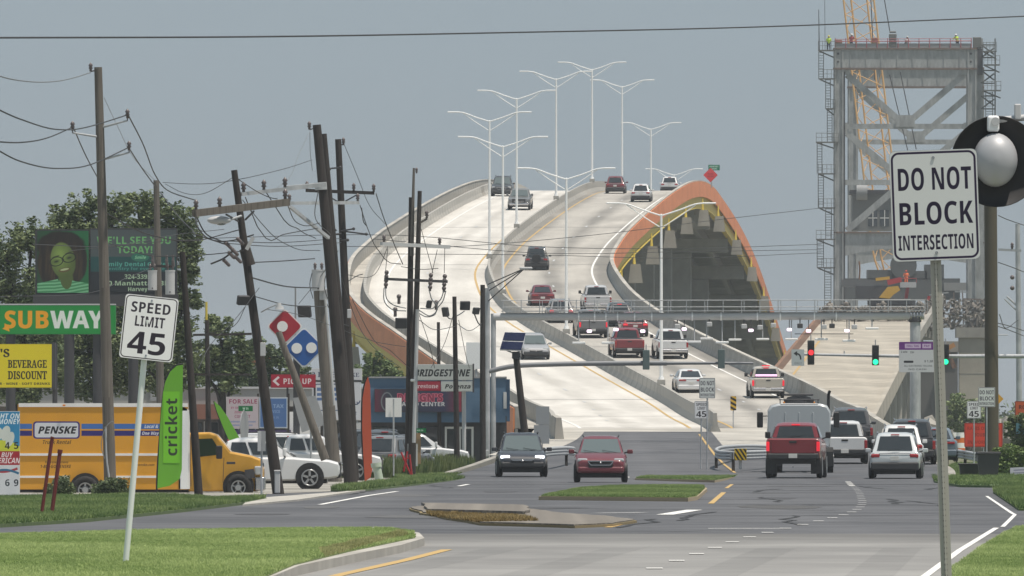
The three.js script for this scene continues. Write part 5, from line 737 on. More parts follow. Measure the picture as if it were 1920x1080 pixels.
{ const g = thing('price_pylon', 'white and blue pylon sign hidden behind the tallest dark pole', 'sign', base(632, 545)); M('panel', rbx(584, 691, 679, 713, 545, .25), C.white, g); M('panel', rbx(585, 716, 677, 788, 545, .25), C.white, g); M('panel', rbx(660, 792, 677, 812, 545, .25), C.greyPale, g); for (const x of [596, 668]) post(x, 700, 545.3, .09, C.greyPale, g); M('divider', rbx(584, 713, 678, 716, 544.98, .3), C.dark, g);
  pf(canvas(380, 88, (x, w, h) => { x.fillStyle = '#c3c6cc'; x.fillRect(0, 0, w, h); text(x, 'B I K E', w * .22, h * .52, 60, '#39405a', { font: 'serif' }); text(x, 'C', w * .5, h * .52, 56, '#39405a', { font: 'serif' }); text(x, 'KE', w * .87, h * .55, 46, '#39405a', { font: 'serif' }); }), face(585, 692, 678, 712, 544.97), g);
  pf(canvas(368, 288, (x, w, h) => { x.fillStyle = '#c9ccd2'; x.fillRect(0, 0, w, h); x.strokeStyle = '#3b4a6d'; x.lineWidth = 7; x.beginPath(); x.roundRect(12, 14, w * .7, h * .7, 26); x.stroke(); x.fillStyle = '#55719f'; x.fillRect(34, 40, w * .5, 26); x.fillRect(34, 82, w * .46, 22); x.fillRect(34, 118, w * .5, 22); x.beginPath(); x.lineWidth = 9; x.arc(w * .88, h * .44, 44, .3, 2.9); x.stroke(); text(x, '42', w * .9, h * .56, 34, '#33395a'); text(x, '-12', w * .86, h * .82, 30, '#33395a'); }), face(586, 717, 676, 787, 544.97), g); }
{ const g = thing('sign_back', 'blank grey back of a tilted road sign behind the stub pole', 'sign', base(585, 425)); const w = [[549, 746], [592, 742], [611, 796], [566, 811]].map(q => { const p = P(...q, 425); return new THREE.Vector2(p.x, p.y); }); M('panel', new THREE.ExtrudeGeometry(new THREE.Shape(w), { depth: .03, bevelEnabled: false }).translate(0, 0, -425), C.sheet, g); post(583, 770, 425.1, .04, C.galv, g); }
{ const g = thing('sign_back', 'white back of a road sign in front of the tyre shop wall', 'sign', base(738, 432)); M('panel', rbx(723, 746, 753, 782, 432, .03), C.white, g); M('post', rod(P(738, 892, 431.9), P(738, 748, 431.9), .03), C.galv, g); }
{ const g = thing('street_sign', 'small green street name sign above an edge-on stop sign', 'sign', base(461, 425)); M('name_plate', rbx(447, 761, 474, 771, 425, .03), mat('street sign green', [.02, .2, .08], .5), g); M('octagon', new THREE.CylinderGeometry(.62, .62, .03, 8).rotateX(Math.PI / 2).rotateY(1.34).translate(...P(458, 800, 425).toArray()), C.sheet, g); post(458, 765, 425.1, .03, C.galv, g); pf(canvas(128, 44, (x, w, h) => { x.fillStyle = '#0b6b38'; x.fillRect(0, 0, w, h); text(x, 'W St', w / 2, h / 2, 26, '#cfe0d4'); }), face(447.5, 761.5, 473.5, 770.5, 424.97), g); }
{ const g = thing('street_sign', 'green street name sign on a wooden post before the tyre shop', 'sign', base(785, 445)); M('name_plate', rbx(776, 803, 799, 811, 445, .03), mat('street sign green', 0), g); M('post', rbx(780, 812, 789, 870, 445.1, .16), mat('tan timber', [.3, .2, .11], .8), g); pf(canvas(128, 44, (x, w, h) => { x.fillStyle = '#0b6b38'; x.fillRect(0, 0, w, h); text(x, '4th St', w / 2, h / 2, 26, '#cfe0d4'); }), face(776.5, 803.5, 798.5, 810.5, 444.97), g); }
{ const g = thing('sign_back', 'narrow grey back of two small signs on a post by the yellow cab', 'sign', base(490, 318)); M('panel', rbx(483, 808, 490, 846, 318, .02), C.greyPale, g); M('panel', rbx(491, 808, 498, 846, 318, .02), C.sheet, g); post(490.5, 808, 318.1, .03, C.galv, g); }
{ const g = thing('marker_post', 'short white marker post at the foot of the leaning crossarm pole', 'post', base(520, 325)); M('tube', rbox(.15, .62, .15, .03, ...P(520, 904, 325).toArray()), C.greyPale, g); M('cap', rbox(.18, .05, .18, .02, ...P(520, 883, 325).toArray()), C.greyPale, g); }
{ const g = thing('marker_post', 'leaning pale marker post beside the orange flag', 'post', base(709, 392)); M('tube', rod(P(713, 908, 392), P(706, 874, 392), .14, .14, 12), mat('pale green plastic', [.45, .52, .42], .6), g); M('cap', rod(P(706, 876, 392), P(705, 868, 392), .18, .18, 12), mat('pale green plastic', 0), g); }
for (const [a, b, l] of [[[98, 820], [77, 972], 'taller leaning red brown post on the left verge']]) { const g = thing('leaning_post', l, 'post', base(85, 232)); M('shaft', rod(P(...b, 232), P(...a, 232), .035), mat('red oxide paint', [.16, .025, .025], .7), g); M('cap', rod(P(98, 822, 232), P(99, 819, 232), .042), mat('red oxide paint', 0), g); }
{ const g = thing('leaning_post', 'shorter leaning red brown post on the left verge', 'post', base(100, 234)); M('shaft', rod(P(96, 971, 234), P(113, 843, 234), .04), mat('red oxide paint', 0), g); M('collar', rod(P(112, 850, 234), P(113, 843, 234), .05), mat('red oxide paint', 0), g); }
{ // tyre shop
  const D = 560, g = thing('tyre_shop', 'blue tyre shop with a dark glass front behind the white pickup', 'building', base(825, D)); const bl = mat('blue stucco', [.075, .145, .235], .8);
  M('wall', rbx(694, 780, 950, 892, D + .5, 9), mat('dark shop front', [.05, .05, .055], .6), g); M('parapet', rbx(690, 708, 948, 792, D, 9), bl, g); M('parapet_side', rbx(948, 711, 956, 790, D + .6, 8), bl, g); M('coping', rbx(688, 706, 950, 709, D - .08, 9.2), C.grey, g);
  M('doorway', [rbx(834, 802, 838, 884, D + .4, .15), rbx(860, 802, 864, 884, D + .4, .15), rbx(884, 802, 888, 884, D + .4, .15), rbx(834, 800, 888, 804, D + .38, .15)], C.white, g); for (const x of [839, 865]) M('door_glass', rbx(x, 804, x + 19, 884, D + .44, .05), C.glass, g); for (let i = 0; i < 4; i++) M('shop_window', rbx(700 + i * 32, 800, 728 + i * 32, 862, D + .46, .06), C.glass, g);
  const sg = M('sign_board', rbx(702, 729, 866, 773, D - .15, .14), C.dark, g); pf(canvas(656, 176, (x, w, h) => { const gr = x.createLinearGradient(0, 0, w, 0); gr.addColorStop(0, '#5d1f35'); gr.addColorStop(.15, '#2b3140'); gr.addColorStop(.8, '#2a2c48'); gr.addColorStop(1, '#8a2a3c'); x.fillStyle = gr; x.fillRect(0, 0, w, h); x.strokeStyle = '#6d7478'; x.lineWidth = 10; x.beginPath(); x.ellipse(w * .14, h * .55, 42, 70, 0, 0, 7); x.stroke(); x.strokeStyle = '#c9657c'; x.lineWidth = 9; x.font = '900 78px sans-serif'; x.textAlign = 'center'; x.textBaseline = 'middle'; x.strokeText("DESIGN'S", w * .52, h * .38); fit(x, "DESIGN'S", w * .52, h * .38, 78, x.measureText("DESIGN'S").width, '#7c2840', { style: '900' }); fit(x, 'AUTO CENTER', w * .56, h * .66, 44, w * .5, '#c5c7c9'); }), face(703, 730, 865, 772, D - .32), g);
  M('downlight', rbx(944, 735, 950, 766, D - .05, .1), C.greyPale, g);
}
{ const D = 535, g = thing('tyre_sign', 'white BRIDGESTONE sign above red and white smaller tyre signs', 'sign', base(830, D)); M('cabinet', rbx(766, 683, 888, 713, D, .35), C.white, g); M('cabinet', rbx(766, 714.5, 826, 733, D, .35), mat('sign red', 0), g); M('cabinet', rbx(827, 714.5, 886, 734, D, .35), C.white, g); M('end_cap', rbx(886, 682, 889, 736, D - .02, .4), C.dark, g); for (const x of [780, 870]) post(x, 690, D + .4, .1, C.greyPale, g);
  pf(canvas(488, 116, (x, w, h) => { x.fillStyle = '#b4b9b6'; x.fillRect(0, 0, w, h); fit(x, 'BRIDGESTONE', w * .51, h * .54, 74, w * .88, '#17191b', { style: 'italic 900' }); }), face(767, 684, 886, 712, D - .03), g); pf(canvas(240, 72, (x, w, h) => { x.fillStyle = '#9c2036'; x.fillRect(0, 0, w, h); fit(x, 'Firestone', w * .52, h * .52, 48, w * .86, '#d8cfd0', { font: 'serif' }); }), face(767, 715.5, 825, 732, D - .03), g); pf(canvas(240, 80, (x, w, h) => { x.fillStyle = '#b9beba'; x.fillRect(0, 0, w, h); fit(x, 'Potenza', w * .52, h * .52, 50, w * .86, '#1c1e20', { style: 'italic 900' }); }), face(828, 715.5, 885, 733, D - .03), g); }
{ const g = thing('service_cabinet', 'small grey electrical box at the foot of the switch gear poles', 'cabinet', base(773, 440)); M('case', rbx(764, 832, 783, 874, 440, .3), C.greyPale, g); M('door', rbx(766, 836, 781, 870, 439.97, .05), C.greyPale, g); post(773, 870, 440.1, .05, C.galv, g); }
{ const g = thing('signpost_frame', 'folded red metal sign frame leaning by the grey electrical box', 'frame', base(764, 432)); for (const [a, b] of [[[752, 848], [770, 890]], [[764, 846], [757, 884]], [[768, 852], [772, 890]]]) M('strut', rod(P(...a, 432), P(...b, 432), .035), C.red, g); M('crossbar', rod(P(754, 862, 432), P(770, 858, 432), .02), C.red, g); }
{ const g = thing('sign_back', 'tall grey back of two stacked road signs right of the solar pole', 'sign', base(1016, 470)); M('panel', rbx(1005, 762, 1030, 796, 470, .03), C.sheet, g); M('panel', rbx(1001, 797, 1030, 832, 470, .03), C.sheet, g); post(1016, 764, 470.1, .04, C.galv, g); }
{ const g = thing('sign_back', 'pale grey sign back beside the steel signal pole above the tyre signs', 'sign', base(890, 590)); M('panel', rbx(874, 642, 908, 692, 590, .04), C.lampWhite, g); post(893, 645, 590.1, .06, C.galv, g); }
function guardrail(label, pts, d0) { const g = thing('guardrail', label, 'guardrail', pts[0].clone().setY(0)); const w = []; for (let i = 0; i < pts.length - 1; i++) w.push([pts[i], pts[i + 1]]); M('rail', [.0, .12, -.12].flatMap(o => [tube(pts.map(p => p.clone().add(V(0, o, 0))), .07, 6)]).concat(w.map(([a, b]) => beam(a, b, .03, .3))), C.galv, g); for (const p of pts.filter((_, i) => i % 2 === 0)) M('post', beam(V(p.x, 0, p.z - .12), V(p.x, p.y + .1, p.z - .12), .12, .15), C.wood, g); return g; }
guardrail('grey steel guardrail at the left foot of the bridge behind the red SUV', [[1020, 848, 468], [1040, 846, 476], [1062, 845, 486], [1076, 846, 494]].map(q => P(...q)));
guardrail('curved steel guardrail end on the median left of the red pickup', [[1440, 842, 540], [1410, 841, 520], [1375, 842, 500], [1350, 845, 486], [1343, 849, 478], [1352, 853, 470], [1375, 854, 466], [1410, 853, 470], [1440, 852, 476]].map(q => P(...q)));
{ const g = thing('hazard_marker', 'yellow and black striped hazard plate on the median guardrail', 'sign', base(1388, 463)); M('plate', rbx(1377, 841, 1400, 863, 463, .03), C.yellow, g); M('bracket', rbx(1385, 850, 1391, 880, 463.1, .06), C.galv, g); pf(canvas(96, 96, (x, w, h) => { x.fillStyle = '#c9a81e'; x.fillRect(0, 0, w, h); x.fillStyle = '#1c1a10'; for (let i = -3; i < 6; i++) { x.beginPath(); x.moveTo(i * 34, 0); x.lineTo(i * 34 + 17, 0); x.lineTo(i * 34 + 77, h); x.lineTo(i * 34 + 60, h); x.fill(); } }), face(1377.5, 841.5, 1399.5, 862.5, 462.96), g); }
{ // parked vehicles, side on, facing right
  const park = (t, px, D, K) => { t.position.copy(P(px, 820, D)); t.position.y = 0; t.position.x -= K / 2; t.rotation.y = -Math.PI / 2; };
  park(car('pickup', WHITE, 'white pickup truck parked side on, its nose at the leaning crossarm pole', 'pickup truck', { coming: 1, dim: { H: 1.6, belt: 1.0, hood: .97, sill: .32, wr: .36 } }), 638, 362, 5.75);
  park(car('pickup', WHITE, 'second white pickup truck parked behind the nearest parked one', 'pickup truck', { coming: 1, dim: { H: 1.72, belt: 1.05, hood: 1.02, sill: .32, wr: .37 } }), 716, 432, 5.75);
  park(car('bigsuv', WHITE, 'white SUV roof showing between the parked pickups and the shop', 'suv', { coming: 1, dim: { H: 1.78, belt: 1.05, hood: 1.05 } }), 668, 470, 5.2);
  park(car('single', WHITE, 'white single cab pickup truck parked in front of the blue tyre shop', 'pickup truck', { coming: 1, dim: { H: 1.78 } }), 880, 525, 5.4);
  const d = car('bigsuv', BLACK, 'dark vehicle with a red tail lamp parked left of the tyre shop', 'suv', {}); d.position.copy(P(672, 820, 480)); d.position.y = 0; d.rotation.y = .5;
  const t = car('suv', GREY, 'grey hatchback parked behind the switch gear poles', 'suv', {}); t.position.copy(P(742, 820, 470)); t.position.y = 0; t.rotation.y = -.35;
}
// ---------- gantry, traffic signals, signs on the right ----------
function sgn(name, label, x0, y0, x1, y1, d, tex, o = {}) {         // a flat road sign on its post; o.tilt radians
  const a = P(x0, y1, d), b = P(x1, y0, d), w = b.x - a.x, h = b.y - a.y, c = a.clone().add(b).multiplyScalar(.5), g = thing(name, label, 'sign', V(c.x, 0, c.z), o.group);
  const r = o.r ?? .045; const pg = new THREE.ExtrudeGeometry(rrect(w, h, r), { depth: .004, bevelEnabled: false }); const fg = new THREE.ShapeGeometry(rrect(w * .995, h * .995, r), 6); const uv = fg.attributes.uv, ps = fg.attributes.position; for (let i = 0; i < uv.count; i++) uv.setXY(i, ps.getX(i) / w + .5, ps.getY(i) / h + .5);
  const put = q => { if (o.back) q.rotateX(-o.back); if (o.tilt) q.rotateZ(o.tilt); return q.translate(c.x, c.y, c.z); };
  M('panel', put(pg), C.sheet, g); pf(tex, put(fg.translate(0, 0, .0075)), g, o.rough ?? .5); if (o.bolts) for (const k of [-.43, .43]) M('bolt', put(new THREE.CylinderGeometry(.011, .011, .005, 10).rotateX(Math.PI / 2).translate(0, k * h, .012)), C2.silver, g);
  if (o.post !== 0) { const f = o.foot ? P(o.foot[0], o.foot[1], d + .03) : V(c.x, -.1, c.z - .03), t = P(...(o.top || [(x0 + x1) / 2, y0 + 6]), d + .03); M('post', rod(f, t, o.pr || .03, o.pr || .03, 8), o.pm || C.galv, g); } return g;
}
const dnb = canvas(384, 480, (x, w, h) => { x.fillStyle = '#d4d8d6'; x.fillRect(0, 0, w, h); x.strokeStyle = '#231536'; x.lineWidth = 9; x.beginPath(); x.roundRect(11, 11, w - 22, h - 22, 30); x.stroke(); const o = { style: 'bold' }; fit(x, 'DO NOT', w * .5, h * .265, 134, w * .86, '#1d1430', o); fit(x, 'BLOCK', w * .5, h * .575, 134, w * .86, '#1d1430', o); fit(x, 'INTERSECTION', w * .5, h * .835, 90, w * .87, '#1d1430', o); });
const s45 = canvas(320, 400, (x, w, h) => { x.fillStyle = '#e3e4e6'; x.fillRect(0, 0, w, h); x.strokeStyle = '#2b2530'; x.lineWidth = 6; x.beginPath(); x.roundRect(9, 9, w - 18, h - 18, 24); x.stroke(); fit(x, 'SPEED', w * .5, h * .19, 90, w * .76, '#2a2230'); fit(x, 'LIMIT', w * .5, h * .405, 90, w * .58, '#2a2230'); fit(x, '45', w * .5, h * .745, 190, w * .74, '#241c28'); });
sgn('speed_sign', 'large leaning SPEED LIMIT 45 sign on the near left grass', 229, 554.5, 329.5, 676, 137, s45, { back: .13, tilt: -.105, foot: [235, 1062], top: [277, 600], pr: .035, pm: C.lampWhite, bolts: 1 });
{ const g = sgn('intersection_sign', 'large DO NOT BLOCK INTERSECTION sign in the right foreground', 1670.5, 281, 1835, 488.5, 81, dnb, { tilt: .037, bolts: 1, post: 0 });
  const a = P(1748, 300, 81.03), b = P(1776, 1120, 81.03); const dir = b.clone().sub(a); M('post', [beam(a.clone().add(V(0, 0, 0)), b, .03, .012), beam(a.clone().add(V(-.022, 0, -.012)), b.clone().add(V(-.022, 0, -.012)), .022, .03), beam(a.clone().add(V(.022, 0, -.012)), b.clone().add(V(.022, 0, -.012)), .022, .03)], C.zinc, g);
  const n = 80; for (let i = 1; i < n; i++) { const p = a.clone().addScaledVector(dir, i / n); M('hole', new THREE.CylinderGeometry(.0095, .0095, .004, 8).rotateX(Math.PI / 2).translate(p.x, p.y, p.z + .008), C.dark, g); } }
sgn('speed_sign', 'small SPEED LIMIT 45 sign on the median island', 1302, 752, 1328.5, 785, 474, s45, { foot: [1314, 895] }); sgn('intersection_sign', 'small DO NOT BLOCK INTERSECTION sign on the median island', 1311, 708.5, 1341, 747, 472, dnb, { foot: [1326, 898] });
sgn('speed_sign', 'small SPEED LIMIT 45 sign left of the thick wooden pole above the orange board', 1813, 752, 1839.5, 784.5, 474, s45, {}); sgn('intersection_sign', 'small DO NOT BLOCK INTERSECTION sign in front of the thick wooden pole', 1834, 726, 1866, 763, 465, dnb, {});
sgn('chevron_marker', 'narrow yellow and black striped marker on the median nose', 1369.5, 743, 1380.5, 769.5, 600, canvas(48, 112, (x, w, h) => { x.fillStyle = '#c9a02a'; x.fillRect(0, 0, w, h); x.fillStyle = '#1a1712'; for (let i = -1; i < 4; i++) { x.beginPath(); x.moveTo(0, i * 38); x.lineTo(w, i * 38 + 26); x.lineTo(w, i * 38 + 45); x.lineTo(0, i * 38 + 19); x.fill(); } }), { foot: [1375, 810] });
sgn('work_sign', 'wide orange road work board behind the wheelie bins', 1808, 793, 1880, 838, 520, canvas(288, 180, (x, w, h) => { x.fillStyle = '#d8452f'; x.fillRect(0, 0, w, h); x.strokeStyle = '#9a2a1c'; x.lineWidth = 5; x.strokeRect(5, 5, w - 10, h - 10); fit(x, 'RATES OF FINES', w * .5, h * .22, 34, w * .86, '#a02a20'); fit(x, 'DOUBLE', w * .45, h * .5, 36, w * .42, '#8f261d'); fit(x, 'IN WORK ZONE', w * .5, h * .8, 34, w * .84, '#a02a20'); }), {});
sgn('work_sign', 'orange ROAD WORK sign at the right frame edge', 1903, 752, 1946, 788, 500, canvas(160, 132, (x, w, h) => { x.fillStyle = '#c25a30'; x.fillRect(0, 0, w, h); x.strokeStyle = '#3a1d12'; x.lineWidth = 3; x.strokeRect(4, 4, w - 8, h - 8); fit(x, 'ROAD', w * .5, h * .32, 40, w * .7, '#4a2114'); fit(x, 'WORK', w * .5, h * .7, 40, w * .7, '#4a2114'); }), {});
sgn('info_sign', 'small pale blue sign below the orange sign at the right edge', 1905, 793, 1944, 814, 499.6, canvas(96, 52, (x, w, h) => { x.fillStyle = '#86b4c9'; x.fillRect(0, 0, w, h); text(x, 'MILE', w / 2, h / 2, 26, '#5b4a86'); }), {});
sgn('yard_sign', 'white yard sign stuck in the grass at the right edge', 1894, 876, 1936, 893, 462, canvas(128, 52, (x, w, h) => { x.fillStyle = '#c6c4d4'; x.fillRect(0, 0, w, h); x.fillStyle = '#8f8cab'; x.fillRect(20, 12, 90, 7); x.fillRect(14, 28, 70, 6); }), { tilt: .05, r: .01, pr: .012 });
sgn('curve_sign', 'small yellow diamond sign right of the thick wooden pole', 1866, 741.5, 1879, 754.5, 610, canvas(32, 32, (x, w, h) => { x.fillStyle = '#d9a026'; x.fillRect(0, 0, w, h); }), { tilt: Math.PI / 4, r: .02 });
{ // signs on the right parapet at the crest
  const D = 1178; sgn('street_sign', 'green sign on the orange parapet at the top of the bridge', 1328, 309, 1349.5, 319.5, D, canvas(128, 64, (x, w, h) => { x.fillStyle = '#1f7a5c'; x.fillRect(0, 0, w, h); fit(x, 'HARVEY', w / 2, h * .32, 24, w * .8, '#cfe3d8'); fit(x, 'CANAL', w / 2, h * .72, 24, w * .6, '#cfe3d8'); }), { foot: [1335, 352], top: [1333, 306] });
  sgn('warning_diamond', 'red orange diamond work sign at the top of the bridge', 1322.5, 318.5, 1342, 338, D - 1, canvas(64, 64, (x, w, h) => { x.fillStyle = '#d9454a'; x.fillRect(0, 0, w, h); x.save(); x.translate(w / 2, h / 2); x.rotate(Math.PI / 4); text(x, 'ROAD', 0, -7, 13, '#8a2028'); text(x, 'WORK', 0, 8, 13, '#8a2028'); x.restore(); }), { tilt: Math.PI / 4, r: .05, foot: [1334, 352], top: [1332, 325] });
}
{ // railway crossing lamp close to the camera
  const D = 88, q = D / 73, s = D / F, g = thing('crossing_lamp', 'railway crossing lamp seen from behind with a black round target and silver housing', 'crossing lamp', base(1990, D)); const c = P(1868, 303, D);
  M('target', new THREE.LatheGeometry([[0, -.02], [.2, -.02], [.262, .015], [.28, .05], [.285, .05], [.27, .0], [.21, -.035], [0, -.035]].map(v => new THREE.Vector2(...v)), 40).rotateX(Math.PI / 2).scale(q, q, q).translate(c.x, c.y, c.z), C.blackDull, g);
  const h = P(1866, 300, D); M('housing', new THREE.LatheGeometry([[0, .2], [.05, .197], [.1, .175], [.135, .13], [.148, .07], [.15, 0], [.15, -.03]].map(v => new THREE.Vector2(...v)), 36).rotateX(Math.PI / 2).scale(.92 * q, 1.12 * q, q).translate(h.x, h.y, h.z), mat('dull silver', [.42, .43, .45], .5, .2), g);
  M('hood_lug', [rbox(.09, .12, .14, .02, ...P(1862, 232, D - .05).toArray())], C.lampWhite, g); M('clamp', new THREE.CylinderGeometry(.032, .032, .1, 12).rotateX(Math.PI / 2).translate(...P(1866, 228, D - .1).toArray()), C.greyPale, g); M('arm_pipe', rod(P(1862, 226, D), P(2010, 212, D), .024, .024, 12), C.greyPale, g); M('mast', rod(P(2010, 1500, D), P(2005, 60, D), .06, .06, 14), C.galv, g);
  const c2 = P(1998, 285, D + .4); M('target', new THREE.LatheGeometry([[0, -.02], [.2, -.02], [.262, .015], [.28, .05], [.285, .05], [.27, .0], [.21, -.035], [0, -.035]].map(v => new THREE.Vector2(...v)), 40).rotateX(Math.PI / 2).scale(q, q, q).translate(c2.x, c2.y, c2.z), C.blackDull, g); M('junction_box', rbox(.05, .12, .08, .01, ...P(1908, 210, D).toArray()), C.greyPale, g);
}
{ // gantry
  const D = 560, g = thing('toll_gantry', 'grey pipe gantry with a railed walkway spanning both carriageways', 'gantry', base(925, D)); const A = P(925, 594, D), B = P(1733, 592, D), at = x => A.clone().lerp(B, (x - 925) / 808);
  M('beam_pipe', rod(A, B, .185, .185, 18), C.greyPale, g); post(925, 588, D, .13, C.galv, g); M('column', rod(V(P(1716, 0, D).x, -1, -D), P(1716, 598, D), .27, .25, 18), C.galv, g); for (const x of [1708, 1714, 1720, 1726]) M('flange', rod(at(x).add(V(-.025, 0, 0)), at(x).add(V(.025, 0, 0)), .27, .27, 18), C2.silver, g); M('column_cap', rod(P(1716, 596, D), P(1716, 604, D), .3, .3, 18), C.dark, g);
  M('walkway', beam(P(940, 583.5, D + .1), P(1733, 582, D + .1), .7, .04), C.galv, g); for (const y of [562.5, 575]) M('handrail', rod(P(940, y + 1, D - .9), P(1733, y, D - .9), .022, .022, 6), C.galv, g);
  for (let x = 943; x < 1735; x += 34.4) { M('rail_post', rod(P(x, 587, D - .9), P(x, 562, D - .9), .024, .024, 6), C.galv, g); if (((x - 943) / 34.4 | 0) % 2) M('rail_post', rod(P(x + 5, 587, D - .1), P(x + 5, 564, D - .1), .02, .02, 6), C.galv, g); }
  for (const x of [1085, 1115, 1136, 1158, 1190, 1222, 1298, 1352, 1420, 1463, 1527, 1568]) M('clamp', rod(at(x).add(V(-.035, 0, 0)), at(x).add(V(.035, 0, 0)), .215, .215, 16), C.lampWhite, g);
  const lm = mat('lit sensor lamp', [.9, .85, .9], .3, 0, { emissive: new THREE.Color(1, .72, .95), emissiveIntensity: 1.6 });
  const hang = (x, yb) => M('hanger', rod(at(x), P(x, yb, D - .1), .028, .028, 8), C.galv, g);
  for (const [x, y] of [[1085, 643], [1140, 643], [1302, 641], [1354, 642], [1540, 636], [1592, 639], [1635, 616]]) { hang(x, y - 3); M('light_fitting', rbox(.62, .11, .22, .03, ...P(x, y, D - .1).toArray()), C.lampWhite, g); }
  for (const [x, y] of [[1325, 635], [1378, 637], [1430, 636], [1484, 636]]) M('light_fitting', rbox(.62, .1, .22, .03, ...P(x, y, D + 1.2).toArray()), C.lampWhite, hang(x, y - 2));
  for (const [x, y] of [[1105, 621], [1155, 618], [1205, 621], [1283, 617], [1408, 619.5], [1480, 618], [1516, 620.5], [1588, 620]]) { const b = M('sensor_lamp', rbox(.24, .14, .1, .05, ...P(x, y, D - .35).toArray()), lm, g); M('sensor_bracket', beam(P(x, y, D - .2), P(x, 600, D - .1), .04, .04), C.dark, b); }
  for (const [x, y] of [[1270, 612], [1330, 608], [1395, 612], [1425, 614], [1450, 610], [1500, 611], [1545, 613], [1560, 611], [1602, 613]]) { const b = M('camera_box', rbox(.26, .22, .5, .04, ...P(x, y, D - .3).toArray()), x % 4 ? C.greyPale : C.dark, g); M('mounting_rod', rod(at(x), P(x, y, D - .2), .03, .03, 6), C.dark, b); }
  M('crossbar', rod(P(1490, 626, D - .3), P(1600, 626, D - .3), .02, .02, 6), C.dark, g);
}
const housing = mat('signal housing', [.05, .055, .055], .55), lensOff = mat('unlit lens', [.03, .03, .03], .3);
function signal(label, x, y0, y1, D, lit, back, armY) {
  const s = D / F, top = P(x, y0, D), bot = P(x, y1, D), H = top.y - bot.y, w = .32, cy = (top.y + bot.y) / 2, g = thing('traffic_signal', label, 'traffic signal', V(top.x, bot.y, top.z)); const hm = back ? mat('signal back', [.10, .14, .14], .6) : housing;
  M('case', rbox(w, H, .2, .03, top.x, cy, top.z), hm, g);
  for (let i = 0; i < 3; i++) { const y = bot.y + H * (5 - 2 * i) / 6; const zz = top.z + (back ? -1 : 1) * .1; const on = lit && lit[0] === i; M('visor', new THREE.CylinderGeometry(.145, .145, .22, 16, 1, true, -2.2, 4.4).rotateX(Math.PI / 2).rotateZ(back ? 0 : 0).translate(top.x, y, zz + (back ? -.1 : .1)), hm, g); const lens = M('lens', new THREE.CylinderGeometry(.125, .125, .03, 18).rotateX(Math.PI / 2).translate(top.x, y, zz), on ? mat('lit lens ' + lit[1], lit[2], .3, 0, { emissive: new THREE.Color(...lit[2]), emissiveIntensity: lit[3] }) : lensOff, g); }
  M('hanger', rod(V(top.x, top.y - .05, top.z), V(top.x, top.y + .25, top.z), .025), C.galv, g); return g;
}
signal('traffic signal seen from behind on the left arm, near the second street lamp', 1211.5, 656, 693, 545, null, true); signal('traffic signal seen from behind near the tip of the left arm', 1352.5, 655, 691, 545, null, true);
signal('traffic signal with a red light left of the green one', 1520.5, 638, 684, 544, [1, 'red', [1, .04, .05], 1.1]); signal('traffic signal with a green light over the old bridge ramp', 1641.5, 647, 685, 544, [2, 'green', [.02, .95, .4], 1.6]); signal('traffic signal with a green light half hidden by the perforated sign post', 1773, 645, 685, 544, [2, 'green', [.02, .95, .4], 1.6]);
{ const D = 545.3, g = thing('signal_arm', 'dark steel mast arm carrying the two signals seen from behind', 'signal mast', base(913, D)); post(913, 540, D, .15, C.galv, g); M('arm', [tube([P(913, 697, D), P(960, 687, D), P(1040, 683, D), P(1130, 681.5, D), P(1250, 681, D)], .12, 10), rod(P(1250, 681, D), P(1412, 681, D), .085, .06, 10)], mat('dark galvanised', [.2, .21, .225], .5, .3), g);
  M('luminaire_bracket', [[915, 533], [916, 545], [914, 566]].map(q => rod(P(...q, D), P(984, 503, D - 4), .028)), C.dark, g); M('lamp_head', rbox(.6, .12, .25, .05, ...P(986, 503, D - 4).toArray()), C.greyPale, g); M('hand_hole', rbox(.2, .3, .1, .02, ...P(913, 850, D - .15).toArray()), C.greyPale, g); }
{ const D = 544.3, g = thing('signal_arm', 'long grey mast arm carrying the red and green signals', 'signal mast', base(1960, D)); post(1960, 560, D, .16, C.galv, g); M('arm', [rod(P(1960, 668, D), P(1700, 668, D), .11, .085, 10), rod(P(1700, 668, D), P(1486, 664, D), .085, .055, 10)], C.galv, g); M('arm_bracket', rod(P(1583, 658, D), P(1583, 666, D), .03), C.galv, g); }
sgn('turn_sign', 'small white left turn ONLY sign beside the red signal', 1484, 655, 1508, 686, 543.8, canvas(96, 128, (x, w, h) => { x.fillStyle = '#bcc4c4'; x.fillRect(0, 0, w, h); x.strokeStyle = '#1b1d20'; x.lineWidth = 11; x.beginPath(); x.moveTo(w * .72, h * .62); x.quadraticCurveTo(w * .72, h * .28, w * .4, h * .26); x.stroke(); x.fillStyle = '#1b1d20'; x.beginPath(); x.moveTo(w * .16, h * .25); x.lineTo(w * .44, h * .1); x.lineTo(w * .44, h * .41); x.fill(); fit(x, 'ONLY', w * .52, h * .84, 26, w * .6, '#8f9698'); }), { post: 0 });
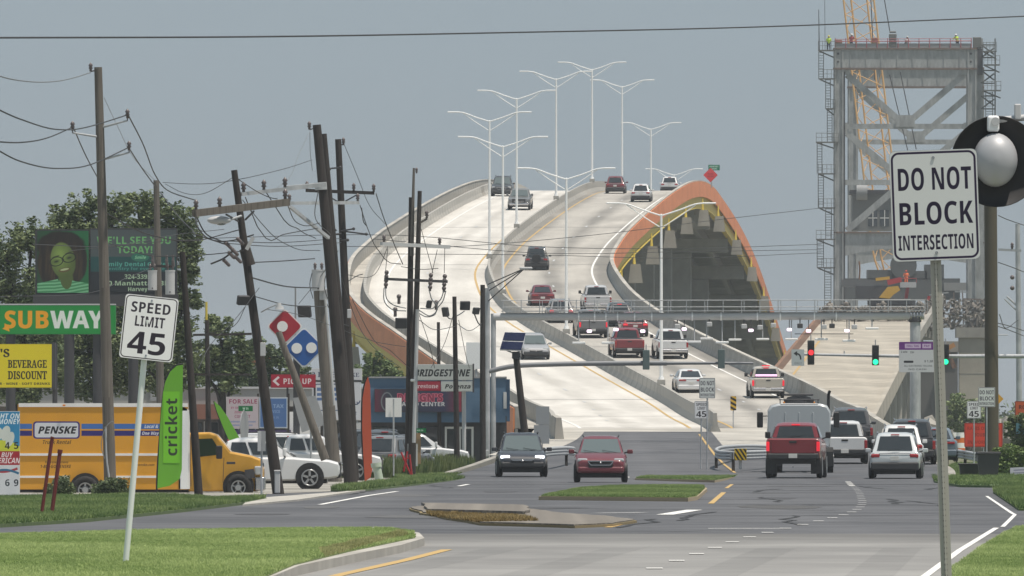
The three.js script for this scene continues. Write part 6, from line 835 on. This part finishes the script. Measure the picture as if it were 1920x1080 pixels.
sgn('toll_sign', 'white toll sign with a purple header hanging on the right signal arm', 1685.5, 641, 1755, 698, 543.7, canvas(280, 230, (x, w, h) => { x.fillStyle = '#c9cbce'; x.fillRect(0, 0, w, h); x.fillStyle = '#6b2a80'; x.fillRect(0, 0, w, h * .26); x.fillStyle = '#c9b5d2'; x.fillRect(w * .16, h * .06, w * .43, h * .15); x.fillRect(w * .63, h * .06, w * .24, h * .15); fit(x, 'TOLL TAG', w * .37, h * .135, 24, w * .34, '#7a4c8c'); fit(x, 'PAY', w * .75, h * .135, 24, w * .16, '#7a4c8c'); fit(x, '2 axle', w * .14, h * .33, 22, w * .18, '#4a4c50'); text(x, '25¢', w * .36, h * .34, 20, '#4a4c50'); x.fillStyle = '#22252a'; x.beginPath(); x.roundRect(w * .13, h * .62, w * .26, h * .07, 6); x.fill(); text(x, '$ 1.20', w * .8, h * .64, 24, '#53565c'); fit(x, 'ALL ELECTRONIC TOLLING', w * .52, h * .79, 18, w * .76, '#6c7076'); fit(x, 'NO CASH', w * .5, h * .9, 18, w * .5, '#6c7076'); }), { post: 0 });
{ const g = pole('utility_pole', 'very thick wooden pole behind the wheelie bins on the right', [1857, 322], [1860, 870], 490, [24, 27], mat('olive wood', [.085, .075, .05], .85)); arm(g, [1872, 468], [1915, 470], 489, .1, .1, C.galv, [.6]); M('pole_step', [rod(P(1870, 628, 489.6), P(1890, 628, 489.6), .02)], C.galv, g); }
{ const g = pole('street_pole', 'tall grey steel pole near the right frame edge', [1908, 420], [1912, 870], 600, [9, 12], C.galv, { cat: 'pole' }); M('bracket', [rod(P(1909, 575, 600), P(1888, 556, 600), .05), rod(P(1909, 585, 600), P(1884, 561, 600), .04)], C.galv, g); M('insulator', [sphere(.12, ...P(1898, 520, 600).toArray(), 8, 6), sphere(.12, ...P(1898, 540, 600).toArray(), 8, 6)], C.porcelain, g); }
{ const gw = 'cables between the thick wooden pole and the right frame edge'; for (const [pts, l] of [[[[1872, 404, 490], [1890, 412, 520], [1925, 424, 560]], 'upper dark cable right of the thick wooden pole'], [[[1872, 492, 490], [1895, 500, 520], [1925, 512, 560]], 'middle cable right of the thick wooden pole'], [[[1872, 606, 490], [1895, 612, 540], [1925, 622, 580]], 'upper of two cables right of the thick pole above the mast arm'], [[[1872, 612, 490], [1895, 620, 540], [1925, 632, 580]], 'lower of two cables right of the thick pole above the mast arm'], [[[1874, 590, 490], [1885, 615, 540], [1909, 600, 600]], 'sagging cable between the thick pole and the grey steel pole']]) wire(pts, .02, l, gw); }
function bin(label, x, y0, y1, d, w, c) { const p = P(x, y1, d), H = P(x, y0, d).y - p.y, g = thing('wheelie_bin', label, 'bin', V(p.x, p.y, p.z)); g.userData.loc = true; const r = (y, k) => [[-1, -1], [1, -1], [1, 1], [-1, 1]].map(q => V(q[0] * w / 2 * k, y, q[1] * w / 2 * k)); M('body', loft([r(.05, .8), r(H * .88, 1)]), c, g); M('lid', [rbox(w * 1.1, H * .1, w * 1.1, .03, 0, H * .93, 0)], c, g); for (const s of [-1, 1]) M('wheel', new THREE.CylinderGeometry(.12, .12, .05, 14).rotateZ(Math.PI / 2).translate(s * w * .42, .12, -w * .4), C.tyre, g); M('handle', rod(V(-w * .4, H * .86, -w * .58), V(w * .4, H * .86, -w * .58), .02), c, g); return g; }
bin('tall dark wheelie bin at the foot of the thick wooden pole', 1853, 846, 899, 452, .86, C.dark); bin('low black bin lying left of the tall wheelie bin', 1817, 868, 896, 455, .78, C.black);
{ const D = 540; for (const [x, y0, l] of [[1787, 822, 'orange and white traffic barrel left of the orange work board'], [1799, 826, 'second orange and white traffic barrel beside the first']]) { const p = P(x, 850, D), g = thing('traffic_barrel', l, 'traffic barrel', V(p.x, p.y, p.z)); g.userData.loc = true; for (let i = 0; i < 4; i++) M('band', new THREE.CylinderGeometry(.26 - i * .015, .275 - i * .015, .24, 18).translate(0, .12 + i * .24, 0), i % 2 ? C.white : mat('barrel orange', [.6, .15, .03], .5), g); M('base', new THREE.CylinderGeometry(.34, .36, .07, 18).translate(0, .03, 0), C.black, g); } }
guardrail('grey guardrail left of the wheelie bins at the right', [[1776, 848, 520], [1792, 850, 505], [1810, 853, 492], [1832, 857, 480]].map(q => P(...q)));
// ---------- the old lift bridge being taken down ----------
const oY = curve([[960, -1.0], [1060, 2.9], [1210, 8.74], [1380, 15.3], [1400, 15.7], [1480, 16]]), oL = curve([[960, 15.4], [1210, 27.9], [1380, 36.4], [1480, 41.2]]), oR = z => oL(z) + 12.2;
{
  const g = thing('old_bridge_ramp', 'old beige concrete bridge ramp climbing to the steel lift towers', 'bridge', V(28, 0, -1000)); const tan = mat('tan concrete', [.93, .9, .84], .9, 0, { map: T.concrete });
  M('deck', strip(oL, oR, z => oY(z), 985, 1484, 8), tan, g); M('deck_slab', sweep([[0, -.05], [0, -1.0], [12.2, -1.0], [12.2, -.05]], oL, oY, 985, 1484, 8), C.concreteOld, g);
  M('left_parapet', sweep([[-.3, -.8], [-.3, .85], [.05, .85], [.1, -.02]], oL, oY, 985, 1384, 8), C.rust, g); M('right_parapet', sweep([[-.1, -.02], [-.05, .85], [.35, .85], [.35, -.9]], oR, oY, 985, 1384, 8), tan, g); M('yellow_line', strip(z => oL(z) + 1.5, z => oL(z) + 1.75, z => oY(z) + .02, 985, 1300, 8), C.lineYellow, g);
  for (let z = 1060; z < 1480; z += 34) { const x = oL(z) + 6.1, y = oY(z) - 1; M('pier_cap', rbox(12, 1.2, 1.6, .1, x, y - .6, -z), C.concreteOld, g); for (const o of [-4, 0, 4]) M('pier_column', rod(V(x + o, 0, -z), V(x + o, y - 1.1, -z), .75, .75, 14), C.concreteOld, g); }
  M('side_beam', beam(P(1716, 640, 1290), P(1765, 560, 1375), .5, 1.1), C.concreteOld, g);
}
{ const D = 1330, g = thing('concrete_pier', 'square beige concrete pier under the right leg of the lift tower', 'pier', base(1825, D)); const tan = mat('tan concrete', 0); M('shaft', rbx(1799, 632, 1852, 900, D, 3), mat('tan concrete', 0), g); M('cap', rbx(1793, 614, 1858, 633, D - .3, 3.6), C.concreteOld, g); for (const y of [700, 760, 805]) M('joint', rbx(1798.8, y, 1852.3, y + 1.4, D - .02, 3.04), C.concreteOld, g); }
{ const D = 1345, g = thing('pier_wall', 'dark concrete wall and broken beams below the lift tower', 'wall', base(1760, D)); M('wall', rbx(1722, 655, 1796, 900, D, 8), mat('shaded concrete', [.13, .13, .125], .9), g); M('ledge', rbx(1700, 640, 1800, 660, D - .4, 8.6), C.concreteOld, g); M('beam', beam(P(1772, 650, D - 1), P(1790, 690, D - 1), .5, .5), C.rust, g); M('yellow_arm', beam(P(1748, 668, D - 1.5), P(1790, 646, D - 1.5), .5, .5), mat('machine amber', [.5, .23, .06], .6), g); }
function tower(label, Z, dx, dark) {
  const k = Z / 1400, g = thing('lift_tower', label, 'tower', V(46.8 + dx, 0, -Z)); const q = (px, py, dz = 0) => { const p = P(px, py, 1400); return V(p.x + dx, p.y, -Z - dz); }; const st = dark ? C.steel : C.steel;
  const y0 = 620; for (const x of [1573, 1822]) { M('leg', beam(q(x, y0), q(x, 92), 1.05, 1.3), st, g); for (const o of [-7, 7]) M('leg_flange', beam(q(x + o, y0, -.68), q(x + o, 92, -.68), .14, .16), st, g); }
  if (!dark) M('cable_tray', beam(q(1582, y0, -.5), q(1582, 135, -.5), .12, .3), C.dark, g); M('top_girder', beam(q(1565, 110), q(1829, 110), 1.2, 2.35), st, g); M('girder_flange', beam(q(1562, 129), q(1832, 129), 1.6, .22), C.flange, g); M('girder_flange', beam(q(1562, 91.5), q(1832, 91.5), 1.6, .2), C.flange, g);
  for (let i = 1; i < 9; i++) M('stiffener', beam(q(1565 + i * 29.3, 94, -.63), q(1565 + i * 29.3, 126, -.63), .1, .12), st, g); for (const x of [1571, 1820]) for (const y of [101, 116]) M('access_hole', new THREE.CylinderGeometry(.14, .14, .05, 10).rotateX(Math.PI / 2).translate(...q(x, y, -.62).toArray()), C.dark, g);
  const pr = (a, b, w = .75) => M('brace', beam(q(...a), q(...b), .5, w), st, g);
  M('strut', beam(q(1573, 237), q(1822, 237), .7, .6), st, g); M('strut', beam(q(1573, 342), q(1822, 342), .7, .62), st, g); pr([1588, 140], [1682, 222]); pr([1808, 140], [1712, 222]); pr([1588, 250], [1684, 330]); pr([1808, 250], [1712, 330]); pr([1588, 432], [1684, 350]); pr([1808, 432], [1712, 350]);
  for (const [x, y, w, h] of [[1697, 227, 2.3, 1.4], [1697, 334, 2.3, 1.4], [1577, 241, 1.5, 1.4], [1818, 241, 1.5, 1.4], [1697, 346, 2.3, 1.1], [1580, 134, 1.6, .9], [1815, 134, 1.6, .9]]) M('gusset', box(w, h, .16, q(x, y).x, q(x, y).y, -Z + .42), st, g);
  const ar = [[1566, 436], [1829, 436], [1829, 484], [1800, 476], [1740, 467], [1655, 467], [1600, 476], [1566, 484]].map(p => { const v = q(...p); return new THREE.Vector2(v.x, v.y); }); M('portal_girder', new THREE.ExtrudeGeometry(new THREE.Shape(ar), { depth: 1, bevelEnabled: false }).translate(0, 0, -Z - .5), st, g); M('girder_flange', beam(q(1563, 436), q(1832, 436), 1.5, .2), C.flange, g);
  return { g, q };
}
const far = tower('far steel lift tower of the old bridge, seen through the nearer one', 1474, 3.8, 1), near = tower('near steel lift tower of the old bridge with stairs and platforms', 1400, 0);
{ const { g, q } = near;
  const fr = mat('dark steelwork', [.13, .135, .13], .6); // landings and zigzag ladders on both sides
  const plat = (x0, x1, y, rail = 1) => { const p = M('platform', beam(q(x0, y, -.3), q(x1, y, -.3), 1.6, .14), fr, g); if (rail) { M('railing', [rod(q(x0, y - 17, -1), q(x1, y - 17, -1), .03), rod(q(x0, y - 9, -1), q(x1, y - 9, -1), .025), ...[0, .25, .5, .75, 1].map(t => rod(q(x0 + (x1 - x0) * t, y, -1), q(x0 + (x1 - x0) * t, y - 18, -1), .028))], fr, p); } M('bracket', beam(q(x0 + 2, y + 1, -.3), q(x1, y + 14, -.3), .14, .16), fr, p); };
  for (const [x0, x1, y] of [[1534, 1566, 95], [1535, 1566, 148], [1548, 1566, 204], [1530, 1572, 267], [1534, 1566, 326], [1535, 1566, 390], [1530, 1566, 449], [1532, 1566, 502]]) plat(x0, x1, y);
  const ladder = (x, y0, y1, w = 9) => { M('ladder', [rod(q(x, y0, -.4), q(x, y1, -.4), .045), rod(q(x + w, y0, -.4), q(x + w, y1, -.4), .045)], fr, g); M('rungs', Array.from({ length: Math.floor((y1 - y0) / 5) }, (_, i) => rod(q(x, y0 + i * 5 + 2, -.4), q(x + w, y0 + i * 5 + 2, -.4), .03)), fr, g).userData.kind = 'stuff'; };
  ladder(1535, 97, 148); ladder(1548, 148, 204); ladder(1551, 204, 267); ladder(1532, 267, 326); ladder(1534, 326, 390, 10); ladder(1548, 390, 449, 11); ladder(1532, 449, 502, 12); ladder(1546, 502, 590, 12);
  M('mast', rod(q(1536, 95, -.3), q(1535, 18, -.3), .07, .04), C.dark, g); M('mast', rod(q(1547, 95, -.3), q(1546, -40, -.3), .03), C.dark, g);
  for (const [x0, x1, y] of [[1843, 1868, 97], [1844, 1874, 122], [1842, 1876, 170]]) plat(x0, x1, y); ladder(1848, 172, 240, 13); M('side_column', beam(q(1836, 620, .6), q(1836, 72, .6), .9, .9), C.steel, g); M('side_panel', beam(q(1836, 140, .1), q(1836, 92, .1), 1.2, .8), C.dark, g);
  const net = mat('red netting', [.4, .11, .13], .8); M('top_rail', [rod(q(1566, 74, -.5), q(1822, 72, -.5), .03), ...Array.from({ length: 14 }, (_, i) => rod(q(1566 + i * 19.6, 90, -.5), q(1566 + i * 19.6, 72, -.5), .05))], net, g); M('toe_screen', beam(q(1566, 86, -.45), q(1822, 86, -.45), .03, .55), C.grey, g); M('warning_tape', [rod(q(1566, 78, -.52), q(1822, 77, -.52), .05)], net, g);
  M('winch', [rbox(.9, 1.6, 1, .1, ...q(1674, 76).toArray()), rod(q(1668, 60), q(1680, 60), .12)], fr, g); M('crate', rbox(.9, .9, .8, .05, ...q(1572, 82).toArray()), C.rust, g); M('junction_box', rbox(.7, 1.2, .7, .06, ...q(1640, 80).toArray()), C.rust, g);
  for (let i = 0; i < 7; i++) { const y = 84 + i * 24; M('side_brace', beam(q(1840, y, .2), q(1864, y + (i % 2 ? -18 : 18), .2), .16, .18), fr, g); M('side_strut', beam(q(1838, y, .3), q(1866, y, .3), .14, .16), fr, g); } M('side_post', beam(q(1866, 240, .3), q(1866, 72, .3), .16, .16), fr, g); M('motor_box', rbox(1.0, 1.3, 1.0, .08, ...q(1832, 80).toArray()), fr, g);
}
{ const D = 1425, g = thing('operator_house', 'small grey control house with windows between the lift towers', 'building', base(1650, D)); M('wall', rbx(1598, 362, 1715, 432, D, 5), mat('house grey', [.17, .175, .17], .8), g); for (const x of [1628, 1650, 1674]) { const w = M('window', rbx(x, 394, x + 17, 424, D - .05, .1), C.glass, g); M('frame', [rbx(x + 8, 394, x + 9.4, 424, D - .12, .06), rbx(x, 408, x + 17, 409.4, D - .12, .06)], C.white, w); } M('roof', rbx(1594, 356, 1719, 364, D - .4, 5.8), C.dark, g); M('tank', rod(P(1606, 360, D - 1), P(1626, 360, D - 1), 1.0, 1.0, 16), C.grey, g); }
{ // crawler crane boom
  const D = 1440, g = thing('crawler_crane', 'tall yellow lattice crane boom leaning behind the near lift tower', 'crane', base(1668, D)); const ym = mat('crane yellow', [.70, .42, .17], .55); const ends = (t, k) => { const cx = 1672 - 62 * t + (t > 1 ? 0 : 0), y = 540 - 540 * t, w = t < .12 ? 12 + t * 140 : 28.5; return P(cx + [-1, 1, .55, -.5][k] * w, y, D + [0, .3, 3, 2.8][k]); };
  const N = 26, T1 = 1.3; for (let k = 0; k < 4; k++) M('chord', tube(Array.from({ length: 14 }, (_, i) => ends(i / 13 * T1, k)), .13, 6, 26), ym, g);
  for (const [a, b] of [[0, 1], [1, 2], [2, 3], [3, 0]]) for (let i = 0; i < N; i++) M('lacing', rod(ends(i / N * T1, i % 2 ? a : b), ends((i + 1) / N * T1, i % 2 ? b : a), .05, .05, 5), ym, g);
  for (const [a, b] of [[[1655, -20], [1669, 62]], [[1668, 140], [1702, 282]], [[1688, 135], [1718, 280]], [[1632, -20], [1640, 150]]]) M('pendant_line', rod(P(...a, D - 2), P(...b, D - 2), .06), C.dark, g);
  M('house', rbox(5, 2.6, 3, .3, ...P(1678, 556, D).toArray()), C.dark, g); M('track', rbox(7, 1, 1, .3, ...P(1678, 580, D - 1.5).toArray()), C.black, g);
}
{ // demolition machines and rubble on the old deck
  const D = 1385; const g = thing('demolition_excavator', 'dark demolition machine with a yellow arm on the old bridge deck', 'excavator', P(1640, 592, D)); const amb = mat('machine amber', 0);
  M('body', [rbx(1605, 536, 1664, 560, D, 2.6)].map(x => x), C.dark, g); M('engine_cover', rbx(1580, 524, 1655, 537, D + .3, 2.4), mat('machine grey', [.12, .125, .13], .6), g); M('boom', loft([[[1648, 558], [1664, 538], [1684, 536], [1688, 544], [1676, 552], [1668, 560]].map(q => P(...q, D - .6)), [[1648, 558], [1664, 538], [1684, 536], [1688, 544], [1676, 552], [1668, 560]].map(q => P(...q, D + .3))]), mat('excavator yellow', [.62, .36, .03], .5), g); M('stick', beam(P(1642, 524, D), P(1668, 521, D), .3, .35), mat('excavator yellow', 0), g); M('red_ram', beam(P(1664, 530, D), P(1690, 524, D), .5, .6), C.red, g); M('track', rbox(5.2, .9, 2.4, .3, ...P(1668, 567, D + .5).toArray()), C.black, g);
}
{ const D = 1410, g = thing('lift_span_machinery', 'big dark steel machinery between the legs of the near lift tower', 'machinery', base(1690, D)); const dk = mat('dark machine steel', [.10, .11, .115], .6); M('frame', [rbx(1580, 522, 1800, 562, D, 3), rbx(1626, 506, 1672, 524, D, 3), rbx(1672, 496, 1712, 524, D + .2, 3), rbx(1734, 496, 1770, 524, D, 3), rbx(1708, 508, 1738, 524, D, 3)], dk, g); M('sheave', new THREE.CylinderGeometry(1.6, 1.6, .5, 24).rotateX(Math.PI / 2).translate(...P(1694, 498, D).toArray()), dk, g); M('hose', tube([P(1611, 490, D), P(1612, 505, D), P(1611, 524, D)], .12, 6), C.rust, g); M('grey_panel', rbx(1770, 530, 1815, 545, D - .3, .5), C.grey, g); M('red_hose', tube([P(1742, 555, D - 2), P(1740, 568, D - 2), P(1744, 580, D - 2)], .2, 6), C.red, g); }
{ seed = 55; const D = 1378, o = []; for (let i = 0; i < 700; i++) { const x = rr(1536, 1760), y = rr(576, 601) - 10 * Math.max(0, Math.sin(x * .05) * Math.sin(x * .13)), p = P(x, y, D + rr(-3, 10)), s = rr(.08, .42); const q = new THREE.IcosahedronGeometry(s, 0); q.scale(rr(.7, 1.5), rr(.4, .9), 1); q.rotateY(rr(0, 3)); q.rotateZ(rr(0, 3)); o.push(q.translate(p.x, p.y, p.z)); } tag(M('rubble', o, C.debris, scene), 'pale heap of broken concrete on top of the old ramp', 'rubble', null, 'stuff');
  const o2 = []; for (let i = 0; i < 500; i++) { const x = rr(1735, 1850), y = rr(562, 616), p = P(x, y, D + rr(-1, 8)), s = rr(.08, .4); const q = new THREE.BoxGeometry(s * rr(.5, 3), s * .5, s); q.rotateZ(rr(0, 3)); q.rotateY(rr(0, 3)); o2.push(q.translate(p.x, p.y, p.z)); } tag(M('rubble', o2, C.debris, scene), 'brown heap of twisted debris beside the right tower leg', 'rubble', null, 'stuff');
  const o3 = []; for (let i = 0; i < 320; i++) { const p = P(rr(1690, 1905), 800, rr(900, 1150)), s = rr(.3, 1.1); p.y = rr(0, 2.6); const q = new THREE.IcosahedronGeometry(s, 0); q.scale(rr(.7, 1.6), rr(.5, .9), 1); q.rotateZ(rr(0, 3)); o3.push(q.translate(p.x, p.y, p.z)); } tag(M('rubble', o3, C.concreteOld, scene), 'pale broken concrete piled on the ground below the old bridge', 'rubble', null, 'stuff'); }
{ const D = 1392, g = thing('steel_scaffold', 'tangle of grey scaffold beams at the foot of the right tower leg', 'scaffold', P(1800, 615, D)); seed = 71; for (let i = 0; i < 26; i++) { const x = rr(1742, 1850), y = rr(535, 600); M('scaffold_bar', rnd() < .5 ? beam(P(x, y, D), P(x + rr(-3, 3), 614, D), .14, .14) : beam(P(x, y, D - .3), P(x + rr(15, 50), y + rr(-6, 6), D - .3), .14, .16), rnd() < .5 ? C.steel : C.flange, g); } M('deck_plate', rbx(1742, 608, 1856, 614, D - 1, 4), C.grey, g); }
// ---------- workers ----------
function person(label, foot, D, H, pose, colors) {
  const n = 44, mc = new MarchingCubes(n, new THREE.MeshBasicMaterial(), false, false, 60000); const f = P(foot[0], foot[1], D), g = thing('person', label, 'person', f); g.userData.loc = true; const S = 1.05 * H;
  const J = pose(H), bones = [['pel', 'chest', .085, .105], ['chest', 'neck', .1, .045], ['neck', 'head', .04, .055], ['head', 'crown', .062, .058], ['pel', 'lh', .08, .07], ['pel', 'rh', .08, .07], ['lh', 'lk', .052, .036], ['rh', 'rk', .052, .036], ['lk', 'la', .036, .026], ['rk', 'ra', .036, .026], ['la', 'lt', .028, .022], ['ra', 'rt', .028, .022], ['chest', 'ls', .07, .035], ['chest', 'rs', .07, .035], ['ls', 'le', .032, .025], ['rs', 're', .032, .025], ['le', 'lw', .025, .02], ['re', 'rw', .025, .02], ['lw', 'lf', .02, .014], ['rw', 'rf', .02, .014]];
  const field = (p, list, gro) => { let d = 9; for (const [a, b, r0, r1] of list) { const A = J[a], B = J[b], ab = B.clone().sub(A), t = Math.min(1, Math.max(0, p.clone().sub(A).dot(ab) / (ab.lengthSq() + 1e-9))), q = A.clone().addScaledVector(ab, t).distanceTo(p) - (r0 + (r1 - r0) * t) * H - gro, k = .03; const h = Math.max(k - Math.abs(d - q), 0) / k; d = Math.min(d, q) - h * h * k * .25; } return d; };
  const build = (list, gro, m, name) => { mc.reset(); mc.isolation = 0; for (let k = 0; k < n; k++) for (let j = 0; j < n; j++) for (let i = 0; i < n; i++) { const p = V((i / n - .5) * 2 * S * .55, (j / n) * S * 1.08 - .02, (k / n - .5) * 2 * S * .55); mc.field[k * n * n + j * n + i] = -field(p, list, gro); } mc.update(); const c = mc.count; const ge = new THREE.BufferGeometry(), pa = new Float32Array(c * 3); for (let i = 0; i < c; i++) { pa[3 * i] = mc.positionArray[3 * i] * S * .55; pa[3 * i + 1] = (mc.positionArray[3 * i + 1] + 1) / 2 * S * 1.08 - .02; pa[3 * i + 2] = mc.positionArray[3 * i + 2] * S * .55; } ge.setAttribute('position', new THREE.BufferAttribute(pa, 3)); ge.computeVertexNormals(); return M(name, ge, m, g); };
  build(bones, 0, mat('worker skin', [.3, .19, .13], .7), 'body'); build([bones[0], bones[1], bones[12], bones[13], bones[14], bones[15]], .022, colors[0], 'jacket'); build([bones[4], bones[5], bones[6], bones[7], bones[8], bones[9]], .016, colors[1], 'trousers'); build([bones[10], bones[11]], .02, C.dark, 'boots');
  const h = J.crown; M('helmet', [new THREE.SphereGeometry(.078 * H, 14, 8, 0, 6.3, 0, 1.6).translate(h.x, h.y + .005, h.z), new THREE.CylinderGeometry(.1 * H, .1 * H, .012, 14).translate(h.x, h.y + .005, h.z + .02)], colors[2], g); return g;
}
const stand = (armL = [-.16, .62, .05], armR = [.16, .62, .05], lean = 0, knee = 0) => H => { const v = (x, y, z) => V(x * H, y * H, z * H), L = lean; return { pel: v(0, .52 - knee, 0), chest: v(L * .5, .72 - knee, .02), neck: v(L * .8, .83 - knee, .02), head: v(L, .89 - knee, .03), crown: v(L * 1.05, .945 - knee, .03), lh: v(-.055, .5 - knee, 0), rh: v(.055, .5 - knee, 0), lk: v(-.07, .27, .03 + knee), rk: v(.07, .27, .02 + knee), la: v(-.075, .04, -.01), ra: v(.08, .04, 0), lt: v(-.08, .02, .1), rt: v(.09, .02, .1), ls: v(-.115 + L * .7, .79 - knee, .01), rs: v(.115 + L * .7, .79 - knee, .01), le: v((-.115 + armL[0]) / 2 - .02 + L, .66 - knee, 0), re: v((.115 + armR[0]) / 2 + .02 + L, .66 - knee, 0), lw: v(armL[0] + L, armL[1] - knee, armL[2]), rw: v(armR[0] + L, armR[1] - knee, armR[2]), lf: v(armL[0] + L, armL[1] - .06 - knee, armL[2] + .02), rf: v(armR[0] + L, armR[1] - .06 - knee, armR[2] + .02) }; };
const hiv = mat('hi-vis lime', [.5, .72, .05], .7), hio = mat('hi-vis orange', [.8, .16, .04], .7), navy = mat('navy cloth', [.03, .035, .06], .85), wht = C.white;
person('worker in a lime vest standing on the left tower platform', [1554, 94], 1399, 1.72, stand(), [hiv, navy, mat('hard hat yellow', [.7, .6, .05], .4)]);
person('worker in a white hard hat and red top at the tower railing', [1596, 91], 1400, 1.74, stand([-.2, .55, .1], [.2, .7, .1], .04), [mat('red cloth', [.3, .05, .05], .8), navy, wht]);
person('worker in pale clothes crouching at the middle of the tower top', [1699, 91], 1400, 1.7, stand([-.1, .6, .16], [.2, .55, .14], .08, .14), [C.greyPale, navy, C.greyPale]);
person('worker in a yellow vest bending at the right end of the tower top', [1795, 90], 1400, 1.72, stand([-.22, .58, .1], [.1, .55, .14], -.1, .04), [hiv, navy, wht]);
{ const D = 1388, c = P(1700, 537, D); const b = thing('lift_basket', 'grey lift basket holding the worker in orange', 'lift basket', c); M('tub', rbx(1688, 529, 1718, 539, D - .6, 1.2), C.greyPale, b); M('rail', [rod(P(1688, 522, D - .6), P(1718, 522, D - .6), .03), rod(P(1688, 522, D - .6), P(1688, 530, D - .6), .03), rod(P(1718, 522, D - .6), P(1718, 530, D - .6), .03)], C.red, b); M('boom', beam(P(1702, 538, D), P(1698, 566, D), .4, .4), C.red, b); }
person('worker in orange standing in the lift basket on the old bridge', [1699, 535], 1388, 1.75, stand([-.2, .6, .1], [.2, .6, .1]), [hio, hio, mat('red hat', [.5, .06, .04], .5)]);
renderer.render(scene, camera);
